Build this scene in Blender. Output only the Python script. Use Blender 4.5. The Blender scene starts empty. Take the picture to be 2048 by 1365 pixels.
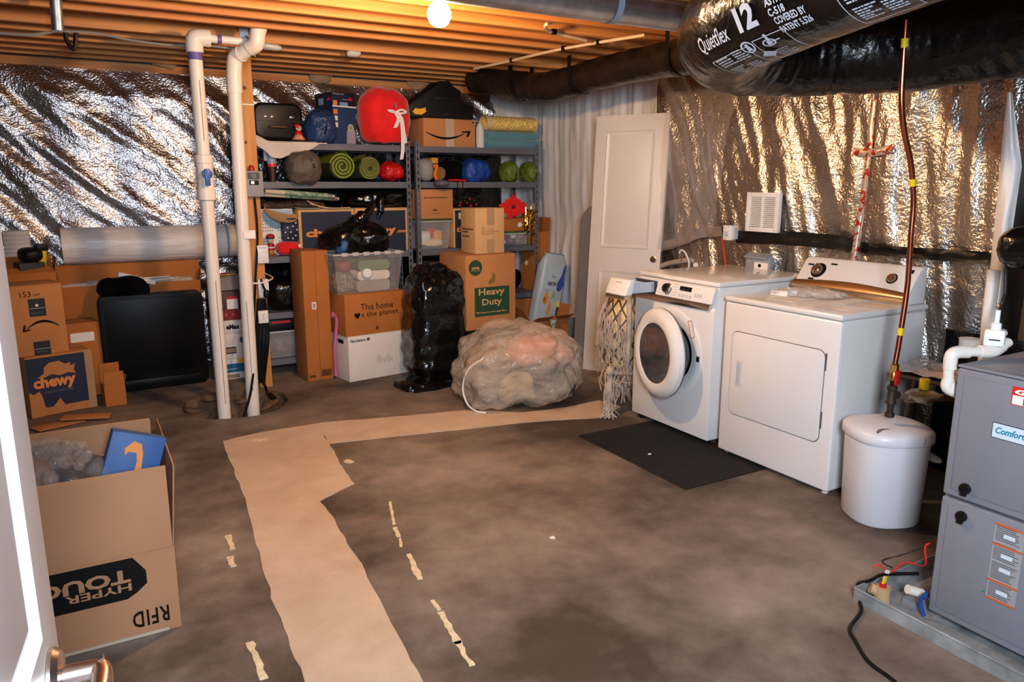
import bpy, bmesh, math, random
from math import sin, cos, pi, radians as rad, sqrt, atan2, hypot
from mathutils import Vector as V, Matrix, noise as N
random.seed(7)
S = bpy.context.scene
COL = S.collection

# ---------------------------------------------------------------- camera
EYE, FPX, YAW, PIT = 1.5, 1507.0, rad(29.7), rad(11.84)
cam = bpy.data.cameras.new('camera')
cam.sensor_width = 36; cam.lens = FPX / 2048 * 36; cam.clip_start = .02
cam_o = bpy.data.objects.new('camera', cam); COL.objects.link(cam_o)
cam_o.location = (0, 0, EYE); cam_o.rotation_euler = (pi / 2 - PIT, 0, -YAW)
S.camera = cam_o

# ---------------------------------------------------------------- world, lights, exposure
W = bpy.data.worlds.new('world'); S.world = W; W.use_nodes = True
W.node_tree.nodes['Background'].inputs[0].default_value = (.55, .65, .8, 1)
W.node_tree.nodes['Background'].inputs[1].default_value = .02
S.view_settings.view_transform = 'Standard'; S.view_settings.look = 'None'
S.view_settings.exposure = .12; S.view_settings.gamma = 1; S.view_settings.use_curve_mapping = False
BULB = V((1.515, 3.32, 2.249))
BULB_STRENGTH = 980
def area(name, loc, target, sx, sy, power, col):
    l = bpy.data.lights.new(name, 'AREA'); l.shape = 'RECTANGLE'; l.size = sx; l.size_y = sy
    l.energy = power; l.color = col
    o = bpy.data.objects.new(name, l); COL.objects.link(o); o.location = loc
    o.rotation_euler = (V(target) - V(loc)).to_track_quat('-Z', 'Y').to_euler()
    return o
area('doorway_light', (.06, -.52, 1.85), (1.8, 3.0, .9), .5, .7, 150, (.74, .85, 1))

# ---------------------------------------------------------------- photo pixel -> point on a real plane
_f = V((sin(YAW) * cos(PIT), cos(YAW) * cos(PIT), -sin(PIT)))
_r = V((cos(YAW), -sin(YAW), 0)); _u = _r.cross(_f)
def ray(px, py): return _f * FPX + _r * (px - 1024) + _u * (682.5 - py)
def fl(px, py, z=0.):
    d = ray(px, py); return V((0, 0, EYE)) + d * ((z - EYE) / d.z)
def aY(px, py, y):
    d = ray(px, py); return V((0, 0, EYE)) + d * (y / d.y)
def aX(px, py, x):
    d = ray(px, py); return V((0, 0, EYE)) + d * (x / d.x)
def rect(px0, py0, px1, py1, y):
    m = (py0 + py1) / 2; c = (px0 + px1) / 2
    return aY(px0, m, y).x, aY(px1, m, y).x, aY(c, py1, y).z, aY(c, py0, y).z

# ---------------------------------------------------------------- materials
def lin(c):
    if max(c) > 1.001: c = [x / 255 for x in c]
    return tuple((x / 12.92 if x < .04045 else ((x + .055) / 1.055) ** 2.4) for x in c[:3])
MATS = {}
def mat(name, c, r=.5, m=0., var=.08, vs=6., bump=0., bs=80., stretch=(1, 1, 1), alpha=1., trans=0., coat=0.,
        sheen=0., emit=0., c2=None, detail=5., spec=None, bd=.01, ior=1.45, aniso=0, ridge=0):
    if name in MATS: return MATS[name]
    M = bpy.data.materials.new(name); M.use_nodes = True; nt = M.node_tree; L = nt.links.new
    b = nt.nodes['Principled BSDF']; c = lin(c)
    b.inputs['Roughness'].default_value = r; b.inputs['Metallic'].default_value = m
    b.inputs['IOR'].default_value = ior
    if spec is not None: b.inputs['Specular IOR Level'].default_value = spec
    b.inputs['Alpha'].default_value = alpha; b.inputs['Transmission Weight'].default_value = trans
    b.inputs['Coat Weight'].default_value = coat
    b.inputs['Sheen Weight'].default_value = sheen
    b.inputs['Base Color'].default_value = (*c, 1)
    tc = nt.nodes.new('ShaderNodeTexCoord'); mp = nt.nodes.new('ShaderNodeMapping')
    mp.inputs['Scale'].default_value = stretch; L(tc.outputs['Object'], mp.inputs['Vector'])
    if var or c2:
        n = nt.nodes.new('ShaderNodeTexNoise'); n.inputs['Scale'].default_value = vs; n.inputs['Detail'].default_value = detail
        L(mp.outputs[0], n.inputs['Vector'])
        rp = nt.nodes.new('ShaderNodeValToRGB'); L(n.outputs['Fac'], rp.inputs[0])
        d = lin(c2) if c2 else tuple(x * (1 - var * 2) for x in c)
        e = c if c2 else tuple(min(1, x * (1 + var)) for x in c)
        rp.color_ramp.elements[0].color = (*d, 1); rp.color_ramp.elements[1].color = (*e, 1)
        rp.color_ramp.elements[0].position = .35; rp.color_ramp.elements[1].position = .65
        L(rp.outputs[0], b.inputs['Base Color'])
    if bump:
        n = nt.nodes.new('ShaderNodeTexNoise'); n.inputs['Scale'].default_value = bs; n.inputs['Detail'].default_value = 4
        if ridge: n.noise_type = 'RIDGED_MULTIFRACTAL'
        L(mp.outputs[0], n.inputs['Vector'])
        bp = nt.nodes.new('ShaderNodeBump'); bp.inputs['Strength'].default_value = bump; bp.inputs['Distance'].default_value = bd
        L(n.outputs['Fac'], bp.inputs['Height']); L(bp.outputs[0], b.inputs['Normal'])
    if emit:
        b.inputs['Emission Color'].default_value = (*c, 1); b.inputs['Emission Strength'].default_value = emit
    MATS[name] = M
    return M

# ---------------------------------------------------------------- geometry
class G:
    def __init__(s): s.v = []; s.f = []
    def add(s, vs, fs):
        o = len(s.v); s.v += [tuple(x) for x in vs]; s.f += [tuple(i + o for i in f) for f in fs]; return s
    def box(s, x0, y0, z0, x1, y1, z1):
        return s.add([(x0, y0, z0), (x1, y0, z0), (x1, y1, z0), (x0, y1, z0), (x0, y0, z1), (x1, y0, z1), (x1, y1, z1), (x0, y1, z1)],
                     [(0, 3, 2, 1), (4, 5, 6, 7), (0, 1, 5, 4), (1, 2, 6, 5), (2, 3, 7, 6), (3, 0, 4, 7)])
    def hexa(s, b, t):  # bottom quad, top quad
        return s.add(list(b) + list(t), [(0, 3, 2, 1), (4, 5, 6, 7), (0, 1, 5, 4), (1, 2, 6, 5), (2, 3, 7, 6), (3, 0, 4, 7)])
    def grid(s, fn, nu, nv, cu=False, cv=False):
        vs = [fn(i / (nu if cu else nu - 1), j / (nv if cv else nv - 1)) for j in range(nv) for i in range(nu)]
        fs = []
        for j in range(nv if cv else nv - 1):
            for i in range(nu if cu else nu - 1):
                a = j * nu + i; b = j * nu + (i + 1) % nu; jj = (j + 1) % nv
                fs.append((a, b, jj * nu + (i + 1) % nu, jj * nu + i))
        return s.add(vs, fs)
    def tube(s, pts, r, n=10, caps=True, squash=1.):
        pts = [V(p) for p in pts]; k = len(pts); R = r if isinstance(r, (list, tuple)) else [r] * k
        T = [(pts[min(i + 1, k - 1)] - pts[max(i - 1, 0)]).normalized() for i in range(k)]
        a = V((0, 0, 1)) if abs(T[0].z) < .9 else V((1, 0, 0)); u = (a - T[0] * a.dot(T[0])).normalized()
        vs = []
        for i in range(k):
            u = (u - T[i] * u.dot(T[i])).normalized(); w = T[i].cross(u)
            vs += [pts[i] + (u * cos(2 * pi * j / n) * squash + w * sin(2 * pi * j / n)) * R[i] for j in range(n)]
        fs = [(i * n + j, i * n + (j + 1) % n, (i + 1) * n + (j + 1) % n, (i + 1) * n + j) for i in range(k - 1) for j in range(n)]
        if caps: fs += [tuple(range(n - 1, -1, -1)), tuple(range((k - 1) * n, k * n))]
        return s.add(vs, fs)
    def cyl(s, a, b, r, n=20, r2=None): return s.tube([a, b], [r, r if r2 is None else r2], n)
    def lathe(s, prof, n=24, c=(0, 0, 0), axis='z', caps=True):
        c = V(c); vs = []
        for (r, h) in prof:
            for j in range(n):
                a = 2 * pi * j / n; p, q = r * cos(a), r * sin(a)
                vs.append(c + (V((p, q, h)) if axis == 'z' else V((p, -h, q)) if axis == 'y' else V((-h, -p, q))))
        k = len(prof)
        fs = [(i * n + j, i * n + (j + 1) % n, (i + 1) * n + (j + 1) % n, (i + 1) * n + j) for i in range(k - 1) for j in range(n)]
        if caps: fs += [tuple(range(n)), tuple(range((k - 1) * n, k * n))]
        return s.add(vs, fs)
    def prism(s, poly, z0, z1, ax='z'):
        n = len(poly)
        m = (lambda x, y, z: (x, y, z)) if ax == 'z' else (lambda x, y, z: (x, -z, y)) if ax == 'y' else (lambda x, y, z: (z, x, y))
        return s.add([m(x, y, z0) for x, y in poly] + [m(x, y, z1) for x, y in poly],
                     [tuple(range(n - 1, -1, -1)), tuple(range(n, 2 * n))] + [(i, (i + 1) % n, n + (i + 1) % n, n + i) for i in range(n)])
    def blob(s, c, r, nu=32, nv=18, e=1., amp=0., fq=4., seed=0, flat=None, fn=None):
        c = V(c)
        def p(u, v):
            a = u * 2 * pi; b = (v - .5) * pi * .998
            g = lambda x: math.copysign(abs(x) ** e, x)
            d = V((g(cos(b)) * g(cos(a)), g(cos(b)) * g(sin(a)), g(sin(b))))
            q = V((d.x * r[0], d.y * r[1], d.z * r[2]))
            k = 1 + amp * N.fractal(q * fq + V((seed, seed * 1.7, 0)), .8, 2., 4) if amp else 1
            q = q * k
            if fn: q = fn(q)
            if flat is not None and q.z < flat: q.z = flat
            return q + c
        s.grid(p, nu, nv, cu=True)
        o = len(s.v) - nu * nv
        s.f += [tuple(o + i for i in range(nu - 1, -1, -1)), tuple(o + (nv - 1) * nu + i for i in range(nu))]
        return s
    def xf(s, M, a=0):
        s.v[a:] = [tuple(M @ V(p)) for p in s.v[a:]]; return s

def link(name, me, m, parent=None, M=None):
    o = bpy.data.objects.new(name, me); COL.objects.link(o)
    if m is not None and len(me.materials) == 0: me.materials.append(m)
    if parent: o.parent = parent
    if M is not None: o.matrix_local = M
    return o
def obj(name, g, m, parent=None, bevel=0., seg=2, M=None, smooth=True, ang=38, kind=None):
    me = bpy.data.meshes.new(name); me.from_pydata(g.v, [], g.f)
    bm = bmesh.new(); bm.from_mesh(me); bmesh.ops.recalc_face_normals(bm, faces=bm.faces)
    if bevel:
        bmesh.ops.bevel(bm, geom=[e for e in bm.edges if len(e.link_faces) == 2 and e.calc_face_angle(0) > .5], offset=bevel,
                        segments=seg, profile=.5, affect='EDGES', clamp_overlap=True)
    bm.to_mesh(me); bm.free()
    if smooth:
        me.shade_smooth(); me.set_sharp_from_angle(angle=rad(ang))
    o = link(name, me, m, parent, M)
    if kind: o['kind'] = kind
    return o
def tag(o, label, cat, group=None):
    o['label'] = label; o['category'] = cat
    if group: o['group'] = group
    return o
def thing(name, label, cat, loc=(0, 0, 0), rz=0., group=None, rot=None):
    o = bpy.data.objects.new(name, None); COL.objects.link(o); o.empty_display_size = .05
    o.location = loc; o.rotation_euler = rot if rot else (0, 0, rz)
    return tag(o, label, cat, group)
def struct(name, g, m, parent=None, **k):
    o = obj(name, g, m, parent, **k)
    if not parent: o['kind'] = 'structure'
    return o

# face frames of a box with its front-left-bottom corner at the origin: u to the right, v up, seen from outside
def face(dims, f, u=0, v=0, out=.0006, roll=0.):
    w, d, h = dims
    o, x, y = {'front': ((u, -out, v), (1, 0, 0), (0, 0, 1)), 'left': ((-out, d - u, v), (0, -1, 0), (0, 0, 1)),
               'right': ((w + out, u, v), (0, 1, 0), (0, 0, 1)), 'top': ((u, v, h + out), (1, 0, 0), (0, 1, 0))}[f]
    x, y = V(x), V(y); z = x.cross(y)
    M = Matrix(((x.x, y.x, z.x, o[0]), (x.y, y.y, z.y, o[1]), (x.z, y.z, z.z, o[2]), (0, 0, 0, 1)))
    return M @ Matrix.Rotation(roll, 4, 'Z')
def decal(par, dims, f, u, v, w, h, m, name='label', th=.0012, poly=None, roll=0., out=.0004):
    g = G()
    if poly: g.prism([(x * w, y * h) for x, y in poly], 0, th)
    else: g.box(0, 0, 0, w, h, th)
    return obj(name, g, m, par, M=face(dims, f, u, v, out, roll))
def text_mesh(txt, w, h, bold=0., shear=0., space=1., line=1.):
    c = bpy.data.curves.new('t', 'FONT'); c.body = txt; c.resolution_u = 2; c.offset = bold; c.shear = shear
    c.align_x = 'LEFT'; c.space_character = space; c.space_line = line
    o = bpy.data.objects.new('t', c); COL.objects.link(o)
    me = bpy.data.meshes.new_from_object(o.evaluated_get(bpy.context.evaluated_depsgraph_get()))
    bpy.data.objects.remove(o); bpy.data.curves.remove(c)
    xs = [p.co.x for p in me.vertices]; ys = [p.co.y for p in me.vertices]
    x0, x1, y0, y1 = min(xs), max(xs), min(ys), max(ys)
    for p in me.vertices:
        p.co.x = (p.co.x - x0) / (x1 - x0 or 1) * w; p.co.y = (p.co.y - y0) / (y1 - y0 or 1) * h
    me.materials.clear(); me.name = 'lettering'
    return me
def lettering(par, dims, f, u, v, w, h, txt, m, name='lettering', roll=0., out=.002, **k):
    return link(name, text_mesh(txt, w, h, **k), m, par, face(dims, f, u, v, out, roll))

def bez(pts, n=8):  # Catmull-Rom through the points
    P = [V(p) for p in pts]; P = [P[0] * 2 - P[1]] + P + [P[-1] * 2 - P[-2]]; out = []
    for i in range(1, len(P) - 2):
        for k in range(n):
            t = k / n
            out.append(.5 * ((2 * P[i]) + (P[i + 1] - P[i - 1]) * t + (2 * P[i - 1] - 5 * P[i] + 4 * P[i + 1] - P[i + 2]) * t * t
                             + (3 * P[i] - P[i - 1] - 3 * P[i + 1] + P[i + 2]) * t ** 3))
    return out + [P[-2]]
def rrect(w, h, r, n=5, x0=0, y0=0):  # rounded rectangle outline
    out = []
    for cx, cy, a0 in ((w - r, r, -90), (w - r, h - r, 0), (r, h - r, 90), (r, r, 180)):
        out += [(x0 + cx + r * cos(rad(a0 + 90 * i / n)), y0 + cy + r * sin(rad(a0 + 90 * i / n))) for i in range(n + 1)]
    return out

# palette
CARD = mat('cardboard', (194, 130, 76), .85, var=.05, vs=3, bump=.15, bs=220, bd=.002)
CARD2 = mat('cardboard_dark', (178, 106, 46), .85, var=.06, vs=3, bump=.15, bs=220, bd=.002)
CARDL = mat('cardboard_pale', (214, 168, 112), .85, var=.05, vs=3, bump=.12, bs=220, bd=.002)
CARDB = mat('cardboard_big', (170, 122, 86), .85, var=.05, vs=3, bump=.15, bs=220, bd=.002)
TAPE = mat('packing_tape', (205, 170, 125), .3, var=.03, alpha=.55)
TAPEW = mat('clear_tape', (225, 205, 180), .2, var=.03, alpha=.6)
INK = mat('black_ink', (14, 12, 11), .75, var=0, spec=.2)
WHITEP = mat('white_plastic', (232, 230, 226), .35, var=.01)
WHITEC = mat('white_card', (225, 215, 205), .7, var=.03)
PAPER = mat('white_paper', (235, 230, 222), .8, var=.02)
PVC = mat('pvc_white', (225, 216, 204), .35, var=.02)
ENAMEL = mat('white_enamel', (232, 229, 226), .22, var=.008, coat=.3)
BLACKP = mat('black_plastic', (14, 13, 13), .45, var=.1, spec=.3)
BLACKBAG = mat('black_bag_film', (12, 11, 11), .2, var=.1, bump=.5, bs=7, bd=.05, spec=.55)
BLACKFAB = mat('black_fabric', (9, 8, 8), .95, spec=.1, var=.1, bump=.2, bs=300, bd=.002)
NAVY = mat('navy_print', (26, 38, 66), .6, var=.04)
ORANGE = mat('orange_print', (226, 140, 70), .7, var=.02)
RED = mat('red_plastic', (190, 28, 24), .4, var=.04)
REDFAB = mat('red_fabric', (235, 12, 12), .8, var=.06, vs=12, bump=.2, bs=60, bd=.004, sheen=.3)
GREENP = mat('green_print', (34, 66, 42), .7, var=.03)
CHROME = mat('chrome', (220, 220, 222), .12, 1., var=0)
NICKEL = mat('satin_nickel', (205, 190, 180), .25, 1., var=.03)
GALV = mat('galvanized_steel', (196, 198, 204), .42, 1., var=.1, vs=14)
STEEL = mat('shelf_steel', (104, 104, 112), .5, .2, var=.05)
GREY = mat('furnace_grey', (124, 126, 134), .5, var=.02, bump=.06, bs=350, bd=.001)
COPPER = mat('copper', (214, 128, 92), .25, 1., var=.1)
BRASS = mat('brass', (212, 160, 80), .3, 1., var=.05)
IRON = mat('black_iron', (70, 56, 48), .6, .6, var=.15)
YELLOW = mat('yellow_plastic', (238, 205, 20), .5, var=.03)
RUBBER = mat('black_rubber', (24, 21, 20), .7, var=.1)
# ================================================================ the setting
def nz(x, y, z=0., s=1.): return N.noise(V((x * s, y * s, z)))
WB, WR = 6.8, 3.98       # planes of the back and the right wall
ZC = 2.40                # underside of the joists
def concrete(name, a, b, c, sc=1.0):
    M = bpy.data.materials.new(name); M.use_nodes = True; nt = M.node_tree; L = nt.links.new
    B = nt.nodes['Principled BSDF']; tc = nt.nodes.new('ShaderNodeTexCoord')
    def noise(s, d, rough=.55):
        n = nt.nodes.new('ShaderNodeTexNoise'); n.inputs['Scale'].default_value = s; n.inputs['Detail'].default_value = d
        n.inputs['Roughness'].default_value = rough; L(tc.outputs['Object'], n.inputs['Vector']); return n
    n1, n2, n3 = noise(.9 * sc, 6, .62), noise(6 * sc, 8, .65), noise(90, 3)
    r1 = nt.nodes.new('ShaderNodeValToRGB'); L(n1.outputs['Fac'], r1.inputs[0])
    r1.color_ramp.elements[0].position = .38; r1.color_ramp.elements[0].color = (*lin(a), 1)
    r1.color_ramp.elements[1].position = .62; r1.color_ramp.elements[1].color = (*lin(b), 1)
    r2 = nt.nodes.new('ShaderNodeValToRGB'); L(n2.outputs['Fac'], r2.inputs[0])
    r2.color_ramp.elements[0].position = .3; r2.color_ramp.elements[0].color = (*lin(c), 1)
    r2.color_ramp.elements[1].position = .68; r2.color_ramp.elements[1].color = (1, 1, 1, 1)
    mx = nt.nodes.new('ShaderNodeMix'); mx.data_type = 'RGBA'; mx.blend_type = 'MULTIPLY'; mx.inputs[0].default_value = .55
    L(r1.outputs[0], mx.inputs[6]); L(r2.outputs[0], mx.inputs[7]); L(mx.outputs[2], B.inputs['Base Color'])
    bp = nt.nodes.new('ShaderNodeBump'); bp.inputs['Strength'].default_value = .25; bp.inputs['Distance'].default_value = .004
    L(n3.outputs['Fac'], bp.inputs['Height']); L(bp.outputs[0], B.inputs['Normal'])
    rr = nt.nodes.new('ShaderNodeMapRange'); rr.inputs[3].default_value = .55; rr.inputs[4].default_value = .85
    L(n2.outputs['Fac'], rr.inputs[0]); L(rr.outputs[0], B.inputs['Roughness'])
    return M
CONC = concrete('stained_concrete', (74, 60, 50), (154, 138, 124), (160, 152, 144))
PATCHM = concrete('new_concrete', (202, 176, 150), (216, 194, 168), (214, 204, 194))
PITC = mat('broken_concrete', (112, 86, 62), .9, var=.2, vs=20, bump=.3, bs=60)

# floor with the sump hole cut through it
PC, PR = V((.83, 5.33)), .35
rim = []
for i in range(48):
    a = 2 * pi * i / 48; r = PR * (1 + .10 * N.noise(V((cos(a) * 1.7, sin(a) * 1.7, 3))) + .03 * N.noise(V((cos(a) * 7, sin(a) * 7, 5))))
    rim.append((PC.x + r * cos(a), PC.y + r * sin(a)))
bm = bmesh.new()
o4 = [bm.verts.new((x, y, 0)) for x, y in ((-3.2, -2.6), (4.3, -2.6), (4.3, 7.1), (-3.2, 7.1))]
iv = [bm.verts.new((x, y, 0)) for x, y in rim]
for L_ in (o4, iv):
    for i in range(len(L_)): bm.edges.new((L_[i], L_[(i + 1) % len(L_)]))
bmesh.ops.triangle_fill(bm, edges=bm.edges[:], use_beauty=True)
for f in list(bm.faces):
    c = f.calc_center_median()
    if hypot(c.x - PC.x, c.y - PC.y) < PR * .8: bm.faces.remove(f)
for f in bm.faces:
    if f.normal.z < 0: f.normal_flip()
me = bpy.data.meshes.new('floor'); bm.to_mesh(me); bm.free()
floor = link('floor', me, CONC); floor['kind'] = 'structure'
g = G()
g.grid(lambda u, v: (PC.x + (rim[int(u * 48) % 48][0] - PC.x) * (1 - .12 * v), PC.y + (rim[int(u * 48) % 48][1] - PC.y) * (1 - .12 * v),
                     -.0 - .45 * v + (.02 * nz(u * 20, v * 6) if v > 0 else 0)), 48, 6, cu=True)
g.add([(PC.x + PR * cos(2 * pi * i / 24), PC.y + PR * sin(2 * pi * i / 24), -.44) for i in range(24)], [tuple(range(24))])
obj('sump_pit', g, PITC, floor)
for (px, py, sx, sy, sz, rz) in ((425, 797, .16, .09, .05, .3), (388, 822, .12, .05, .035, -.6), (482, 803, .09, .05, .03, .2), (545, 806, .16, .06, .03, .9), (530, 815, .10, .04, .02, .8)):
    p = fl(px, py); g = G().blob((0, 0, sz * .4), (sx / 2, sy / 2, sz / 2), 10, 7, .6, .25, 9, px)
    obj('concrete_chunk', g, PITC, floor, M=Matrix.Translation((p.x, p.y, -.012)) @ Matrix.Rotation(rz, 4, 'Z'), ang=25)
def rough_poly(pxs, k=7, amp=.012, seed=0):
    P = [fl(*p).to_2d() for p in pxs]; out = []
    for i in range(len(P)):
        a, b = P[i], P[(i + 1) % len(P)]
        for j in range(k):
            q = a.lerp(b, j / k); out.append((q.x + amp * nz(q.x * 9, q.y * 9, seed), q.y + amp * nz(q.x * 9 + 40, q.y * 9, seed)))
    return out
main = [(443, 884), (520, 866), (648, 872), (668, 905), (688, 940), (707, 968), (640, 1003), (668, 1040), (720, 1130), (775, 1230), (845, 1365), (940, 1560), (700, 1560),
        (610, 1365), (552, 1220), (512, 1090), (490, 1000), (462, 930)]
cross = [(520, 866), (650, 846), (820, 832), (930, 822), (1050, 826), (1130, 816), (1200, 802), (1240, 815), (1205, 836), (1060, 845), (900, 862), (660, 888), (648, 872)]
for i, P in enumerate((main, cross)):
    obj('concrete_patch', G().prism(rough_poly(P, seed=i * 9), -.01, .003 + .0004 * i), PATCHM, floor)
GLUE = mat('dried_glue', (225, 205, 165), .7, var=.1, vs=30)
for seg, w in ((((780, 1005), (788, 1050)), .016), (((789, 1056), (797, 1075)), .02), (((800, 1078), (802, 1095)), .012), (((817, 1110), (840, 1160)), .022), (((866, 1202), (878, 1222)), .018),
               (((880, 1226), (918, 1290)), .024), (((914, 1285), (944, 1333)), .02), (((456, 1072), (464, 1100)), .026), (((459, 1115), (467, 1135)), .03), (((500, 1286), (528, 1360)), .024),
               (((1100, 1076), (1110, 1079)), .02), (((690, 922), (706, 926)), .04), (((505, 882), (535, 880)), .06)):
    a, b = fl(*seg[0]), fl(*seg[1]); d = (b - a).normalized(); n = V((-d.y, d.x, 0)); k = 9; L1, L2 = [], []
    for i in range(k + 1):
        p = a.lerp(b, i / k); w1 = w * (.5 + .45 * nz(p.x * 31, p.y * 31, 1)) * .9; w2 = w * (.5 + .45 * nz(p.x * 27, p.y * 27, 7)) * .9
        L1.append((p + n * w1).to_2d()); L2.append((p - n * w2).to_2d())
    obj('glue_streak', G().prism([tuple(q) for q in L1 + L2[::-1]], -.002, .0035), GLUE, floor)

# walls
DRY = mat('grey_drywall', (96, 94, 92), .9, var=.05)
CBLK = mat('poured_wall', (120, 114, 108), .9, var=.1)
wall_back = struct('wall_back', G().box(-3.2, WB, 0, 4.2, WB + .2, 2.64), CBLK)
wall_right = struct('wall_right', G().box(WR, -2.5, 0, WR + .2, WB, 2.64), CBLK)
struct('wall_left', G().box(-3.2, -2.5, 0, -3.0, WB, 2.64), DRY)
g = G().box(-3.0, -.12, 0, -.24, 0 - .02, 2.64).box(1.7, -.12, 0, WR, -.02, 2.64).box(-.24, -.12, 2.3, 1.7, -.02, 2.64)  # out of view; opening made extra wide to let the cool light through
struct('wall_front', g, DRY)

# ceiling: subfloor and joists running along the back wall
WOOD = mat('joist_wood', (216, 150, 84), .6, var=.12, vs=3, stretch=(.25, 3, 6), bump=.1, bs=40, c2=(188, 112, 52))
POSTW = mat('post_wood', (214, 150, 84), .6, var=.1, vs=4, stretch=(6, 6, .3), c2=(192, 122, 60))
OSB = mat('subfloor_osb', (176, 134, 86), .8, var=.15, vs=20)
ceiling = struct('ceiling', G().box(-3.2, -2.5, 2.64, 4.2, WB + .2, 2.66), OSB)
jy = [6.62 - .25 * k for k in range(26)]
for k, y in enumerate(jy):
    if k == 6: continue
    x0 = -3.0 + .01 * (k % 3)
    obj('joist', G().box(x0, y - .019, ZC + .004 * nz(k * 3.3, 1), WR - .02, y + .019, 2.637), WOOD, ceiling, bevel=.003, seg=1)
for (x, y0, y1) in ((2.9, jy[13], jy[12]), (2.2, jy[14], jy[13]), (2.65, jy[14], jy[13])):
    obj('joist_blocking', G().box(x, y0 + .021, 2.41, x + .038, y1 - .021, 2.637), WOOD, ceiling)
struct('trim_1', G().box(-3.0, WB - .05, 2.345, WR - .02, WB - .002, 2.40), WOOD)

# foil insulation blankets
def foil_mat(name, c, r, bs, bst, stretch=(1, 1, 1), coarse=10):
    M = bpy.data.materials.new(name); M.use_nodes = True; nt = M.node_tree; L = nt.links.new
    b = nt.nodes['Principled BSDF']; b.inputs['Metallic'].default_value = 1; b.inputs['Roughness'].default_value = r
    b.inputs['Base Color'].default_value = (*lin(c), 1)
    tc = nt.nodes.new('ShaderNodeTexCoord'); mp = nt.nodes.new('ShaderNodeMapping'); mp.inputs['Scale'].default_value = stretch
    L(tc.outputs['Object'], mp.inputs[0])
    vo = nt.nodes.new('ShaderNodeTexNoise'); vo.inputs['Scale'].default_value = bs; vo.inputs['Detail'].default_value = 2
    L(mp.outputs[0], vo.inputs['Vector'])
    no = nt.nodes.new('ShaderNodeTexNoise'); no.inputs['Scale'].default_value = coarse; no.inputs['Detail'].default_value = 5
    no.inputs['Distortion'].default_value = 1.2
    L(mp.outputs[0], no.inputs['Vector'])
    b1 = nt.nodes.new('ShaderNodeBump'); b1.inputs['Strength'].default_value = .32; b1.inputs['Distance'].default_value = .03
    L(no.outputs['Fac'], b1.inputs['Height'])
    b2 = nt.nodes.new('ShaderNodeBump'); b2.inputs['Strength'].default_value = bst; b2.inputs['Distance'].default_value = .006
    L(vo.outputs['Fac'], b2.inputs['Height']); L(b1.outputs[0], b2.inputs['Normal']); L(b2.outputs[0], b.inputs['Normal'])
    return M
FOIL = foil_mat('foil_embossed', (222, 222, 226), .26, 72, 1.0)
FOIL2 = foil_mat('foil_right', (214, 208, 200), .3, 64, .95, (1, 1, 1), 6)
def ridge(v): return 1 - abs(v)
def foil_left(u, v):
    x = -3 + u * (3.62 + 3); z = .02 + v * 2.35
    top = 2.37 - .03 * abs(nz(x * 1.7, 0, 4)); z = min(z, top)
    a = rad(40); s = x * cos(a) - z * sin(a); t = x * sin(a) + z * cos(a)   # s runs down the fold, t across it
    w = .5 * nz(s * .8, t * 1.1, 2)
    d = .085 * ridge(nz(s * .45, t * 2.6 + w, 1)) ** 2 + .045 * ridge(nz(s * .9 + 9, t * 6 + w * 2, 3)) ** 2 + .02 * nz(s * 2.4, t * 14, 5) + .006 * nz(x * 22, z * 22, 8)
    k = min(1, (2.37 - z) / .25 + .1)
    return (x, WB - .015 - max(0, d) * k - .004, z)
obj('foil_blanket', G().grid(foil_left, 300, 130), FOIL, wall_back, ang=180)
def foil_right(u, v):
    y = 1.98 + u * (4.62 - 1.98); z = .02 + v * 2.35
    k = .9 * (y - 1.5) / 3
    s = z + k * y * .3; t = y - (z - 1.0) * .45 * k
    w = .4 * nz(y * 1.2, z * 1.2, 12)
    d = .06 * ridge(nz(t * 2.8 + w, s * .5, 21)) ** 2 + .03 * ridge(nz(t * 7 + w, s * .9, 23)) ** 2 + .014 * nz(t * 15, s * 2.5, 25) + .005 * nz(y * 22, z * 22, 28)
    d += .05 * max(0, 1 - abs(z - 1.12) / .12) * nz(y * 3, 2)
    return (WR - .012 - max(0, d), y, z)
obj('foil_blanket', G().grid(foil_right, 170, 130), FOIL2, wall_right, ang=180)
WSHEET = mat('white_poly_sheet', (236, 230, 226), .5, var=.02, vs=3)
def white_right(u, v):
    y = 4.52 + u * (WB - .02 - 4.52); z = .02 + v * 2.34
    w = .35 * nz(y, z * .7, 31)
    pinch = max(0, 1 - abs(z - 1.12) / .22)
    d = (.03 * ridge(nz(y * 4.5 + w, z * .35, 33)) ** 2 + .016 * ridge(nz(y * 11 + w, z * .5, 35)) ** 2) * (1 - .75 * pinch) + .006 * nz(y * 9, z * 6, 36)
    return (WR - .02 - max(0, d), y, z)
obj('poly_sheet', G().grid(white_right, 150, 70), WSHEET, wall_right, ang=180)
def white_back(u, v):
    x = 3.60 + u * (WR - .03 - 3.60); z = .02 + v * 2.33
    return (x, WB - .06 - .03 * abs(nz(x * 9, z * .5, 41)), z)
obj('poly_sheet', G().grid(white_back, 16, 40), WSHEET, wall_back, ang=180)
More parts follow.
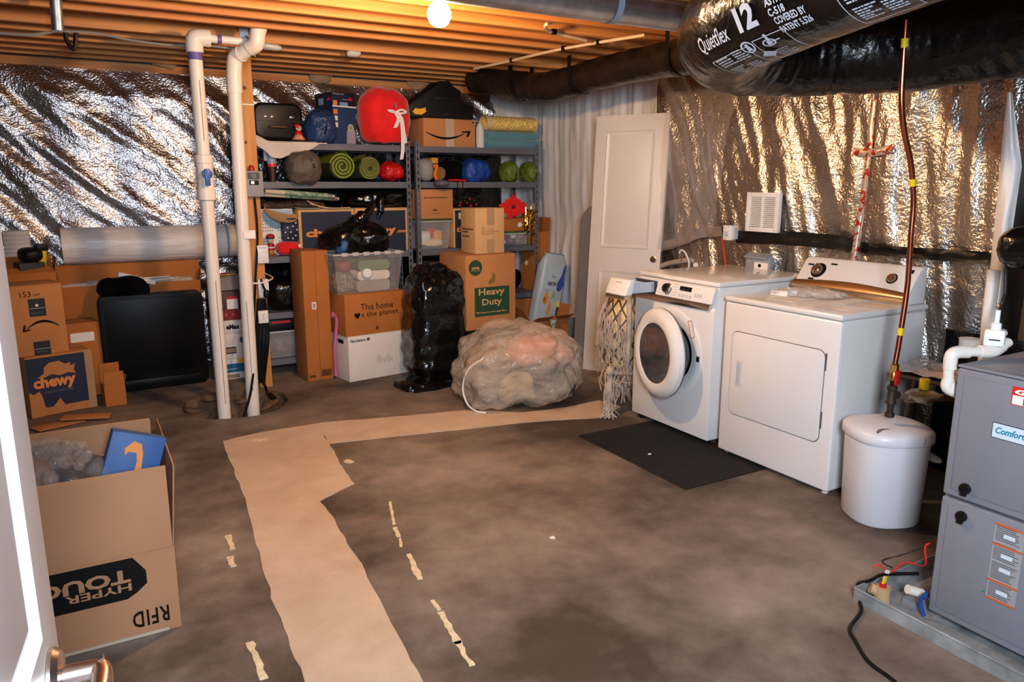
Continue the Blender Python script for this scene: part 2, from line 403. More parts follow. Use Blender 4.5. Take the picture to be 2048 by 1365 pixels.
# black tape band across the right wall blanket
BTAPE = mat('black_band', (14, 13, 12), .45, var=.1, bump=.3, bs=12, bd=.02)
def band(pxs, hh, name='black_band', x=WR - .115):
    C = bez([aX(px, py, x) for px, py in pxs], 10); n = len(C)
    def fn(u, v):
        p = C[min(n - 1, int(round(u * (n - 1))))]
        return (p.x - .02 * nz(p.y * 8, v * 2, 51), p.y, p.z + (v - .5) * hh * (1 + .15 * nz(p.y * 5, v, 52)))
    return obj(name, G().grid(fn, n, 6), BTAPE, wall_right)
band([(1472, 474), (1560, 476), (1660, 484), (1700, 492)], .085)
band([(1700, 492), (1780, 502), (1880, 510), (1976, 516)], .06)
GBAND = mat('grey_band', (140, 120, 104), .5, var=.1)
C = [aX(px, py, WR - .12) for px, py in ((1445, 462), (1400, 466), (1375, 478), (1340, 490), (1312, 494))]
obj('loose_band', G().grid(lambda u, v: tuple(C[int(round(u * 4))] + V((-.015 * v, 0, (v - .5) * .07))), 5, 4), GBAND, wall_right)
# ================================================================ doors
def frame(o, x, z):
    x = V(x).normalized(); z = V(z); z = (z - x * z.dot(x)).normalized(); y = z.cross(x)
    return Matrix(((x.x, y.x, z.x, o[0]), (x.y, y.y, z.y, o[1]), (x.z, y.z, z.z, o[2]), (0, 0, 0, 1)))
DOORW = mat('door_paint', (224, 216, 208), .4, var=.01, bump=.04, bs=60, bd=.002)
DOORW2 = mat('door_paint_cool', (222, 224, 230), .4, var=.01)
def door_leaf(root, w, h, th, panels, m):   # slab plus moulded panel surrounds on its -y face
    obj('leaf', G().box(0, 0, 0, w, th, h), m, root, bevel=.002)
    for (x0, z0, x1, z1) in panels:
        g = G(); k = .038
        ring = [(0, .0015), (.010, -.006), (.02, -.002), (k, .004)]
        loops = []
        for ins, dy in ring:
            loops.append([(x0 + ins, dy - .0016, z0 + ins), (x1 - ins, dy - .0016, z0 + ins), (x1 - ins, dy - .0016, z1 - ins), (x0 + ins, dy - .0016, z1 - ins)])
        for a, b in zip(loops, loops[1:]):
            for i in range(4): g.add([a[i], a[(i + 1) % 4], b[(i + 1) % 4], b[i]], [(0, 1, 2, 3)])
        obj('panel_moulding', g, m, root, smooth=False)
        obj('panel', G().box(x0 + k, -.0035, z0 + k, x1 - k, .001, z1 - k), m, root, bevel=.0025)
t = thing('interior_door', 'white two panel door slab leaning against the white plastic sheeting', 'door', (0, 0, 0))
t.matrix_world = frame((3.495, 4.954, 0), (.27, -.55, 0), (.16, .02, 2.01))
w_ = hypot(.27, .55)
door_leaf(t, w_, 2.02, .035, ((.095, 1.0, w_ - .095, 1.90), (.095, .2, w_ - .095, .83)), DOORW)
obj('knob_hole', G().lathe([(.004, .0), (.026, .0), (.026, .004), (.02, .006)], 18, (w_ - .055, .001, .93), 'y'), NICKEL, t)
obj('latch_plate', G().box(w_ - .0005, .006, .87, w_ + .001, .028, .99), BRASS, t)
# the door the camera stands next to
d1 = bpy.data.objects.new('door_1', None); COL.objects.link(d1); d1['kind'] = 'structure'
ax = V((sin(.1117), cos(.1117), 0))
o1 = V((-.068, .93, .012)) - ax * .76
d1.matrix_world = frame(o1 - V((ax.y, -ax.x, 0)) * 0, ax, (0, 0, 1))
door_leaf(d1, .76, 2.03, .035, ((.10, .2, .66, .85), (.10, 1.03, .66, 1.93)), DOORW2)
hz = .965
def lever(s, off):
    g = G().lathe([(.001, 0), (.033, 0), (.033, .004), (.028, .01), (.012, .012), (.011, .045), (.014, .05)], 28, (.70, off, hz), 'y')
    obj('rose', g, NICKEL, d1, ang=30)
    pts = [V((.70, off - s * .046, hz)), V((.68, off - s * .05, hz)), V((.64, off - s * .05, hz + .002)), V((.60, off - s * .048, hz)), V((.585, off - s * .046, hz - .002))]
    obj('lever', G().tube(bez(pts, 5), [.011] * 16 + [.011] * 4 + [.009], 14), NICKEL, d1)
lever(1, -.0005)
obj('latch_plate', G().box(.7595, .006, hz - .03, .7612, .029, hz + .03), NICKEL, d1)

# ================================================================ washing machine (front faces -x in the room)
DK = mat('dark_glass', (14, 14, 17), .06, var=0, coat=1)
SILV = mat('brushed_silver', (208, 196, 180), .3, 1., var=.04, stretch=(1, 1, 30))
GREYP = mat('pale_grey_plastic', (196, 200, 206), .4, var=.01)
DRUM = mat('drum_steel', (150, 150, 155), .3, 1., var=.1)
Wd = (.692, .80, .95)
wm = thing('washing_machine', 'white front loading washer with its round door and drawer open', 'washing machine', (3.035, 3.738, 0), -pi / 2)
g = G()
prof = [(.0, .035), (.0, .80), (.012, .815), (.035, .928), (.80, .928), (.80, .035)]
g.prism(prof, 0, .692, 'x')
obj('cabinet', g, ENAMEL, wm, bevel=.008)
obj('top_panel', G().box(-.002, .028, .93, .694, .802, .956), ENAMEL, wm, bevel=.009, seg=3)
# console: slanted panel right of the drawer, with the silver strip beneath it
def slope(z): return .012 + (z - .815) / (.113) * .023
con = G().hexa([(.212, -.022, .835), (.686, -.022, .835), (.686, .02, .835), (.212, .02, .835)],
               [(.212, .004, .927), (.686, .004, .927), (.686, .05, .927), (.212, .05, .927)])
console = obj('console', con, WHITEP, wm, bevel=.006, seg=3)
obj('trim_strip', G().hexa([(.0, -.012, .796), (.655, -.012, .796), (.655, .012, .796), (.0, .012, .796)],
                           [(.0, -.018, .836), (.676, -.018, .836), (.676, .012, .836), (.0, .012, .836)]), SILV, wm, bevel=.003)
cf = Matrix(((1, 0, 0, .212), (0, .272, -.962, -.0225), (0, .962, .272, .835), (0, 0, 0, 1)))   # console face frame
def on_console(name, g, m, u, v, **k): return obj(name, g, m, wm, M=cf @ Matrix.Translation((u, v, .0015)), **k)
kn = on_console('program_knob', G().lathe([(.034, 0), (.034, .004), (.030, .006), (.029, .022), (.026, .026), (.001, .026)], 32), CHROME, .105, .05)
obj('knob_face', G().lathe([(.0255, .026), (.024, .0275), (.001, .0275)], 28), BLACKP, kn)
on_console('display', G().box(0, 0, 0, .098, .026, .002), DK, .205, .052, bevel=.0008)
txts = G()
for i in range(5):
    txts.box(.03, .018 + i * .016, 0, .058, .021 + i * .016, .0006).box(.15, .018 + i * .016, 0, .185, .021 + i * .016, .0006)
for i in range(4): txts.box(.205 + i * .03, .015, 0, .222 + i * .03, .034, .0006)
for i in range(3): txts.box(.335 + i * .022, .03, 0, .348 + i * .022, .05, .0006)
o = on_console('button_print', txts, GREYP, 0, 0); o['kind'] = 'stuff'
# detergent drawer, pulled out
dr = obj('detergent_drawer', G().hexa([(.008, -.245, .838), (.2, -.245, .838), (.2, -.185, .838), (.008, -.185, .838)],
                                      [(.008, -.205, .93), (.2, -.205, .93), (.2, -.165, .93), (.008, -.165, .93)]), WHITEP, wm, bevel=.006, seg=3)
g = G().box(.018, -.19, .845, .022, .05, .91).box(.188, -.19, .845, .192, .05, .91).box(.018, -.19, .845, .192, .05, .85).box(.1, -.19, .845, .104, .05, .895)
g.box(.018, -.03, .845, .192, -.026, .9)
obj('drawer_tray', g, mat('tray_plastic', (196, 206, 220), .25, var=.02, alpha=.85), dr)
obj('drawer_slot', G().box(.012, -.0135, .842, .205, .0, .915), mat('slot_dark', (60, 62, 70), .6), wm)
obj('grip', G().hexa([(.012, -.243, .812), (.196, -.243, .812), (.196, -.19, .826), (.012, -.19, .826)], [(.012, -.246, .837), (.196, -.246, .837), (.196, -.19, .837), (.012, -.19, .837)]), SILV, dr, bevel=.003)
link('lettering', text_mesh('SAMSUNG', .06, .008), mat('grey_ink', (120, 118, 118), .6), dr, cf @ Matrix.Translation((0, 0, 0)))
dr.children[-1].matrix_local = Matrix(((1, 0, 0, .075), (0, .399, -.917, -.2165), (0, .917, .399, .908), (0, 0, 0, 1)))
# porthole: recess on the body and door ajar on its left hinge
pc = (.355, .505)
def disc(prof, n=48, c=(0, 0, 0)): return G().lathe(prof, n, c, 'y')
obj('porthole_surround', disc([(.262, 0), (.262, .006), (.245, .012), (.225, .012), (.2, .004), (.16, -.004), (.155, -.06)], 56, (pc[0], 0, pc[1])), ENAMEL, wm, ang=30)
obj('gasket', disc([(.165, .004), (.158, .016), (.14, .012), (.128, -.02), (.125, -.08)], 40, (pc[0], 0, pc[1])), mat('gasket_grey', (70, 72, 76), .6), wm)
obj('drum', disc([(.14, .0005), (.12, .002), (.001, .002)], 40, (pc[0], 0, pc[1])), mat('drum_dark', (28, 27, 28), .35, .6, var=.1), wm)
obj('latch_slot', G().box(.585, -.0126, .49, .607, -.002, .522), BLACKP, wm)
M = Matrix.Translation((.088, -.022, pc[1])) @ Matrix.Rotation(rad(-11), 4, 'Z')
R0 = .272; KR = 1.11
door = obj('porthole_door', disc([(a * KR, b_) for a, b_ in ((.158, .03), (.165, .052), (.19, .06), (.222, .052), (.24, .034), (.245, .012), (.24, .0), (.16, .0), (.156, .02),)], 64, (R0, 0, 0)), WHITEP, wm, M=M, ang=30)
obj('door_glass', disc([(a * KR, b_) for a, b_ in ((.163, .045), (.150, .026), (.120, .006), (.08, -.005), (.001, -.008),)], 48, (R0, 0, 0)), mat('porthole_glass', (8, 8, 9), .04, var=0, spec=.1), door)
obj('glass_rim', disc([(a * KR, b_) for a, b_ in ((.168, .048), (.164, .050), (.157, .04), (.152, .03), (.153, .026),)], 48, (R0, 0, 0)), mat('smoke_rim', (34, 36, 42), .12, var=0, coat=1), door)
obj('door_back', disc([(a * KR, b_) for a, b_ in ((.244, .0), (.236, -.012), (.17, -.02), (.15, -.05), (.001, -.055),)], 48, (R0, 0, 0)), mat('door_inner', (40, 42, 48), .3, var=0), door)
for x, z, w, h, c in ((.56, .64, .02, .075, 'red'), ):
    g = G().box(0, 0, 0, .034, .002, .1)
    lab = obj('warning_label', g, PAPER, wm, M=Matrix.Translation((.535, -.0145, .62)) @ Matrix.Rotation(rad(-18), 4, 'Y'))
    obj('label_border', G().box(0, -.0006, 0, .003, 0, .1).box(.031, -.0006, 0, .034, 0, .1).box(0, -.0006, 0, .034, 0, .003).box(0, -.0006, .097, .034, 0, .1), RED, lab)
for i, (x, y) in enumerate(((.05, .05), (.642, .05), (.05, .75), (.642, .75))):
    obj('foot', G().cyl((x, y, 0), (x, y, .04), .02, 12), BLACKP, wm)
obj('toe_line', G().box(.04, -.0006, .095, .652, .002, .097), GREYP, wm)

# ================================================================ dryer
DY = (.735, .66, .87)
dy = thing('clothes_dryer', 'white dryer with a recessed door pull and silver trimmed console', 'dryer', (3.04, 2.968, 0), -pi / 2)
obj('cabinet', G().box(0, 0, .02, .735, .66, .866), ENAMEL, dy, bevel=.012, seg=3)
obj('top_panel', G().box(-.004, -.006, .869, .739, .665, .9), ENAMEL, dy, bevel=.012, seg=3)
obj('door_seam', G().prism(rrect(.602, .468, .04, 6, .064, .25), -.0, .0012, 'y'), mat('seam_dark', (110, 104, 102), .7), dy)
dd = obj('dryer_door', G().prism(rrect(.594, .46, .037, 6, .068, .254), -.008, .006, 'y'), ENAMEL, dy, bevel=.003)
obj('door_pull', G().box(.112, -.0072, .415, .162, -.004, .56), mat('pull_surround', (216, 212, 208), .35), dd, bevel=.002)
obj('pull_recess', G().box(.118, -.0078, .43, .146, -.005, .55), mat('pull_recess', (186, 200, 214), .3), dd, bevel=.002)
for z in (.62, .33): obj('hinge', G().box(.664, -.003, z, .672, .001, z + .085), mat('hinge_metal', (120, 118, 118), .4, .6), dy)
# console: wedge with a curved brushed strip at its foot
cp = [(.50, .901), (.505, .94), (.52, .955), (.60, 1.07), (.625, 1.085), (.658, 1.085), (.66, .901)]
con = obj('console', G().prism(cp, .02, .715, 'x'), ENAMEL, dy, bevel=.006, seg=3)
g = G()
def strip(u, v):
    x = .022 + u * .691; top = .968 + .012 * sin(pi * u * 1.3 - .5)
    z = .905 + v * (top - .905)
    y = .496 if z < .94 else .496 + (z - .94) * .55
    return (x, y - .006 * sin(pi * min(1, v * 1.0)), z)
g.grid(strip, 24, 8)
obj('trim_strip', g, mat('brushed_gold', (214, 190, 158), .28, 1., var=.04, stretch=(30, 1, 1)), dy)
kf = Matrix(((1, 0, 0, 0), (0, .571, -.821, .5195), (0, .821, .571, .955), (0, 0, 0, 1)))
def on_k(name, g, m, u, v, par=None, out=.001): return obj(name, g, m, par or dy, M=kf @ Matrix.Translation((u, v, out)))
on_k('dial_ring', G().lathe([(.046, 0), (.046, .001), (.040, .001), (.040, 0)], 40), INK, .14, .078)
kn = on_k('timer_knob', G().lathe([(.034, 0), (.034, .006), (.026, .022), (.022, .026), (.001, .026)], 32), mat('knob_bronze', (176, 150, 120), .25, .9), .135, .078)
obj('pointer', G().box(-.004, -.03, .02, .004, .03, .032), mat('knob_bronze2', (150, 124, 98), .3, .8), kn, bevel=.002)
on_k('dial_ring', G().lathe([(.03, 0), (.03, .001), (.026, .001), (.026, 0)], 32), INK, .588, .078)
on_k('start_knob', G().lathe([(.024, 0), (.024, .006), (.018, .018), (.001, .018)], 28), mat('knob_bronze', (176, 150, 120)), .588, .078)
for u, v, w in ((.055, .105, .038), (.2, .12, .04), (.10, .016, .036)): on_k('program_label', G().box(0, 0, 0, w, .01, .0008), INK, u, v)
on_k('emblem', G().box(0, 0, 0, .03, .022, .0008), INK, .655, .118)
for x, y in ((.04, .04), (.695, .04), (.04, .62), (.695, .62)): obj('foot', G().cyl((x, y, 0), (x, y, .025), .016, 12), WHITEP, dy)
obj('side_seam', G().box(.7352, .03, .03, .736, .032, .86), GREYP, dy)
obj('vent_slot', G().box(.42, .06, .9005, .70, .075, .9015), GREYP, dy)

# things lying on the dryer
t = thing('small_box', 'small white carton lying on the dryer beside a crumpled plastic bag', 'box', fl(1541, 590, .9015), -pi / 2 + .15)
obj('carton', G().box(0, 0, 0, .10, .12, .028), WHITEP, t, bevel=.002)
obj('printed_mark', G().box(.015, -.0006, .008, .032, 0, .02), GREYP, t)
FILM = mat('clear_film', (226, 214, 204), .15, var=.03, alpha=.45, bump=.5, bs=18, bd=.02)
p = fl(1612, 590, .915)
t = obj('plastic_bag', G().blob((0, 0, .02), (.075, .16, .028), 40, 16, .9, .5, 14, 3, flat=-.014), FILM, M=Matrix.Translation((p.x + .02, p.y - .0, .902)) @ Matrix.Rotation(.5, 4, 'Z'))
tag(t, 'crumpled clear plastic bag lying across the dryer top', 'bag')
g = G().box(0, 0, 0, .18, .26, .0015)
t = obj('instruction_sheet', g, PAPER, M=Matrix.Translation(fl(1530, 597, .9015)) @ Matrix.Rotation(-pi / 2 + .1, 4, 'Z'))
tag(t, 'white paper sheet under the small box on the dryer', 'paper')
g = G().box(0, 0, 0, .09, .2, .0015)
t = obj('instruction_sheet', g, PAPER, M=Matrix.Translation((3.32, 2.52, .9015)) @ Matrix.Rotation(-pi / 2 + .05, 4, 'Z'))
tag(t, 'white paper slip near the front right of the dryer top', 'paper')

# rubber mat
MATR = mat('mat_rubber', (30, 22, 18), .75, var=.1)
t = thing('floor_mat', 'dark ribbed rubber mat on the concrete before the washer', 'mat', (2.50, 2.634, 0))
mw, mh = .62, .945
obj('backing', G().box(0, 0, 0.0001, mw, mh, .006), MATR, t, bevel=.002)
g = G()
for i in range(44):
    y = .015 + i * (mh - .03) / 43; g.box(.012, y - .006, .005, mw - .012, y + .006, .009)
obj('ribs', g, MATR, t, kind='stuff')
for px, py in ((1299, 913), (1104, 1077)):
    p = fl(px, py)
    t = obj('paper_scrap', G().blob((0, 0, .003), (.012, .007, .003), 8, 5, .7, .3, 40, px), PAPER, M=Matrix.Translation((p.x, p.y, .0095 if py < 1000 else .0005)))
    tag(t, 'tiny white paper scrap lying on the dark rubber mat' if py < 1000 else 'tiny white paper scrap on the bare concrete floor', 'litter')

# ================================================================ bin
def loop(cx, cy, a, b, z, e=2.6, n=44):
    out = []
    for i in range(n):
        t_ = 2 * pi * i / n; c, s = cos(t_), sin(t_)
        out.append((cx + a * math.copysign(abs(c) ** (2 / e), c), cy + b * math.copysign(abs(s) ** (2 / e), s), z))
    return out
def loft(g, loops, cap=True):
    n = len(loops[0]); vs = [p for l in loops for p in l]
    fs = [(k * n + i, k * n + (i + 1) % n, (k + 1) * n + (i + 1) % n, (k + 1) * n + i) for k in range(len(loops) - 1) for i in range(n)]
    if cap: fs += [tuple(range(n)), tuple(range((len(loops) - 1) * n, len(loops) * n))]
    return g.add(vs, fs)
BINW = mat('bin_plastic', (222, 222, 226), .35, var=.015)
b = thing('trash_bin', 'white plastic trash bin with hinged lid beside the furnace', 'trash bin', (3.075, 1.975, 0), rad(-25))
obj('bucket', loft(G(), [loop(0, 0, .145, .145, .001), loop(0, 0, .152, .152, .01), loop(0, 0, .165, .165, .40)]), BINW, b)
lid = obj('lid', loft(G(), [loop(0, 0, .172, .172, .385), loop(0, 0, .177, .177, .392), loop(0, 0, .176, .176, .425), loop(0, 0, .165, .165, .436), loop(0, 0, .12, .12, .447), loop(0, 0, .05, .05, .452)]), BINW, b, ang=50)
gp = G().lathe([(.001, 0), (.042, 0), (.042, .001)], 24)
gp.v = [(x * 1.1, max(y, -.012) * .6, z) for x, y, z in gp.v]
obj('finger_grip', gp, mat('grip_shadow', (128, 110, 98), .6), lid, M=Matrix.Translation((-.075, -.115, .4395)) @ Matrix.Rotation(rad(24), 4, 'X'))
obj('lid_seam', G().box(.062, -.1775, .402, .0655, -.170, .43), mat('seam_grey', (150, 148, 150), .6), lid)
obj('side_handle', G().blob((.178, -.05, .30), (.022, .075, .014), 16, 10, .7), BINW, b)
# ================================================================ furnace, its pan and pipes
FX, FY, FZ = 2.45, 1.357, .025          # left corner of the front (which faces -x)
fd = (.56, .72, .896)
fu = thing('furnace', 'grey sheet metal furnace with two doors and black latches', 'furnace', (FX, FY, FZ), -pi / 2)
obj('casing', G().box(0, .02, 0, fd[0], fd[1], .896), GREY, fu, bevel=.004)
zs = .445
def fdoor(z0, z1, name):
    o = obj(name, G().box(.004, -.004, z0, fd[0] - .004, .022, z1), GREY, fu, bevel=.006, seg=3)
    obj('raised_field', G().box(.03, -.009, z0 + .025, fd[0] - .03, -.002, z1 - .02), GREY, o, bevel=.004, seg=2)
    return o
ud = fdoor(zs + .006, .885, 'upper_door'); ldr = fdoor(.015, zs - .004, 'lower_door')
LATCH = mat('latch_black', (12, 12, 13), .3)
for (u, v, d_) in ((.08, .4945, ud), (.08, .397, ldr)):
    k = obj('latch_knob', disc([(.018, .0), (.019, .006), (.016, .012), (.001, .014)], 24), LATCH, d_, M=Matrix.Translation((u, -.009, v)))
    obj('finger_tab', G().box(-.012, -.012, -.026, .008, -.002, -.008), LATCH, k, bevel=.003)
fdm = (fd[0], fd[1], fd[2])
REDL = mat('red_label', (205, 40, 36), .4, var=0); LBL = mat('blue_white_label', (200, 214, 222), .4, var=0); TEAL = mat('teal_print', (20, 130, 160), .5, var=0)
GLBL = mat('grey_label', (150, 150, 152), .5, var=.03)
def flab(u, v, w, h, m, par, name='label'): return decal(par, fdm, 'front', u, v, w, h, m, name, out=.0092)
o = flab(.136, .690, .17, .05, INK, ud, 'brand_plate'); o = flab(.138, .692, .166, .046, LBL, ud, 'brand_plate_face'); o.location.y -= .001
lettering(ud, fdm, 'front', .147, .706, .15, .022, 'Comfortmaker', TEAL, out=.012, bold=.03, shear=.25)
flab(.147, .700, .14, .0025, TEAL, ud, 'underline')
flab(.179, .808, .1, .058, REDL, ud, 'service_sticker'); decal(ud, fdm, 'front', .183, .811, .092, .028, PAPER, 'service_sticker', out=.0108)
lettering(ud, fdm, 'front', .187, .843, .06, .017, 'Ga', PAPER, out=.0112, bold=.05, shear=.3)
decal(ud, fdm, 'front', .215, .813, .022, .022, mat('code_grey', (90, 90, 95), .6), 'code_square', out=.0122)
sx, sy, sw, sh = .184, .16, .09, .26
flab(sx, sy, sw, sh, GLBL, ldr, 'instruction_label')
ORL = mat('orange_band', (196, 92, 50), .5, var=0); DTX = mat('fine_print', (84, 84, 88), .7, var=0)
for i, v in enumerate((1.0, .74, .26, 0.02)):
    decal(ldr, fdm, 'front', sx, sy + v * sh - .007, sw, .007, ORL, 'orange_band', out=.0106)
g = G()
for i in range(40):
    if i % 10 in (0,): continue
    g.box(.006, sh * (i / 40.) + .003, 0, .006 + (sw - .014) * (.75 + .25 * random.random()), sh * (i / 40.) + .0055, .0006)
obj('fine_print', g, DTX, ldr, M=face(fdm, 'front', sx, sy, .0106), kind='stuff')
for v in (.86, .60, .42, .12):
    decal(ldr, fdm, 'front', sx + .03, sy + v * sh - .006, .034, .013, LBL, 'pictogram', out=.011)
obj('pen_mark', G().box(0, 0, 0, .012, .005, .0005), mat('green_pen', (30, 130, 110), .6), ldr, M=face(fdm, 'front', .17, .17, .0096))
# top flashing edge
obj('top_seam', G().box(0, .0, .887, fd[0], .03, .8965), GREY, fu, bevel=.003)
# plenum and coil case standing on the furnace
PLEN = mat('plenum_grey', (112, 114, 122), .5, var=.02)
pl = thing('plenum', 'grey sheet metal plenum standing on top of the furnace', 'duct', (2.84, 1.357, FZ + .8965), -pi / 2)
obj('case', G().box(.03, 0, 0, .54, .45, .62), PLEN, pl, bevel=.004)
obj('seam_flange', G().box(.028, -.004, .3, .542, .0, .325), PLEN, pl, bevel=.001)
SMOKE = mat('smoke_film', (120, 114, 118), .25, var=.15, alpha=.85, bump=.4, bs=9, bd=.03)
t = obj('wrapped_duct', G().tube(bez([(2.95, 1.10, 1.545), (2.96, 1.10, 1.75), (2.97, 1.12, 2.0), (2.98, 1.14, 2.2), (2.98, 1.15, 2.38)], 6), .2, 28), SMOKE)
tag(t, 'grey film wrapped duct rising from the plenum to the joists', 'duct')
t = obj('insulated_elbow', G().blob((2.70, 1.23, 1.30), (.12, .13, .075), 26, 14, .9, .12, 9, 4), BLACKBAG)
t.matrix_world = Matrix.Translation(aX(2045, 492, 2.72) - V((2.70, 1.23, 1.30)) + V((0, -.06, 0)))
tag(t, 'black wrapped refrigerant line elbow in front of the grey plenum', 'pipe')
def cable(name, label, pts, r, m, cat='cable', n=8, kk=8, group=None):
    o = obj(name, G().tube(bez(pts, kk), r, n), m); tag(o, label, cat, group); return o
cable('power_cable', 'thin dark cable running down the grey plenum to the float switch', [aX(2018, 505, 2.80), aX(2012, 545, 2.80), aX(2010, 585, 2.80), aX(2003, 610, 2.80), aX(1998, 640, 2.76), aX(1994, 657, 2.74)], .006, mat('dark_wire', (34, 22, 22), .5))
# white plastic hanging beside the plenum, at the end of the foil
def strip_fn(u, v):
    py = 185 + v * 420; 
    xl = 2014 - 40 * v; xr = (2024 + 20 * min(1, v / .35)) if v < .35 else (2044 - 40 * (v - .35) / .65)
    p = aX(xl + (xr - xl) * u, py, 3.45 - .04 * sin(pi * u) - .02 * nz(u * 3, v * 5, 61)); return p
t = obj('plastic_strip', G().grid(strip_fn, 14, 40), WSHEET); tag(t, 'white plastic sheet hanging between the foil wall and the furnace plenum', 'sheet')
# pvc drain on the furnace
def pipe(name, pts, r, m, par=None, n=16, k=4): return obj(name, G().tube(pts, r, n), m, par)
dp = thing('condensate_drain', 'white pvc condensate drain with elbows on the furnace top', 'pipe')
zt = FZ + .8965
q = [V((3.0, 1.24, zt + .075)), V((2.66, 1.24, zt + .045)), V((2.60, 1.25, zt + .045)), V((2.52, 1.37, zt + .045)), V((2.49, 1.405, zt + .045)), V((2.475, 1.42, zt + .02)), V((2.475, 1.42, zt - .13)), V((2.475, 1.42, zt - .155))]
def seg(a, b, r, name, m=PVC): obj(name, G().tube([a, b], r, 18), m, dp)
R_ = .0165
A_, B_, C_, D_ = aX(2015, 693, 2.70), aX(1985, 708, 2.62), aX(1905, 700, 2.475), aX(1900, 765, 2.475)
for P in (A_, B_, C_, D_): P.y = max(P.y, 1.0)
B_.z = C_.z = zt + .028; C_.y = 1.395; A_.z = zt + .05; D_ = V((C_.x, C_.y, C_.z - .12))
obj('drain_pipe', G().tube(bez([A_, B_, B_.lerp(C_, .5), C_ + (B_ - C_) * .1, C_ + V((0, 0, -.02)), D_ + V((0, 0, .03)), D_ + V((.02, -.02, -.015))], 6), R_, 16), PVC, dp)
d_ = (C_ - B_).normalized()
obj('elbow', G().tube(bez([C_ + (B_ - C_).normalized() * .06, C_ + (B_ - C_).normalized() * .02, C_ + V((0, 0, -.012)), C_ + V((0, 0, -.055))], 6), R_ + .005, 16), PVC, dp)
obj('elbow', G().tube(bez([B_ + d_ * .05, B_, B_ + (A_ - B_) * .55], 6), R_ + .005, 16), PVC, dp)
obj('elbow', G().tube(bez([D_ + V((0, 0, .03)), D_, D_ + V((.03, -.025, -.02))], 6), R_ + .003, 16), PVC, dp)
PURP = mat('purple_primer', (96, 84, 150), .5)
obj('primer_ring', G().tube([B_.lerp(C_, .62), B_.lerp(C_, .68)], R_ + .001, 16), PURP, dp)
sw = thing('float_switch', 'white boxy float switch on the condensate drain', 'switch', B_ + V((.0, .0, R_ + .002)), .4)
obj('body', G().box(-.02, -.03, 0, .03, .03, .055), WHITEP, sw, bevel=.006)
obj('cap', G().lathe([(.016, .055), (.016, .075), (.008, .08), (.008, .12)], 14), WHITEP, sw)
obj('side_outlet', G().tube([(.03, 0, .03), (.07, -.02, .035)], .012, 12), PVC, sw)
obj('printed_mark', G().box(-.0206, -.018, .02, -.02, .014, .024), INK, sw)
_v = aX(1972, 700, 2.95); vp = obj('vent_pipe', G().tube([V((_v.x, max(_v.y, 1.40), .001)), V((_v.x, max(_v.y, 1.40), _v.z)), aX(1976, 640, 2.95), aX(1988, 540, 2.95)], .022, 18), PVC); tag(vp, 'white upright pvc pipe behind the condensate drain', 'pipe')
vp.location.z = .0
t = obj('clear_cup', G().lathe([(.032, 0), (.034, .05), (.036, .052), (.034, .054)], 20, fl(1937, 708, FZ + .8975)), mat('clear_acrylic', (230, 220, 210), .1, var=0, alpha=.35)); tag(t, 'clear plastic drain cup on the furnace top', 'cup')

# drain pan
PANM = mat('pan_zinc', (168, 172, 172), .55, .5, var=.2, vs=9)
pn = thing('drain_pan', 'shallow galvanized steel drain pan under the furnace', 'pan', (2.33, 1.56, 0), -pi / 2)
g = G().box(0, 0, .001, 1.3, .95, .004); obj('tray', g, PANM, pn)
for nm, b_ in (('front_wall', (0, 0, .004, 1.3, .003, .052)), ('end_wall', (0, .003, .004, .003, .95, .052)), ('end_wall', (1.297, .003, .004, 1.3, .95, .052)), ('back_wall', (0, .947, .004, 1.3, .95, .052))):
    obj(nm, G().box(*b_), PANM, pn)
obj('rolled_rim', G().tube([(-.0, 0, .052), (1.3, 0, .052)], .004, 8).tube([(0, 0, .052), (0, .95, .052)], .004, 8), PANM, pn)
for x, y in ((.14, .18), (.66, .18), (.14, .8), (.66, .8)):
    t = obj('support_block', G().box(2.33 + y - .04, 1.56 - x - .04, .0045, 2.33 + y + .04, 1.56 - x + .04, .0248), GREY); tag(t, 'low grey block between the drain pan and the furnace base', 'block', 'blocks under the furnace')
# bits lying around the pan corner
w0 = aX(1752, 1190, 2.39)
t = thing('pvc_trap', 'tan plastic trap fitting with a yellow tag at the pan corner', 'fitting', (2.405, 1.50, .0045))
TAN = mat('tan_plastic', (196, 160, 116), .5, var=.1)
obj('body', G().tube([(0, 0, 0), (0, 0, .06)], .028, 16), TAN, t); obj('branch', G().tube([(0, 0, .035), (-.028, .03, .05)], .02, 14), TAN, t)
obj('cap', G().tube([(0, 0, .06), (0, 0, .075)], .012, 12), RED, t)
obj('yellow_tag', G().box(-.022, -.005, .055, -.006, .0, .10), YELLOW, t, M=Matrix.Rotation(.2, 4, 'Y'))
obj('white_tag', G().box(-.03, .004, .105, -.004, .006, .118), PAPER, t, M=Matrix.Rotation(.4, 4, 'Y'))
cable('drain_hose', 'black cord snaking from the drain pan across the floor', [V((2.62, 1.5, .058)), V((2.5, 1.56, .058)), aX(1740, 1162, 2.385), fl(1716, 1170, .012), fl(1720, 1205, .008), fl(1722, 1225, .008), fl(1700, 1258, .008), fl(1712, 1285, .008), fl(1738, 1325, .008), fl(1790, 1365, .008), fl(1850, 1430, .008)], .0065, BLACKP)
cable('red_wire', 'thin red ribbon cable zigzagging over the drain pan edge', [aX(1860, 1087, 2.48), aX(1850, 1095, 2.48), aX(1852, 1128, 2.46), fl(1838, 1132, .09), fl(1808, 1125, .09), fl(1782, 1146, .07), fl(1758, 1130, .10), fl(1748, 1136, .09)], .003, mat('red_wire', (225, 40, 34), .4), n=6, kk=3)
cable('thin_wire', 'thin dark wire loop on the floor behind the drain pan', [fl(1850, 1095, .05), fl(1800, 1112, .003), fl(1768, 1120, .003), fl(1768, 1128, .003), fl(1785, 1136, .003)], .0022, BLACKP)
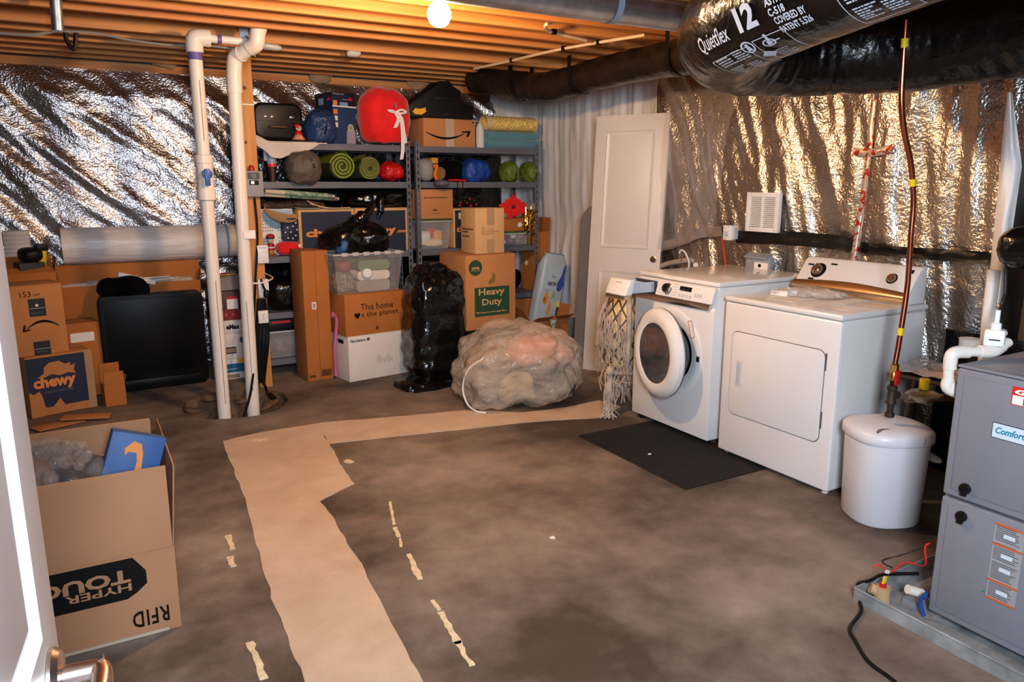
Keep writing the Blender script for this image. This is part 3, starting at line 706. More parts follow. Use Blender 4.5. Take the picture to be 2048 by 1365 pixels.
cable('blue_wire', 'short blue cable at the furnace foot inside the pan', [V((2.44, 1.36, .10)), V((2.435, 1.375, .07)), V((2.435, 1.37, .04)), V((2.44, 1.36, .012))], .007, mat('blue_wire', (30, 70, 140), .4))
p = aX(1843, 1123, 2.45)
t = obj('pvc_offcut', G().tube([V((2.50, 1.41, .056)), V((2.45, 1.435, .075))], .017, 16), PVC); tag(t, 'short white pvc offcut lying on the pan rim', 'pipe')
t = obj('pvc_collar', G().tube([V((2.4985, 1.4105, .056)), V((2.515, 1.402, .050))], .018, 16), PURP); tag(t, 'purple primed collar beside the white pvc offcut', 'pipe')

# gas line
gl = thing('gas_pipe', 'copper gas pipe with yellow bands rising before the dryer', 'pipe')
gy = 1.95
cp_ = [aY(px, py, gy) for px, py in ((1812, 40), (1806, 130), (1803, 200), (1808, 260), (1822, 330), (1827, 400), (1822, 470), (1816, 560), (1808, 620), (1797, 690), (1790, 728))]
obj('tube', G().tube(bez(cp_, 5), .0115, 14), COPPER, gl)
cb = bez(cp_, 10)
for px, py in ((1803, 86), (1824, 365), (1799, 664)):
    a = aY(px, py, gy); i = min(range(len(cb)), key=lambda k: (cb[k] - a).length); obj('yellow_band', G().tube([cb[max(0, i - 1)], cb[i], cb[min(i + 1, len(cb) - 1)]], .0125, 14), YELLOW, gl)
e = cp_[-1]
obj('flare_nut', G().lathe([(.014, 0), (.018, -.005), (.018, -.03), (.015, -.034)], 6, e), BRASS, gl, smooth=False)
va = obj('valve_body', G().lathe([(.012, -.03), (.016, -.035), (.018, -.06), (.016, -.075), (.012, -.078)], 16, e), BRASS, gl)
obj('valve_handle', G().box(e.x - .026, e.y - .03, e.z - .09, e.x + .006, e.y - .020, e.z - .025), RED, va, bevel=.004)
obj('nipple', G().tube([e + V((0, 0, -.078)), e + V((0, 0, -.10))], .0125, 12), BLACKP, gl)
obj('tee', G().lathe([(.017, -.098), (.022, -.102), (.022, -.115), (.018, -.12), (.019, -.165), (.022, -.17), (.022, -.18), (.014, -.182)], 16, e), IRON, gl)
obj('tee_branch', G().tube([e + V((0, 0, -.14)), e + V((.03, -.012, -.143))], .018, 14), IRON, gl)
obj('drip_leg', G().tube([e + V((0, 0, -.18)), e + V((0, 0, -.222))], .014, 14), IRON, gl)
obj('drip_cap', G().lathe([(.019, -.222), (.02, -.226), (.02, -.24), (.012, -.244)], 14, e), IRON, gl)
obj('branch_nipple', G().tube([e + V((.03, -.012, -.143)), e + V((.07, -.028, -.148))], .012, 12), GALV, gl)
rc = aY(1846, 792, 1.86)
rg = thing('gas_regulator', 'round cast gas regulator with a yellow cap', 'regulator', rc)
CAST = mat('cast_metal', (176, 160, 140), .35, .9, var=.1)
obj('housing', G().lathe([(.02, -.03), (.04, -.025), (.068, -.004), (.07, 0), (.07, .008), (.05, .02), (.025, .026), (.018, .035)], 28), CAST, rg)
obj('inlet', G().tube([(-.075, .03, -.012), (.0, 0, -.015), (.085, -.035, -.012)], .016, 14), CAST, rg)
obj('cap', G().lathe([(.021, .03), (.021, .075), (.018, .077), (.001, .077)], 18), YELLOW, rg)
obj('cap_tab', G().box(.02, -.006, .05, .034, .004, .07), YELLOW, rg)
obj('outlet_elbow', G().tube(bez([(.085, -.035, -.012), (.13, -.055, -.01), (.2, -.085, -.01), (.26, -.11, -.01)], 4), .018, 14), mat('rusty_iron', (104, 70, 48), .7, .5, var=.2), rg)
# low stand with a plastic wrapped sheet behind the bin
st = thing('metal_stand', 'dark folding stand holding a plastic wrapped tray behind the bin', 'stand', (0, 0, 0))
zt2 = .615
FR = mat('stand_brown', (52, 36, 28), .5, .3)
P1, P2, P3, P4 = [p + V((.05, 0, 0)) for p in (fl(1775, 752, zt2), fl(1905, 780, zt2), fl(1900, 745, zt2), fl(1800, 735, zt2))]
obj('top_frame', G().tube([P1, P2, P2 + V((.25, 0.05, 0)), P4 + V((.15, .03, 0)), P1], .012, 8), FR, st)
for a, b in ((P1.lerp(P2, .35), V((3.34, 2.09, 0))), (P2 + V((.1, 0, 0)), P2 + V((.1, -.0, -zt2))), (P4 + V((.13, .02, 0)), P4 + V((.13, .02, -zt2)))):
    obj('leg', G().tube([a, b], .012, 8), FR, st)
obj('tray', G().prism([tuple(p.to_2d()) for p in (P1, P2, P2 + V((.25, .05, 0)), P4 + V((.15, .03, 0)))], zt2 + .0, zt2 + .012), FR, st)
cx_ = (P1 + P2 + P4) / 3
def sheetf(u, v):
    p = (P1 + V((-.02, .01, 0))).lerp(P2, u).lerp((P4 + V((.15, .03, 0))).lerp(P2 + V((.22, .05, 0)), u), v)
    return (p.x, p.y, zt2 + .026 + .014 * nz(u * 5, v * 4, 71) + .004 * nz(u * 17, v * 13, 72))
t = obj('wrapped_sheet', G().grid(sheetf, 26, 16), mat('silver_wrap', (206, 188, 176), .2, .5, var=.05, bump=.4, bs=12, bd=.02)); tag(t, 'shiny plastic wrapped sheet lying on the dark stand', 'sheet')
def blk(u, v):
    a, b = V((3.82, 2.22, .02)), V((3.84, 1.5, .02)); p = a.lerp(b, u)
    return (p.x - .05 * abs(nz(u * 3, v * 2, 74)), p.y - .07 * abs(nz(u * 9 + v * 2, v * 1.5, 75)), .02 + v * .75)
t = obj('plastic_sheet', G().grid(blk, 40, 30), BLACKBAG); tag(t, 'glossy black plastic sheet hanging behind the regulator', 'sheet')

# ================================================================ fittings on the right wall
XW = WR - .13
def wallthing(name, label, cat, px, py, x=XW): return thing(name, label, cat, aX(px, py, x), -pi / 2)
vg = wallthing('wall_vent', 'white louvred vent grille on the foil wall above the washer', 'vent', 1492, 462)
vw = (aX(1492, 425, XW) - aX(1556, 425, XW)).length; vh = aX(1522, 383, XW).z - aX(1522, 462, XW).z
obj('frame', G().box(0, -.012, 0, .03, .02, vh).box(vw - .03, -.012, 0, vw, .02, vh).box(.03, -.012, 0, vw - .03, .02, .03).box(.03, -.012, vh - .03, vw - .03, .02, vh).box(vw / 2 - .008, -.011, .03, vw / 2 + .008, .02, vh - .03), WHITEP, vg, bevel=.002)
obj('backing', G().box(.02, .015, .02, vw - .02, .02, vh - .02), GREYP, vg)
n_ = 15
for i in range(n_):
    z = .036 + i * (vh - .075) / (n_ - 1)
    for x0, x1 in ((.03, vw / 2 - .008), (vw / 2 + .008, vw - .03)):
        obj('louvre', G().hexa([(x0, -.008, z - .002), (x1, -.008, z - .002), (x1, .012, z + .008), (x0, .012, z + .008)], [(x0, -.008, z + .001), (x1, -.008, z + .001), (x1, .012, z + .011), (x0, .012, z + .011)]), WHITEP, vg, smooth=False)
ob = wallthing('outlet_box', 'white outlet box between the two black wall bands', 'outlet', 1447, 480, WR - .15)
obj('cover', G().box(0, -.01, 0, .075, .03, .1), WHITEP, ob, bevel=.004); obj('side_bracket', G().box(.075, .0, .01, .10, .03, .085), GREYP, ob); obj('plug', G().box(.02, -.03, .035, .05, -.01, .06), GREYP, ob, bevel=.003)
wb = wallthing('washer_outlet_box', 'grey recessed outlet box on the foil wall behind the washer', 'outlet box', 1492, 540, WR - .16)
obj('box', G().box(0, -.01, 0, .20, .03, .1), mat('box_grey', (150, 152, 160), .5), wb, bevel=.006); obj('lid', G().hexa([(.005, -.03, .085), (.195, -.03, .085), (.195, .02, .1), (.005, .02, .1)], [(.005, -.032, .095), (.195, -.032, .095), (.195, .02, .12), (.005, .02, .12)]), mat('box_grey', (150, 152, 160)), wb)
obj('receptacle', G().box(.08, -.014, .015, .19, -.009, .06), PAPER, wb); obj('socket', disc([(.012, .0), (.012, .003), (.001, .003)], 14, (.125, -.0135, .04)), BLACKP, wb)
fa = wallthing('water_tap', 'small curved tap and hose behind the washer', 'tap', 1378, 528, WR - .14)
obj('spout', G().tube(bez([(0, 0, -.03), (0, 0, 0), (-.005, -.01, .04), (-.03, -.02, .085), (-.07, -.02, .095), (-.085, -.02, .07)], 6), .007, 10), WHITEP, fa)
obj('tip', G().tube([(-.085, -.02, .07), (-.087, -.02, .035)], .009, 10), CHROME, fa); obj('knob', G().blob((.07, 0, -.005), (.022, .02, .022), 12, 8), WHITEP, fa)
cable('washer_hose', 'grey ribbed hose lying behind the washer top', [aX(1312, 536, 3.85), aX(1335, 528, 3.86), aX(1360, 523, 3.87), aX(1382, 521, 3.9), aX(1395, 530, 3.93)], .02, mat('hose_grey', (190, 168, 150), .5, var=.1, bump=.4, bs=120))
# taped pipe with its crossing piece
RT = bpy.data.materials.new('red_print_tape'); RT.use_nodes = True
nt = RT.node_tree; b_ = nt.nodes['Principled BSDF']; tcn = nt.nodes.new('ShaderNodeTexCoord'); no_ = nt.nodes.new('ShaderNodeTexNoise'); no_.inputs['Scale'].default_value = 34
rp_ = nt.nodes.new('ShaderNodeValToRGB'); nt.links.new(tcn.outputs['Object'], no_.inputs['Vector']); nt.links.new(no_.outputs['Fac'], rp_.inputs[0]); nt.links.new(rp_.outputs[0], b_.inputs['Base Color'])
rp_.color_ramp.interpolation = 'CONSTANT'; rp_.color_ramp.elements[0].color = (*lin((206, 60, 36)), 1); rp_.color_ramp.elements[1].color = (*lin((224, 206, 186)), 1); rp_.color_ramp.elements[1].position = .44
b_.inputs['Roughness'].default_value = .3; b_.inputs['Metallic'].default_value = .6
XT = WR - .105
tp = [aX(px, py, XT) for px, py in ((1748, 200), (1742, 250), (1738, 300), (1730, 360), (1722, 420), (1716, 470), (1708, 522))]
def tape(pts, w, off=0.):
    C = bez(pts, 6); n = len(C); dz = abs(pts[-1].z - pts[0].z) > abs(pts[-1].y - pts[0].y)
    return G().grid(lambda u, v: tuple(C[min(n - 1, int(round(u * (n - 1))))] + V((-off - .006 * sin(pi * v) - .004 * nz(u * 9, v, 81), (v - .5) * w if dz else 0, 0 if dz else (v - .5) * w))), n, 5)
t = thing('seam_tape', 'red printed white seam tape running down the foil wall in a cross', 'tape')
obj('long_strip', tape(tp, .036), RT, t); obj('cross_strip', tape([aX(1708, 303, XT), aX(1735, 306, XT), aX(1760, 303, XT), aX(1786, 297, XT)], .045, .008), RT, t)
t = obj('taped_pipe', G().tube([aX(1722, 430, WR - .17), aX(1708, 522, WR - .17)], .02, 12), RT); tag(t, 'red and white taped pipe stub behind the dryer console', 'pipe')
cable('thin_wall_wire', 'thin red wire hanging on the foil left of the dryer console', [aX(1445, 478, WR - .16), aX(1447, 500, WR - .16), aX(1450, 520, WR - .16), aX(1452, 535, WR - .16)], .006, mat('red_wire', (225, 40, 34)))
# clear film hanging over the wall seams
CLF = mat('hanging_film', (200, 196, 194), .12, var=0, alpha=.22, bump=.7, bs=7, bd=.05)
def film(pxs, x, name, label, am=.03):
    a, b, c, d = [aX(px, py, x) for px, py in pxs]
    def fn(u, v):
        p = a.lerp(b, u).lerp(d.lerp(c, u), v); return (p.x - am * abs(nz(p.y * 5 + p.z * 3, p.z * 1.5, 91)) - am * .4 * nz(p.y * 14 - p.z * 8, p.z * 4, 92), p.y, p.z)
    t = obj(name, G().grid(fn, 50, 50), CLF, ang=180); tag(t, label, 'sheet')
film(((1335, 165), (1475, 185), (1425, 470), (1318, 500)), WR - .15, 'clear_film', 'wrinkled clear plastic film over the foil beside the leaning door', .06)
# ================================================================ under the joists: ducts, pipes, cables
FLEX = mat('flex_jacket', (13, 11, 11), .25, var=.15, vs=8, bump=.35, bs=16, bd=.03, spec=.5)
def flex(pts, r, wr=.02, fq=3., seed=0, n=40, kk=24, calm=0):
    C = bez(pts, kk); k = len(C); g = G(); T = [(C[min(i + 1, k - 1)] - C[max(i - 1, 0)]).normalized() for i in range(k)]
    u = V((0, 0, 1)); u = (u - T[0] * u.dot(T[0])).normalized(); vs = []; s = 0; FR_ = []
    for i in range(k):
        u = (u - T[i] * u.dot(T[i])).normalized(); w = T[i].cross(u)
        if i: s += (C[i] - C[i - 1]).length
        FR_.append((C[i], T[i], u.copy(), w.copy(), s))
        for j in range(n):
            a = 2 * pi * j / n
            q = 1 + wr * (1 if not calm or s > calm else .3) * (N.noise(V((s * 22 * fq / 3, cos(a) * 1.1, sin(a) * 1.1 + seed))) * 1.1 + N.noise(V((s * 9, cos(a) * 1.6 + seed, sin(a) * 1.6))))
            vs.append(C[i] + (u * cos(a) + w * sin(a)) * r * q)
    g.add(vs, [(i * n + j, i * n + (j + 1) % n, (i + 1) * n + (j + 1) % n, (i + 1) * n + j) for i in range(k - 1) for j in range(n)] + [tuple(range(n - 1, -1, -1)), tuple(range((k - 1) * n, k * n))])
    return g, FR_
A_PTS = [(2.1, .75, 2.24), (2.13, 1.15, 2.22), (2.16, 1.55, 2.18), (2.20, 1.92, 2.14), (2.27, 2.22, 2.11)]
B_PTS = [(2.42, 2.45, 2.095), (2.64, 2.59, 2.09), (2.92, 2.60, 2.09), (3.16, 2.46, 2.10), (3.34, 2.18, 2.10), (3.42, 1.8, 2.12), (3.40, 1.3, 2.14), (3.36, .7, 2.15)]
RA = .195
fd_ = thing('flexible_duct', 'large black flexible duct with white lettering looping over the dryer', 'duct')
ga, fra = flex(A_PTS + B_PTS, RA, .03, 3., 2, 64, 30, 1.7)
obj('jacket', ga, FLEX, fd_, ang=180)
g = G(); f0 = fra[int(len(fra) * .305)]
WLET = mat('jacket_print', (196, 204, 220), .6, var=0)
AN = -2.42
def wrap(me, s0, a0, name='lettering', flip=1):
    # text plane (x along the duct, y around it) onto the jacket; a0 is the angle of the base line
    for p in me.vertices:
        s = s0 - p.co.x; i = max(1, min(len(fra) - 1, next((k for k in range(len(fra)) if fra[k][4] > s), len(fra) - 1)))
        c0, c1 = fra[i - 1], fra[i]; t = (s - c0[4]) / max(1e-6, c1[4] - c0[4]); c = c0[0].lerp(c1[0], t); u_, w_ = c0[2].lerp(c1[2], t), c0[3].lerp(c1[3], t)
        a = 2 * AN - a0 + p.co.y / RA; p.co = c + (u_ * cos(a) + w_ * sin(a)) * (RA * 1.016 + .003 + (0 if name == 'lettering' else 0))
    bm_ = bmesh.new(); bm_.from_mesh(me); bm_.normal_update(); bm_.to_mesh(me); bm_.free()
    return link(name, me, WLET, fd_)
def frame_mesh(w, h, t=.003):
    g = G(); n = 14
    for i in range(n):
        a, b = w * i / n, w * (i + 1) / n
        for y in (0, h - t): g.add([(a, y, 0), (b, y, 0), (b, y + t, 0), (a, y + t, 0)], [(0, 1, 2, 3)])
        a, b = h * i / n, h * (i + 1) / n
        for x in (0, w - t): g.add([(x, a, 0), (x + t, a, 0), (x + t, b, 0), (x, b, 0)], [(0, 1, 2, 3)])
    me = bpy.data.meshes.new('print_frame'); me.from_pydata(g.v, [], g.f); return me
def lines_mesh(w, h, rows, seed=0, t=.5):
    g = G(); rd = random.Random(seed)
    for r_ in range(rows):
        y = h - (r_ + 1) * h / rows; x = 0; e = w * (.6 + .4 * rd.random())
        while x < e:
            l = .006 + .014 * rd.random(); g.add([(x, y, 0), (x + l, y, 0), (x + l, y + t * h / rows, 0), (x, y + t * h / rows, 0)], [(0, 1, 2, 3)]); x += l + .003
    me = bpy.data.meshes.new('fine_print'); me.from_pydata(g.v, [], g.f); return me
def ring_mesh(w, h, k=24, t=.25):
    g = G(); g.add([(w / 2 + w / 2 * f * cos(2 * pi * i / k), h / 2 + h / 2 * f * sin(2 * pi * i / k), 0) for f in (1, 1 - t) for i in range(k)], [(i, (i + 1) % k, k + (i + 1) % k, k + i) for i in range(k)])
    g.add([(w * .3, h * .2, 0), (w * .7, h * .2, 0), (w * .6, h * .8, 0), (w * .4, h * .8, 0)], [(0, 1, 2, 3)])
    me = bpy.data.meshes.new('seal'); me.from_pydata(g.v, [], g.f); return me
def dia_mesh(w, h):
    g = G().add([(0, h / 2, 0), (w / 2, 0, 0), (w, h / 2, 0), (w / 2, h, 0)], [(0, 1, 2, 3)]); me = bpy.data.meshes.new('diamond'); me.from_pydata(g.v, [], g.f); return me
SL = next(f[4] for f in fra if (f[0] - V(A_PTS[-1])).length < .03)
def block(s, a):   # one repeat of the print, s = where its left edge lies on the duct
    wrap(text_mesh('Quietflex', .17, .07, shear=.3, bold=.01), s, a, 'brand_lettering')
    wrap(frame_mesh(.2, .16), s - .0, a + 1.00, 'print_frame'); wrap(lines_mesh(.085, .05, 4, 1), s - .02, a + .42, 'fine_print'); wrap(lines_mesh(.07, .07, 6, 2), s - .02, a + .86, 'fine_print')
    wrap(lines_mesh(.06, .055, 5, 3), s - .115, a + .42, 'fine_print'); wrap(lines_mesh(.07, .06, 5, 4), s - .11, a + .86, 'fine_print')
    wrap(ring_mesh(.06, .055), s - .175, a + .36, 'seal'); wrap(dia_mesh(.07, .05), s - .21, a + .68, 'diamond'); wrap(text_mesh('L', .05, .04), s - .3, a + .3, 'print_mark')
block(SL + .02, AN - .1)
wrap(text_mesh('12', .10, .085, bold=.04), SL - .20, AN - .18, 'size_number')
wrap(text_mesh('R-4.2', .105, .06, bold=.03), SL - .345, AN - .58, 'lettering'); wrap(text_mesh('ASTM\nC-518', .07, .06, bold=.03), SL - .35, AN - .22, 'lettering'); wrap(text_mesh('COVERED BY\nPATENT 5,526', .13, .065, bold=.03), SL - .36, AN + .14, 'lettering')
wrap(frame_mesh(.15, .14), SL - .22, AN + .75, 'print_frame'); wrap(ring_mesh(.06, .035), SL - .25, AN + .28, 'seal'); wrap(lines_mesh(.09, .06, 5, 7, .3), SL - .25, AN + .68, 'fine_print')
block(SL - .60, AN - .35); block(SL - .95, AN - .5)
# strap and ceiling hook for the loop
obj('strap', G().tube([(2.16, 1.62, 2.36), (2.16, 1.62, 2.40)], .012, 8), BLACKP, fd_)
# small black duct
C_PTS = [tuple(aX(px, py, x)) for px, py, x in ((948, 158, 3.05), (985, 163, 3.12), (1035, 170, 3.2), (1090, 174, 3.27), (1140, 163, 3.32), (1200, 147, 3.34), (1290, 127, 3.34), (1380, 112, 3.30), (1500, 95, 3.2))]
gc, frc = flex(C_PTS, .108, .05, 4., 9, 32, 14)
sd = thing('branch_duct', 'smaller black flexible duct hung along the right wall under the joists', 'duct')
obj('jacket', gc, mat('branch_jacket', (34, 26, 20), .35, var=.2, bump=.4, bs=12, bd=.03), sd, ang=180)
for i in (30, 62, 96):
    c = frc[min(i, len(frc) - 1)][0]; tt = frc[min(i, len(frc) - 1)][1]; w_ = V((tt.y, -tt.x, 0)).normalized()
    g = G(); pts = [c + w_ * .118 * cos(a) + V((0, 0, .118 * sin(a))) for a in [pi * k / 12 for k in range(0, -13, -1)]]
    pts = [pts[0] + V((0, 0, .15))] + pts + [pts[-1] + V((0, 0, .15))]
    pts = [V((p.x, p.y, min(p.z, ZC + .02))) for p in pts]
    g.add([q for p in pts for q in (p - tt * .022, p + tt * .022)], [(2 * k, 2 * k + 1, 2 * k + 3, 2 * k + 2) for k in range(len(pts) - 1)])
    obj('strap', g, BLACKP, sd)
film(((940, 195), (1015, 192), (1010, 262), (950, 250)), 3.62, 'clear_film', 'crumpled clear plastic scrap over the yellow roll on the shelf', .05)
# round steel duct
gd = thing('steel_duct', 'round galvanized steel duct under the joists with a grey hanger strap', 'duct')
ya = 3.14
d0, d1_ = V((1.35, ya, 2.328)), V((3.0, ya, 2.328))
obj('duct', G().tube([d0, d1_], .069, 36), GALV, gd)
obj('collar', G().tube([V((2.35, ya, 2.328)), V((2.42, ya, 2.328))], .071, 36), GALV, gd)
STRAP = mat('strap_grey', (140, 156, 176), .5, .3, var=.05)
sxp = aY(1215, 30, ya).x
g = G(); pts = [(sxp + .035, ya - .073, 2.42)] + [(sxp + .03 - .03 * (k / 10), ya - .073 * cos(pi * k / 10), 2.328 - .073 * sin(pi * k / 10)) for k in range(11)] + [(sxp, ya + .073, 2.42)]
g.add([(x + dx, y, z) for x, y, z in pts for dx in (-.018, .018)], [(2 * k, 2 * k + 1, 2 * k + 3, 2 * k + 2) for k in range(len(pts) - 1)])
obj('hanger_strap', g, STRAP, gd)
# cream tubing clipped beneath the joists
PEX = mat('cream_tubing', (232, 206, 170), .4, var=.03)
px_ = thing('water_tubing', 'cream water tubing clipped under the joists with a curled branch', 'pipe')
zt = ZC - .013
main_t = [fl(948, 138, zt), fl(960, 135, zt), fl(1020, 122, zt), fl(1100, 103, zt), fl(1180, 88, zt), fl(1290, 70, zt)]
obj('tube', G().tube(bez(main_t, 5), .010, 12), PEX, px_)
obj('branch_tube', G().tube(bez([fl(1108, 44, ZC + .03), fl(1093, 48, zt + .005), fl(1092, 58, zt), fl(1110, 66, zt), fl(1150, 76, zt), fl(1172, 81, zt)], 6), .010, 12), PEX, px_)
for px, py in ((1024, 121), (1128, 97), (1198, 85), (1108, 64)):
    p = fl(px, py, zt); obj('clip', G().box(p.x - .018, p.y - .01, p.z - .014, p.x + .018, p.y + .01, ZC + .004), BLACKP, px_, bevel=.003)
# slack cables and a rod at the upper left
SC = mat('cable_grey', (150, 146, 142), .4, .3, var=.05)
y_ = jy[6]
cable('ceiling_cable', 'flat grey cable slung below the joists at the upper left', [aY(px, py, y_ + .02) for px, py in ((-60, 58), (0, 66), (60, 69), (118, 62))], .008, SC)
cable('ceiling_cable', 'flat grey cable sagging from the steel rod toward the wooden post', [aY(px, py, y_ + .03) for px, py in ((118, 62), (190, 66), (260, 80), (340, 90), (420, 92), (475, 99))], .007, SC)
zr = [aY(112, -12, 4.7), aY(113, 10, 4.7), aY(116, 62, 4.7)]
t = obj('hanging_rod', G().tube([zr[0] + V((0, 0, .1)), zr[2]], .028, 18), GALV); tag(t, 'short steel pipe hanging down between the joists at upper left', 'pipe')
cable('dark_wire', 'dark wire dangling between the joists beside the steel pipe', [aY(130, 60, 5.2), aY(133, 80, 5.2), aY(148, 98, 5.2), aY(152, 62, 5.2)], .012, BLACKP)
FLUO = mat('grey_film_fold', (200, 196, 190), .4, var=.05)
for i, (px, py, w, lab) in enumerate(((542, 86, .16, 'pale plastic scrap caught between the joists beside the pvc pipe'), (708, 99, .1, 'pale plastic scrap caught between the joists above the shelf'))):
    p = aY(px, py, jy[5] + .0); p.z = ZC - .018; t = obj('plastic_scrap', G().blob((0, 0, 0), (w / 2, .04, .022), 16, 8, .8, .3, 20, i), FLUO, M=Matrix.Translation(p)); tag(t, lab, 'litter')
for i, (px, py, w) in enumerate(((330, 122, .11), (640, 154, .1), (838, 168, .1))):
    p = aY(px, py, WB - .10); t = obj('insulation_tuft', G().blob((0, 0, 0), (w, .03, .05), 16, 8, .9, .35, 16, i + 4), mat('tuft', (170, 140, 108), .9, var=.1, alpha=.8), M=Matrix.Translation(p)); tag(t, ('pale insulation tuft at the foil top left of the first pvc pipe', 'pale insulation tuft at the foil top above the dark printed carton', 'pale insulation tuft at the foil top right of the red sack')[i], 'insulation')

# ================================================================ post, pvc pipes and electrics
yp = 5.66
po = thing('wooden_post', 'knotty wooden post beside the vent pipe and the shelves', 'post', (0, 0, 0))
xa, xb = aY(484, 250, yp).x, aY(509, 250, yp).x
obj('stud', G().box(xa - .005, yp, .0, xb + .005, yp + .04, ZC - .002), POSTW, po, bevel=.003)
for px, py, r in ((489, 176, .014), (484, 265, .01), (491, 285, .011)):
    p = aY(px, py, yp); obj('knot', disc([(r, 0), (r * .8, .0012), (.0005, .0012)], 12, (p.x, yp, p.z)), mat('knot_brown', (120, 60, 24), .7), po)
for py, c in ((210, None), (549, None)):
    z = aY(495, py, yp).z; obj('zip_tie', G().box(xa - .12 if py > 300 else xa - .01, yp - .10 if py > 300 else yp - .002, z, xb + .007, yp - .001, z + .007) if py < 300 else G().tube(bez([(xa - .14, 5.17, z), (xa - .05, 5.15, z - .005), (xb - .02, 5.3, z + .005), (xb + .004, yp - .004, z)], 4), .005, 8), WHITEP, po)
# pipe one: sump discharge with a blue ball valve
p1 = thing('discharge_pipe', 'white pvc pipe with blue handled ball valve standing in the sump', 'pipe')
x1, y1, rr = .708, 5.04, .040
obj('riser', G().tube([(x1, y1, -.4), (x1, y1, 2.33)], rr, 24), PVC, p1)
zv = aY(412, 355, y1).z
obj('union', G().lathe([(rr + .001, -.14), (.056, -.135), (.056, -.075), (.050, -.07), (.050, .08), (.054, .085), (.054, .13), (rr + .001, .135)], 26, (x1, y1, zv)), PVC, p1)
va = obj('valve_handle', G().lathe([(.012, 0), (.03, .004), (.03, .022), (.02, .026), (.001, .026)], 18, (x1 + .005, y1 - .05, zv + .02), 'y'), mat('blue_handle', (40, 84, 156), .4, var=.02), p1)
obj('lever', G().box(x1 - .012, y1 - .082, zv - .05, x1 + .018, y1 - .066, zv + .05), mat('blue_handle', (40, 84, 156)), va, bevel=.004)
obj('elbow', G().tube(bez([(x1, y1, 2.26), (x1, y1, 2.31), (x1 + .008, y1, 2.338), (x1 + .04, y1, 2.345), (x1 + .09, y1, 2.345)], 5), .05, 22), PVC, p1)
obj('primer_ring', G().tube([(x1, y1, 2.215), (x1, y1, 2.258)], rr + .001, 24), PURP, p1)
obj('side_run', G().tube([(x1 + .09, y1, 2.345), (aY(488, 58, y1).x, y1, 2.345)], .024, 16), PVC, p1)
obj('primer_ring', G().tube([(x1 + .13, y1, 2.345), (x1 + .155, y1, 2.345)], .025, 16), PURP, p1)
g = G()
obj('pipe_print', G().box(x1 + .004, y1 - rr - .0006, .1, x1 + .009, y1 - rr + .002, .9), mat('print_grey', (150, 130, 118), .6), p1)
obj('pipe_print', G().box(x1 + .004, y1 - rr - .0006, 1.75, x1 + .009, y1 - rr + .002, 2.1), mat('print_grey', (150, 130, 118)), p1)
# pipe two: radon style vent with an offset
p2 = thing('vent_pipe', 'white pvc vent pipe with an offset bend strapped to the post', 'pipe')
y2 = 5.075
P = [V((aY(507, 824, y2).x, y2, -.4)), V((aY(507, 824, y2).x, y2, 0)), V((aY(469, 180, y2).x, y2, aY(469, 180, y2).z))]
q1, q2, q3, q4 = aY(468, 150, y2), aY(468, 118, y2), aY(512, 88, y2 - .12), aY(521, 30, y2 - .16)
q5 = q4 + V((.02, -.02, .09))
P[1].x = P[0].x; 
obj('riser', G().tube([P[0], P[1], P[2]], .041, 24), PVC, p2)
obj('coupling', G().tube([P[2] + V((0, 0, -.02)), q1], .047, 24), PVC, p2)
obj('elbow', G().tube(bez([q1 + V((0, 0, -.01)), q2 + V((0, 0, -.03)), q2 + V((.012, 0, .012)), q2.lerp(q3, .35)], 6), .046, 24), PVC, p2)
obj('offset', G().tube([q2.lerp(q3, .2), q3], .041, 24), PVC, p2)
obj('elbow', G().tube(bez([q3.lerp(q2, .28), q3, q3.lerp(q4, .25), q3.lerp(q4, .6)], 6), .047, 24), PVC, p2)
obj('upper_run', G().tube([q3.lerp(q4, .2), V((q5.x, q5.y, 2.50))], .042, 24), PVC, p2)
xx = P[1].x
obj('pipe_print', G().box(xx - .003, y2 - .0416, .15, xx + .001, y2 - .039, .75), mat('print_grey', (150, 130, 118)), p2)
t = thing('pipe_strap', 'steel strap loop hanging beside the offset vent pipe', 'strap', aY(489, 65, y2 + .05))
obj('band', G().box(-.03, -.004, -.10, .02, 0, .15), GALV, t); obj('hook', G().tube(bez([(0, -.01, -.02), (.03, -.015, -.06), (.05, -.01, -.14)], 5).__add__([]), .008, 8), GALV, t)
# alarm box and outlets on the post
ab = thing('alarm_box', 'grey pump alarm box with a red dome lamp on the post', 'alarm', (0, yp - .062, 0))
x0, x1b, z0, z1 = rect(489, 342, 527, 394, yp - .06)
obj('case', G().box(x0, 0, z0, x1b, .06, z1), mat('alarm_grey', (150, 148, 150), .5, var=.02), ab, bevel=.006)
obj('dome_lamp', G().lathe([(.02, 0), (.02, .02), (.016, .034), (.008, .04), (.001, .041)], 18, ((x0 * .55 + x1b * .45), .025, z1)), RED, ab)
cx = (x0 + x1b) / 2; hh = z1 - z0
obj('gauge_panel', G().box(cx - .04, -.003, z0 + hh * .68, cx + .04, .002, z1 - hh * .06), mat('gauge_dark', (60, 56, 52), .4), ab)
obj('gauge_dial', disc([(.018, .003), (.018, .007), (.001, .007)], 16, (cx, .0, z0 + hh * .8)), STEEL, ab)
obj('switch_frame', G().box(cx - .032, -.004, z0 + hh * .46, cx + .032, .002, z0 + hh * .64), BLACKP, ab, bevel=.002)
obj('indicator', G().box(cx - .02, -.007, z0 + hh * .5, cx + .0, -.003, z0 + hh * .6), mat('indicator_glow', (255, 190, 150), emit=2.5, var=0), ab)
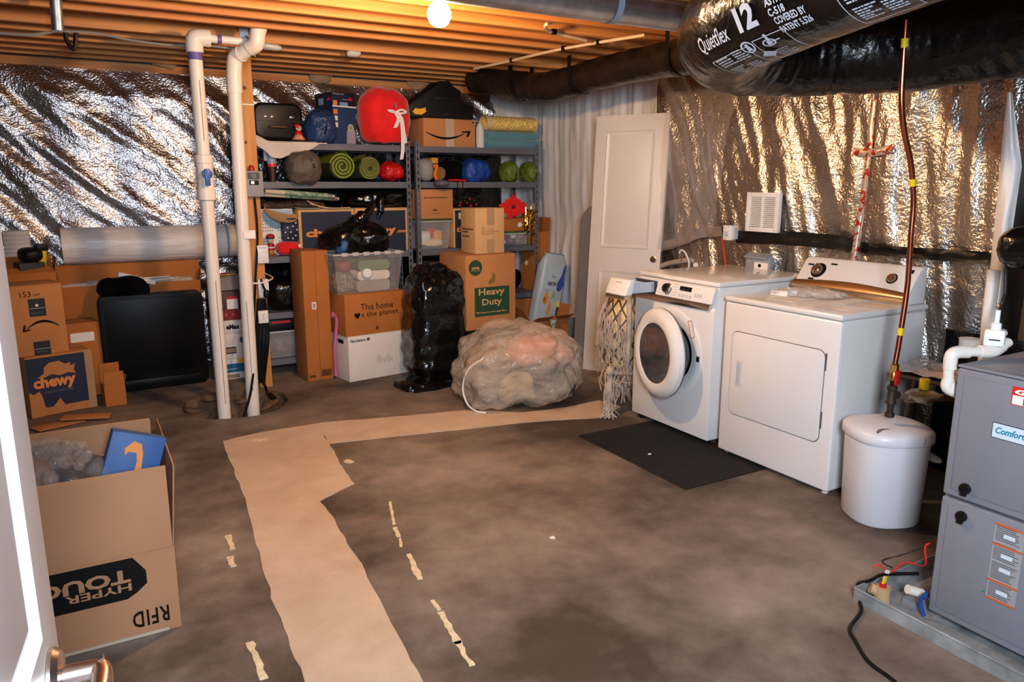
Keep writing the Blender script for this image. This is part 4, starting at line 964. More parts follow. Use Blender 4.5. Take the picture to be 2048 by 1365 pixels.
def plate(px0, py0, px1, py1, name, label, txt=None, y=yp - .035, th=.03, m=WHITEP):
    x0, x1, z0, z1 = rect(px0, py0, px1, py1, y)
    t = thing(name, label, 'outlet', (x0, y, z0)); obj('plate', G().box(0, 0, 0, x1 - x0, th, z1 - z0), m, t, bevel=.003)
    if txt: lettering(t, (x1 - x0, th, z1 - z0), 'front', .01, (z1 - z0) * .82, (x1 - x0) * .7, (z1 - z0) * .1, txt, INK, shear=.2, out=.001)
    return t, x1 - x0, z1 - z0
t, w, h = plate(515, 491, 537, 527, 'switch_plate', 'white outlet plate with a handwritten note, upper of the two on the post', 'Backup'); obj('screw', disc([(.004, 0), (.004, .001), (.001, .001)], 10, (w / 2, -.0005, h * .25)), GALV, t)
t, w, h = plate(517, 559, 538, 595, 'switch_plate', 'white outlet plate with black plug, lower of the two on the post', 'Pump')
t2 = thing('plug', 'black plug pushed into the lower outlet plate of the post', 'plug', aY(533, 588, yp - .06)); obj('body', G().blob((0, 0, 0), (.022, .025, .03), 14, 10, .7), BLACKP, t2); obj('lead', G().tube(bez([(-.005, 0, .02), (-.02, .0, .06), (-.03, .005, .11)], 4), .008, 8), BLACKP, t2)
t, w, h = plate(487, 461, 511, 478, 'pipe_tag', 'small white paper tag taped on the vent pipe', 'To\nradon', y2 - .047, .004, PAPER)
t, w, h = plate(517, 622, 537, 647, 'cord_tag', 'folded white tag wrapped around the black cord bundle', None, yp - .075, .06, PAPER)
for i in range(3): obj('printed_mark', G().box(w * .5, -.0006, h * (.3 + .18 * i), w * .56, 0, h * (.38 + .18 * i)), INK, t)
bun = thing('cord_bundle', 'bundle of black cords hanging down the post to the sump', 'cable')
yb = yp - .045
for k, (dx, r) in enumerate(((0, .018), (6, .02), (13, .02), (19, .013))):
    obj('cord', G().tube(bez([aY(519 + dx * .5, 598, yb), aY(516 + dx, 650, yb), aY(514 + dx * 1.1, 690, yb - .01 * k), aY(517 + dx * .7, 735, yb), aY(523 + dx * .2, 765, yb)], 6), [r] * 25, 8), BLACKP, bun)
cable('sump_cord', 'black cord from the bundle into the sump, left of its twin', [aY(522, 760, yb), V((.98, 5.45, .16)), aY(513, 780, 5.33), aY(512, 815, 5.2), V((.94, 5.2, -.05))], .010, BLACKP)
ce = fl(541, 797, .02)
cable('sump_cord', 'black cord from the bundle ending in a plug beside the sump', [aY(523, 760, yb), aY(530, 772, yb - .02), aY(535, 785, yb - .1), ce], .010, BLACKP)
t = obj('cord_plug', G().tube([ce + V((-.005, .01, .03)), ce + V((.02, -.03, .0))], [.014, .02], 10), BLACKP); tag(t, 'black cord plug lying at the right rim of the sump', 'plug')
cable('sump_cord', 'thin black cord looping down the post front to the sump', [aY(509, 395, yp - .02), aY(515, 470, yp - .02), aY(511, 560, yp - .05), aY(508, 650, yp - .1), aY(511, 700, y2 + .1), aY(505, 760, y2 - .055), aY(498, 800, y2 - .075), V((.80, 5.0, -.05))], .008, BLACKP)
# ================================================================ cartons
def carton(name, label, loc, rz, dims, m=CARD, tape=True, group=None, front_tape=False, tilt=None):
    w, d, h = dims
    r = thing(name, label, 'box', loc, rz, group, tilt)
    obj('body', G().box(0, 0, 0, w, d, h - .004), m, r, bevel=.004)
    obj('flap', G().box(.002, .002, h - .0042, w - .002, d / 2 - .0015, h), m, r, bevel=.001)
    obj('flap', G().box(.002, d / 2 + .0015, h - .0042, w - .002, d - .002, h), m, r, bevel=.001)
    if tape: obj('tape', G().box(-.001, d / 2 - .025, h, w + .001, d / 2 + .025, h + .001).box(-.001, d / 2 - .025, h - .07, 0, d / 2 + .025, h), TAPE, r)
    if front_tape: obj('front_tape', G().box(w * .42, -.001, h * .0, w * .58, 0, h), TAPEW, r)
    return r
def open_carton(name, label, loc, rz, dims, m=CARD, flaps=(), th=.005, inner=None, rot=None):
    """flaps: (side, length, angle from vertical in degrees, positive leans out)"""
    w, d, h = dims
    r = thing(name, label, 'box', loc, rz, None, rot)
    g = G().box(0, 0, 0, w, d, th).box(0, 0, th, w, th, h).box(0, d - th, th, w, d, h).box(0, th, th, th, d - th, h).box(w - th, th, th, w, d - th, h)
    obj('body', g, m, r, bevel=.0015, seg=1)
    for side, ln, ang in flaps:
        L = w if side in 'fb' else d
        M = {'f': Matrix.Translation((0, 0, h)), 'b': Matrix.Translation((w, d, h)) @ Matrix.Rotation(pi, 4, 'Z'),
             'l': Matrix.Translation((0, d, h)) @ Matrix.Rotation(-pi / 2, 4, 'Z'), 'r': Matrix.Translation((w, 0, h)) @ Matrix.Rotation(pi / 2, 4, 'Z')}[side]
        obj('flap', G().box(.003, 0, .0, L - .003, th, ln), m, r, M=M @ Matrix.Rotation(rad(ang), 4, 'X'), bevel=.0015, seg=1)
    return r
def smile(root, dims, f, u, v, w, h, m=INK, flip=False, out=.001):
    n = 14; up, lo = [], []
    for i in range(n + 1):
        t_ = i / n; x = t_ * .92; y = .5 - 1.0 * (1 - (2 * t_ - 1) ** 2) * .5 + .1 * t_
        th = .16 * sin(pi * min(1, t_ * .9 + .08)) + .02
        up.append((x, y + th / 2)); lo.append((x, y - th / 2))
    poly = up + lo[::-1]; head = [(.78, .62), (.98, .70), (1.0, .62), (.95, .22), (.90, .22), (.93, .58), (.80, .54)]
    for P_ in (poly, head):
        if flip: P_ = [(1 - x, 1 - y) for x, y in P_]
        decal(root, dims, f, u, v, w, h, m, 'arrow_print', poly=P_, out=out)

# ================================================================ left corner
# big open carton in front
bd = (.70, .60, .30)
bc = open_carton('open_carton', 'large open brown carton in front, upside down print, full of packing', (.172 - .70, 2.60, .001), 0, bd, CARDB,
                 (('f', .292, 1.5), ('b', .29, -2), ('r', .285, 5), ('l', .28, 25)))
th_ = .0
poly = [(0, .0), (.86, 0), (.93, .12), (1, .3), (1, .62), (.92, 1), (0, 1)]
decal(bc, bd, 'front', .16, .15, .448, .142, INK, 'print_panel', poly=poly, out=.0006)
HY = mat('cardboard_print', (170, 122, 86), .85)
def flip_text(txt, u, v, w, h, m, **k): return lettering(bc, bd, 'front', u, v, w, h, txt, m, roll=pi, out=.0022, **k)
flip_text('HYPER', .561, .206, .19, .027, HY, bold=.02)
flip_text('TOUGH', .561, .257, .325, .048, HY, bold=.04)
flip_text('RFID', .665, .096, .112, .058, INK, bold=.02, space=1.15)
obj('bottom_tape', G().box(0, -.0012, .001, .66, 0, .012), TAPEW, bc)
# bubble wrap in the big carton
BUB = mat('bubble_wrap', (190, 176, 166), .06, var=.04, alpha=.12, spec=.9, bump=.3, bs=25, bd=.01)
g = G().blob((0, 0, 0), (.20, .16, .15), 56, 36, .7, .22, 5, 3)
for i in range(130):
    u, v = random.random(), .25 + .72 * random.random()
    a, b = u * 2 * pi, (v - .5) * pi; g_ = lambda x: math.copysign(abs(x) ** .7, x)
    p = V((g_(cos(b)) * g_(cos(a)) * .2, g_(cos(b)) * g_(sin(a)) * .16, g_(sin(b)) * .15))
    p *= 1 + .22 * N.fractal(p * 5 + V((3, 5.1, 0)), .8, 2, 4)
    rr_ = .02 + .012 * random.random(); g.blob(p, (rr_, rr_, rr_), 9, 6)
t = obj('bubble_wrap', g, BUB, M=Matrix.Translation((-.21, 2.92, .47)), ang=180); tag(t, 'crumpled clear bubble wrap heaped in the big open carton', 'bubble wrap')
t = obj('bubble_pillow', G().blob((0, 0, 0), (.17, .2, .14), 40, 24, .75, .12, 5, 8), mat('brown_paper', (150, 118, 90), .8, var=.12, bump=.4, bs=30), M=Matrix.Translation((-.22, 2.90, .147))); tag(t, 'crumpled brown packing paper under the bubble wrap in the big carton', 'paper')
DBX = mat('dark_carton', (34, 30, 28), .6, var=.1)
t = thing('dark_box', 'small black carton with a white label leaning in the big open carton', 'box', (-.17, 3.05, .31), -.4, None, (.25, .2, -.6))
obj('carton', G().box(0, 0, 0, .2, .06, .27), DBX, t, bevel=.003); decal(t, (.2, .06, .27), 'right', .012, .12, .04, .075, PAPER); decal(t, (.2, .06, .27), 'front', .12, .08, .05, .07, PAPER)
BBX = mat('blue_carton', (44, 84, 140), .55, var=.03)
bdm = (.175, .08, .32)
from mathutils import Euler
_e = Euler((rad(-8), rad(19), 0)); _c = aY(226, 862, 2.84) - _e.to_matrix() @ V((0, 0, .32))
bb = thing('blue_box', 'blue mailer box with orange arrow print standing in the big carton', 'box', _c, 0, None, _e)
print('BLUE', _c)
obj('carton', G().box(0, 0, 0, *bdm), BBX, bb, bevel=.003)
ap = [(.0, .80), (.25, 1.0), (.5, .95), (.62, .7), (.66, .4), (.80, .0), (.45, .0), (.48, .5), (.40, .72), (.15, .72), (.05, .62)]
decal(bb, bdm, 'front', .05, .155, .10, .14, ORANGE, 'arrow_print', poly=ap)
t = thing('gadget_box', 'small brown and black gadget wedged beside the blue mailer box', 'box', (-.12, 3.0, .29), 0, None, (.3, .5, .7))
obj('case', G().box(0, 0, 0, .07, .05, .18), mat('gadget_brown', (70, 50, 36), .5), t, bevel=.006); obj('clip', G().box(.01, -.004, .12, .06, 0, .135), PAPER, t); obj('dark_band', G().box(-.002, -.003, .02, .072, .052, .07), BLACKP, t)

# chewed navy print carton and the tall carton on it
cz = .28
cd_ = (.39, .34, .40)
p0 = fl(72, 837)
cb_ = carton('printed_carton', 'navy printed carton with torn front under the tall arrow carton', (p0.x - .02, p0.y, .001), cz, cd_, CARD, tape=False)
decal(cb_, cd_, 'front', .0, .055, .345, .335, NAVY, 'print_panel')
decal(cb_, cd_, 'front', .0, .0, .085, .17, CARD, 'torn_patch', poly=[(0, 0), (.8, 0), (1, .3), (.85, .8), (.7, 1), (.3, .9), (0, 1.0)], out=.0014)
decal(cb_, cd_, 'front', .05, .245, .235, .11, CARD, 'torn_patch', poly=[(.02, .1), (.2, .35), (.22, .7), (.35, .95), (.6, 1), (.75, .75), (.88, .8), (.86, .6), (1, .7), (.95, .3), (1, .1), (.8, .22), (.6, .1), (.4, .25), (.2, .1)], out=.0016)
lettering(cb_, cd_, 'front', .03, .165, .25, .10, 'chewy', ORANGE, bold=.05)
lettering(cb_, cd_, 'front', .09, .145, .17, .02, 'where pet lovers shop', mat('dim_print', (120, 110, 112), .7), shear=.2)
decal(cb_, cd_, 'front', .13, .055, .07, .05, CARD, 'torn_patch', poly=[(0, 0), (.4, .6), (.6, 1), (.8, .5), (1, 0)], out=.0014)
obj('corner_tape', G().box(.345, -.001, 0, .392, .0, .398), TAPE, cb_)
ad = (.30, .26, .46)
pa = aY(38, 722, p0.y + .03); 
ab_ = carton('arrow_carton', 'tall tan carton with curved arrow print on the navy carton', (p0.x - .06, p0.y + .03, .402), cz - .02, ad, CARD)
lettering(ab_, ad, 'front', .06, .385, .06, .035, '153', INK); lettering(ab_, ad, 'front', .135, .388, .035, .015, '2ei9', INK)
for v, hh_ in ((.255, .115), (.0, .09)):
    decal(ab_, ad, 'front', .10, v, .095, hh_, mat('tape_print', (34, 42, 44), .4), 'tape_panel')
    lettering(ab_, ad, 'front', .115, v + .012, .06, .018, 'prime', mat('tape_blue', (80, 110, 120), .6))
    decal(ab_, ad, 'front', .105, v + hh_ * .45, .085, .002, PAPER, 'tape_rule', out=.002)
decal(ab_, ad, 'front', .138, .318, .018, .018, PAPER, 'seal', poly=[(.5 + .5 * cos(k * pi / 6), .5 + .5 * sin(k * pi / 6)) for k in range(12)], out=.002)
smile(ab_, ad, 'front', .05, .135, .21, .09, flip=True)
# open carton with a yellow tool behind
oc = open_carton('open_carton', 'brown open carton behind the tall arrow carton, tool on top', (p0.x - .12, p0.y + .40, .001), .1, (.32, .22, .90), CARD2, (('f', .07, -60), ('r', .1, 10), ('b', .1, -4), ('l', .1, 10)))
tl = thing('cordless_tool', 'black and yellow tool standing on the cartons at far left', 'tool', (p0.x + .06, p0.y + .52, .95), .3)
obj('motor', G().blob((0, 0, .07), (.07, .09, .05), 18, 12, .7), BLACKP, tl); obj('grip', G().tube([(.06, -.01, -.04), (.07, -.02, .10)], [.022, .03], 12), YELLOW, tl); obj('battery', G().box(.03, -.06, .095, .10, .03, .14), BLACKP, tl, bevel=.006); obj('base', G().box(-.09, -.06, -.06, .07, .08, .02), mat('tool_dark', (40, 44, 38), .6), tl, bevel=.01)
# small cartons near its foot
q = fl(200, 822)
open_carton('small_carton', 'small open brown carton on the floor right of the navy carton', (q.x + .04, q.y + .06, .001), .15, (.13, .14, .15), CARD2, (('f', .09, -5), ('b', .13, -4), ('r', .06, 12)))
sc = carton('small_carton', 'tan carton with white address label behind the navy carton', (p0.x + .22, p0.y + .40, .001), .2, (.21, .22, .535), CARD2)
sdm = (.21, .22, .535)
decal(sc, sdm, 'front', .02, .40, .15, .065, PAPER)
q = fl(95, 845)
for i, (dx, dy_, rz_, lab) in enumerate(((.0, -.12, .5, 'flattened tan carton flap on the floor before the navy carton'), (.16, -.06, -.2, 'torn cardboard strip on the floor right of the flattened flap'))):
    t = obj('cardboard_scrap', G().box(-.14, -.06, 0, .14, .06, .006), CARD, M=Matrix.Translation((q.x + dx + .06, q.y + dy_, .006 + .012 * i)) @ Matrix.Rotation(rz_, 4, 'Z') @ Matrix.Rotation(.04, 4, 'Y'), bevel=.002)
    tag(t, lab, 'cardboard')

# the old television and the cartons behind it
tvl, tvr = fl(222, 782), fl(417, 768)
ty = 6.02
x0, x1, z0, z1 = rect(203, 588, 413, 775, ty)
tv = thing('television', 'big dark old television with a black screen on the floor', 'television', (x0, ty, .001), .02)
tw, thh = x1 - x0, z1 - .0
TVM = mat('tv_case', (10, 9, 9), .5, var=.05, spec=.2)
obj('bezel', G().prism(rrect(tw, thh, .05, 5), -.10, 0, 'y'), TVM, tv, bevel=.008)
obj('cabinet', G().hexa([(.03, .1, 0), (tw - .03, .1, 0), (tw - .1, .27, 0), (.1, .27, 0)], [(.03, .1, thh - .02), (tw - .03, .1, thh - .02), (tw - .1, .27, thh - .1), (.1, .27, thh - .1)]), TVM, tv, bevel=.01)
def scr(u, v): return (.035 + u * (tw - .07), -.004 - .014 * (1 - (2 * u - 1) ** 2) * (1 - (2 * v - 1) ** 2), .13 + v * (thh - .165))
obj('screen', G().grid(scr, 18, 18), mat('tv_glass', (8, 7, 8), .3, var=0, spec=.2), tv)
obj('control_strip', G().box(.06, -.004, .04, tw - .06, 0, .08), BLACKP, tv, bevel=.002)
ccy = 6.32
x0, x1, z0, z1 = rect(120, 562, 402, 585, ccy)
c1 = open_carton('long_carton', 'long low open carton behind the television with clear wrap inside', (x0, ccy, .001), 0, (x1 - x0, .10, aY(260, 568, ccy).z), CARD2, (('l', .1, 8), ('r', .08, 8)))
WRAP = mat('clear_wrap', (226, 206, 186), .12, var=.05, alpha=.5, bump=.6, bs=30, bd=.02)
t = obj('clear_wrap', G().blob(((x0 + x1) / 2, ccy + .05, aY(260, 568, ccy).z - .0), ((x1 - x0) / 2 - .06, .042, .035), 60, 10, .6, .25, 14, 2, flat=-.03), WRAP); tag(t, 'strip of clear plastic wrap along the long open carton', 'plastic')
cky = 6.44
x0b, x1b, z0b, z1b = rect(86, 527, 400, 585, cky)
c2 = carton('long_carton', 'long flat brown carton behind the television under the wrapped roll', (x0b, cky, .001), 0, (x1b - x0b, .12, z1b), CARD2)
# roll of wrap lying on the long carton
ry, rr_ = 6.50, .135
xl, xr = aY(124, 490, ry).x, aY(474, 490, ry).x
zc = z1b + rr_ + .003
ROLL = mat('roll_wrap', (236, 226, 220), .35, var=.06, vs=8, bump=.4, bs=16, bd=.02, stretch=(.3, 2, 2))
def rollf(u, v):
    a = 2 * pi * u; s = xl + v * (xr - xl); q_ = rr_ * (1 + .03 * N.noise(V((cos(a) * 3, sin(a) * 3, s * 2))) + .02 * N.noise(V((cos(a) * 6, sin(a) * 6, s * 9)))) * (.96 if v > .88 else 1)
    return (s, ry + cos(a) * q_, zc + sin(a) * q_)
ro = thing('wrapped_roll', 'thick roll of insulation in milky wrap lying on the long carton', 'roll')
obj('wrap', G().grid(rollf, 40, 44, cu=True), ROLL, ro, ang=180)
for xe in (xl, xr): obj('roll_end', G().lathe([(rr_ * .98, 0), (rr_ * .5, .012 if xe == xr else -.012), (.02, .0)], 32, (xe, ry, zc), 'x'), ROLL, ro)
for f_ in (.925, .985): obj('tie_band', G().tube([(xl + (xr - xl) * f_, ry, zc), (xl + (xr - xl) * (f_ + .012), ry, zc)], rr_ * 1.005, 32), mat('tie_grey', (170, 166, 176), .4), ro)
# black cloth bag and white tubes lying on top of the cartons
bt = aY(246, 585, 6.15)
t = obj('black_bag', G().blob((0, 0, 0), (.165, .13, .075), 36, 18, .7, .18, 7, 5), BLACKFAB, M=Matrix.Translation((aY(246, 570, 6.16).x, 6.165, z1 + .0))); 
t.location.z = aY(246, 575, 6.16).z + .0
tag(t, 'black cloth bag slumped over the top edge of the television', 'bag')
for i, (a, b, r_, lab) in enumerate((((236, 549), (310, 566), .014, 'flat white carton strip lying over the black bag, leftmost'), ((285, 557), (338, 553), .008, 'upper thin white rod lying behind the black bag'), ((285, 563), (347, 557), .009, 'lower thin white rod lying behind the black bag'))):
    A, B = aY(*a, 6.27), aY(*b, 6.29); t = obj('white_rod', G().tube([A, B], r_, 8, squash=.8 if i else 1.4), PAPER); tag(t, lab, 'rod')
# white folded pack at the far left wall
x0, x1, z0, z1_ = rect(10, 462, 62, 545, 6.5)
def pk(u, v): return (x0 + u * (x1 - x0), 6.5 - .03 * sin(pi * u) + .004 * sin(v * 60), z0 + v * (z1_ - z0))
pkm = mat('white_pack', (214, 212, 210), .5, var=.04)
t = thing('folded_pack', 'white pleated pack against the foil at the far left', 'pack'); g = G().grid(pk, 12, 60); obj('pleats', g, pkm, t); obj('body', G().box(x0, 6.505, z0, x1, 6.60, z1_), pkm, t, bevel=.01)
t = carton('support_carton', 'plain brown carton under the white pleated pack', (x0 - .05, 6.47, .001), 0, (x1 - x0 + .05, .14, z0 - .002), CARD2)

# stack of small boxes between the two pvc pipes
sy_ = 6.03
def sb(px0, py0, px1, py1, y=sy_):
    x0, x1, z0, z1 = rect(px0, py0, px1, py1, y); return x0, x1, z0, z1
X0, X1 = aY(424, 660, sy_).x, aY(492, 660, sy_).x
lv = [0.001] + [aY(465, py, sy_).z for py in (718, 640 + 27, 641, 582)]
names = [('supply_carton', 'white and blue printed carton at the bottom of the stack between the pipes', WHITEC),
         ('supply_carton', 'white carton with orange patch, second from the stack bottom between pipes', WHITEC),
         ('supply_carton', 'plain white carton with black lettering in the middle of the stack between pipes', WHITEC),
         ('supply_carton', 'dark brown and red carton with a price tag, on the white cartons', mat('dark_red_carton', (66, 34, 26), .5, var=.1))]
BLUEB = mat('blue_band', (18, 92, 130), .5, var=0); YP = mat('orange_patch', (240, 170, 40), .5, var=0)
for i, (n_, l_, m_) in enumerate(names):
    dm = (X1 - X0 - .01 * (i % 2), .20, lv[i + 1] - lv[i] - .001)
    c = carton(n_, l_, (X0, sy_ + .004 * i, lv[i]), 0, dm, m_, tape=False); w, d, h = dm
    if i == 0:
        decal(c, dm, 'front', 0, h * .34, w, h * .42, BLUEB, 'blue_band'); lettering(c, dm, 'front', w * .3, h * .45, w * .35, h * .1, 'simplehuman', PAPER); 
        g = G(); [g.box(w * .3 + k * .012, 0, .03, w * .3 + k * .012 + .007, .0006, .07) for k in range(8)]
        decal(c, dm, 'front', w * .28, h * .06, w * .42, h * .17, INK, 'print_frame'); decal(c, dm, 'front', w * .295, h * .075, w * .39, h * .14, mat('print_tan', (160, 130, 110), .7), 'print_field', out=.0016)
        decal(c, dm, 'front', w * .68, h * .78, w * .3, h * .2, YP, 'orange_patch')
    if i == 1:
        decal(c, dm, 'front', w * .25, h * .2, w * .45, h * .26, INK, 'print_frame'); decal(c, dm, 'front', w * .27, h * .24, w * .41, h * .18, mat('print_tan', (160, 130, 110)), 'print_field', out=.0016)
        decal(c, dm, 'front', w * .82, h * .6, w * .16, h * .24, BLUEB, 'round_seal', poly=[(.5 + .5 * cos(k * pi / 8), .5 + .5 * sin(k * pi / 8)) for k in range(16)])
    if i == 2: lettering(c, dm, 'front', w * .42, h * .3, w * .4, h * .4, 'eMax', INK, bold=.05)
    if i == 3:
        decal(c, dm, 'front', 0, .0, w, h * .35, mat('deep_red', (130, 24, 20), .5, var=.1), 'red_band'); decal(c, dm, 'front', w * .52, h * .38, w * .34, h * .42, PAPER, 'price_tag'); decal(c, dm, 'front', w * .52, h * .72, w * .34, h * .09, RED, 'tag_band', out=.0016)
        for k in range(3): decal(c, dm, 'front', w * (.2 + .22 * k), h * .14, .025, .025, mat('red_dot', (190, 60, 40), .5), 'dot_print', poly=[(.5 + .5 * cos(q_ * pi / 5), .5 + .5 * sin(q_ * pi / 5)) for q_ in range(10)], out=.0016)
t = thing('grey_pouch', 'grey bag with red and yellow top on the small box stack', 'bag', ((X0 + X1) / 2 + .01, sy_ + .10, lv[4] + .001), .2)
gpm = mat('grey_card', (132, 122, 120), .7, var=.06)
obj('body', G().hexa([(-.11, -.08, 0), (.11, -.08, 0), (.11, .08, 0), (-.11, .08, 0)], [(-.12, -.05, .09), (.10, -.06, .12), (.10, .06, .12), (-.10, .06, .10)]), gpm, t, bevel=.01)
obj('red_patch', G().prism([(-.06, 0), (.0, -.03), (.06, .0), (.03, .05), (-.05, .05)], .118, .123), RED, t); obj('yellow_edge', G().prism([(-.08, .0), (.08, -.03), (.1, .03), (.02, .06), (-.06, .055)], .112, .118), YELLOW, t)
# ================================================================ steel shelving, two units
SY, SD = 5.94, .45
LV = (1.80, 1.51, .945, .51, .14)
def perforated(g, x, y, dx, dy, h):   # one slotted flange from (x,y) along (dx,dy)
    L_ = .036; n = int(h / .055)
    def b(a0, a1, z0, z1):
        p, q = (x + dx * a0, y + dy * a0), (x + dx * a1, y + dy * a1); t = .002
        x0, x1 = min(p[0], q[0]), max(p[0], q[0]); y0, y1 = min(p[1], q[1]), max(p[1], q[1])
        g.box(x0 - (t if dy else 0) * .5, y0 - (t if dx else 0) * .5, z0, x1 + (t if dy else 0) * .5, y1 + (t if dx else 0) * .5, z1)
    b(0, .012, 0, h); b(.023, L_, 0, h)
    for k in range(n + 1): b(.012, .023, k * h / n - .014 if k else 0, min(h, k * h / n + .014))
def shelf_unit(x0, x1, label):
    r = thing('shelf_unit', label, 'shelf', (x0, SY, 0), 0, 'steel shelf units along the back wall'); w = x1 - x0; Hh = 1.835
    for (x, y, sx, sy2) in ((0, 0, 1, 1), (w, 0, -1, 1), (0, SD, 1, -1), (w, SD, -1, -1)):
        g = G(); perforated(g, x, y, sx, 0, Hh); perforated(g, x, y, 0, sy2, Hh); obj('post', g, STEEL, r, smooth=False)
    for z in LV:
        s = obj('shelf', G().box(.003, .004, z - .002, w - .003, SD - .004, z), STEEL, r)
        obj('front_lip', G().box(.036, .002, z - .047, w - .036, .005, z - .0005).box(.036, .004, z - .049, w - .036, .02, z - .047), STEEL, s)
        obj('back_lip', G().box(.003, SD - .006, z - .047, w - .003, SD - .004, z - .002), STEEL, s)
    g = G()
    return r
SX0, SX1, SX2, SX3 = 1.165, 2.425, 2.475, 3.665
shelf_unit(SX0, SX1, 'grey slotted steel shelf unit on the left beside the post')
shelf_unit(SX2, SX3, 'grey slotted steel shelf unit on the right near the wall corner')
def on(px, py, y, z): return V((aY(px, py, y).x, y, z))

# ---------------- top shelves
Z = 1.801
# pale cloth draped over the front edge, under the suitcase
def clothf(u, v):
    x = aY(505, 270, 5.95).x + u * (aY(650, 270, 5.95).x - aY(505, 270, 5.95).x)
    hang = [.02, .06, .115, .125, .10, .09, .07, .05, .01][min(8, int(u * 8.99))]; nx = [.02, .06, .115, .125, .10, .09, .07, .05, .01][min(8, int(u * 8.99) + 1)]
    hang += (nx - hang) * ((u * 8.99) % 1)
    s = v * (.30 + hang)
    if s < .30: return (x + .02 * nz(s * 8, 3), SY + .27 - s, Z + .006 + .006 * abs(nz(x * 12, s * 9, 101)) + (.05 * max(0, 1 - u * 5) if s > .2 else 0))
    d = s - .30
    return (x + .01 * nz(d * 20, x * 5, 102), SY - .032 - .012 * abs(nz(x * 14, d * 6, 103)), Z + .004 - d)
CLOTH = mat('cream_cloth', (216, 202, 188), .9, var=.05, bump=.2, bs=120, bd=.003)
t = obj('folded_cloth', G().grid(clothf, 44, 34), CLOTH, ang=180); tag(t, 'cream cloth draped over the top shelf edge under the black case', 'cloth')
# black case
x0, x1, z0, z1 = rect(508, 205, 606, 283, SY + .03)
cs = thing('hard_case', 'black rounded hard case on the top shelf, nearest the post', 'case', (x0, SY + .03, Z + .022))
cw, chh = x1 - x0, z1 - Z - .025
CASE = mat('case_black', (13, 12, 12), .4, var=.1, spec=.3)
obj('shell', G().prism(rrect(cw, chh, .07, 5), -.3, 0, 'y'), CASE, cs, bevel=.02, seg=3)
obj('handle', G().tube(bez([(cw * .3, -.0, chh * .35), (cw * .32, -.03, chh * .34), (cw * .62, -.03, chh * .34), (cw * .64, .0, chh * .35)], 5), .008, 8), mat('case_trim', (150, 120, 90), .3, .8), cs)
for fx in (.2, .33, .72): obj('latch', G().box(cw * fx, -.006, chh * .58, cw * fx + .035, .0, chh * .66), mat('case_latch', (120, 110, 104), .3, .7), cs, bevel=.003)
obj('seam', G().box(.02, -.0015, chh * .5, cw - .02, .001, chh * .515), mat('case_seam', (8, 8, 8), .6), cs)
# little figure
fg = thing('figurine', 'small red and white figure with black shoes beside the black case', 'figurine', on(597, 270, SY - .02, Z + .02))
obj('body', G().blob((0, 0, .035), (.032, .025, .035), 14, 10), RED, fg); obj('head', G().blob((.004, 0, .085), (.024, .022, .022), 14, 10), mat('figure_skin', (226, 190, 160), .6), fg); obj('cap', G().blob((-.004, .003, .10), (.026, .024, .018), 14, 8), RED, fg)
obj('eye', G().blob((-.004, -.022, .087), (.005, .004, .005), 8, 6), BLACKP, fg); obj('eye', G().blob((.013, -.022, .087), (.005, .004, .005), 8, 6), BLACKP, fg); obj('skirt', G().lathe([(.05, 0), (.03, .03), (.026, .035)], 16), mat('figure_peach', (226, 150, 110), .6), fg)
# blue stuff sack
def sack(name, label, px, py, y, rx, ry_, rz_, m, seed, zfloor=None, cat='bag', amp=.12, gather=True, fq=5):
    c = aY(px, py, y)
    if zfloor is not None: c.z = zfloor + rz_ * .92
    t = thing(name, label, cat, c)
    g = G().blob((0, 0, 0), (rx, ry_, rz_), 64, 38, .85, amp * 1.3, fq, seed, flat=-rz_ * .92, fn=lambda q: q * (1.03 - .10 * abs(N.noise(V((q.x * 15, q.y * 9, q.z * 15 + seed)))) - .04 * abs(N.noise(q * 34))))
    obj('bag', g, m, t, ang=180)
    if gather:
        g = G()
        for i in range(7):
            a = 2 * pi * i / 7; g.tube([V((0, -ry_ * .98, 0)), V((cos(a) * rx * .25, -ry_ * .98, sin(a) * rz_ * .25)), V((cos(a) * rx * .5, -ry_ * .86, sin(a) * rz_ * .5))], [.012, .010, .003], 6)
        obj('gathers', g, m, t)
        obj('drawcord', G().tube(bez([(0, -ry_ * 1.0, .01), (.01, -ry_ * 1.08, -.02), (-.005, -ry_ * 1.06, -.06)], 4), .005, 6), BLACKP, t)
    return t
BLUEN = mat('navy_nylon', (36, 62, 104), .45, var=.1, bump=.8, bs=12, bd=.04)
sack('stuff_sack', 'dark blue gathered stuff sack before the dark printed carton', 640, 243, SY + .04, .12, .12, .135, BLUEN, 11, Z, amp=.16)
# vacuum carton, corner towards the camera
NV = mat('dark_navy_carton', (30, 34, 58), .5, var=.05)
pc_ = on(668, 283, SY + .12, Z)
vd = (.215, .24, .40)
vb = carton('printed_carton', 'tall dark navy appliance carton between the blue sack and the red sack', pc_, .30, vd, NV, tape=False)
RL = mat('red_logo', (206, 30, 50), .5, var=0); PB = mat('pale_blue', (120, 160, 190), .5, var=0)
decal(vb, vd, 'front', .0, .29, .215, .010, PAPER, 'white_rule')
decal(vb, vd, 'front', .0, .0, .215, .29, mat('print_blue', (40, 64, 104), .5), 'picture_panel', out=.0003)
for f_, u, v in (('front', .14, .345), ('left', .17, .34)):
    decal(vb, vd, f_, u, v, .05, .03, RL, 'logo', poly=[(0, 0), (1, 0), (1, .4), (.7, .4), (.5, 1), (.3, .4), (0, .4)])
lettering(vb, vd, 'front', .01, .385, .10, .008, 'ProHeat 2X', PAPER); lettering(vb, vd, 'front', .10, .345, .035, .008, 'Pet Pro', PAPER)
decal(vb, vd, 'front', .07, .30, .075, .028, PB, 'picture'); decal(vb, vd, 'left', .05, .31, .07, .05, PB, 'picture')
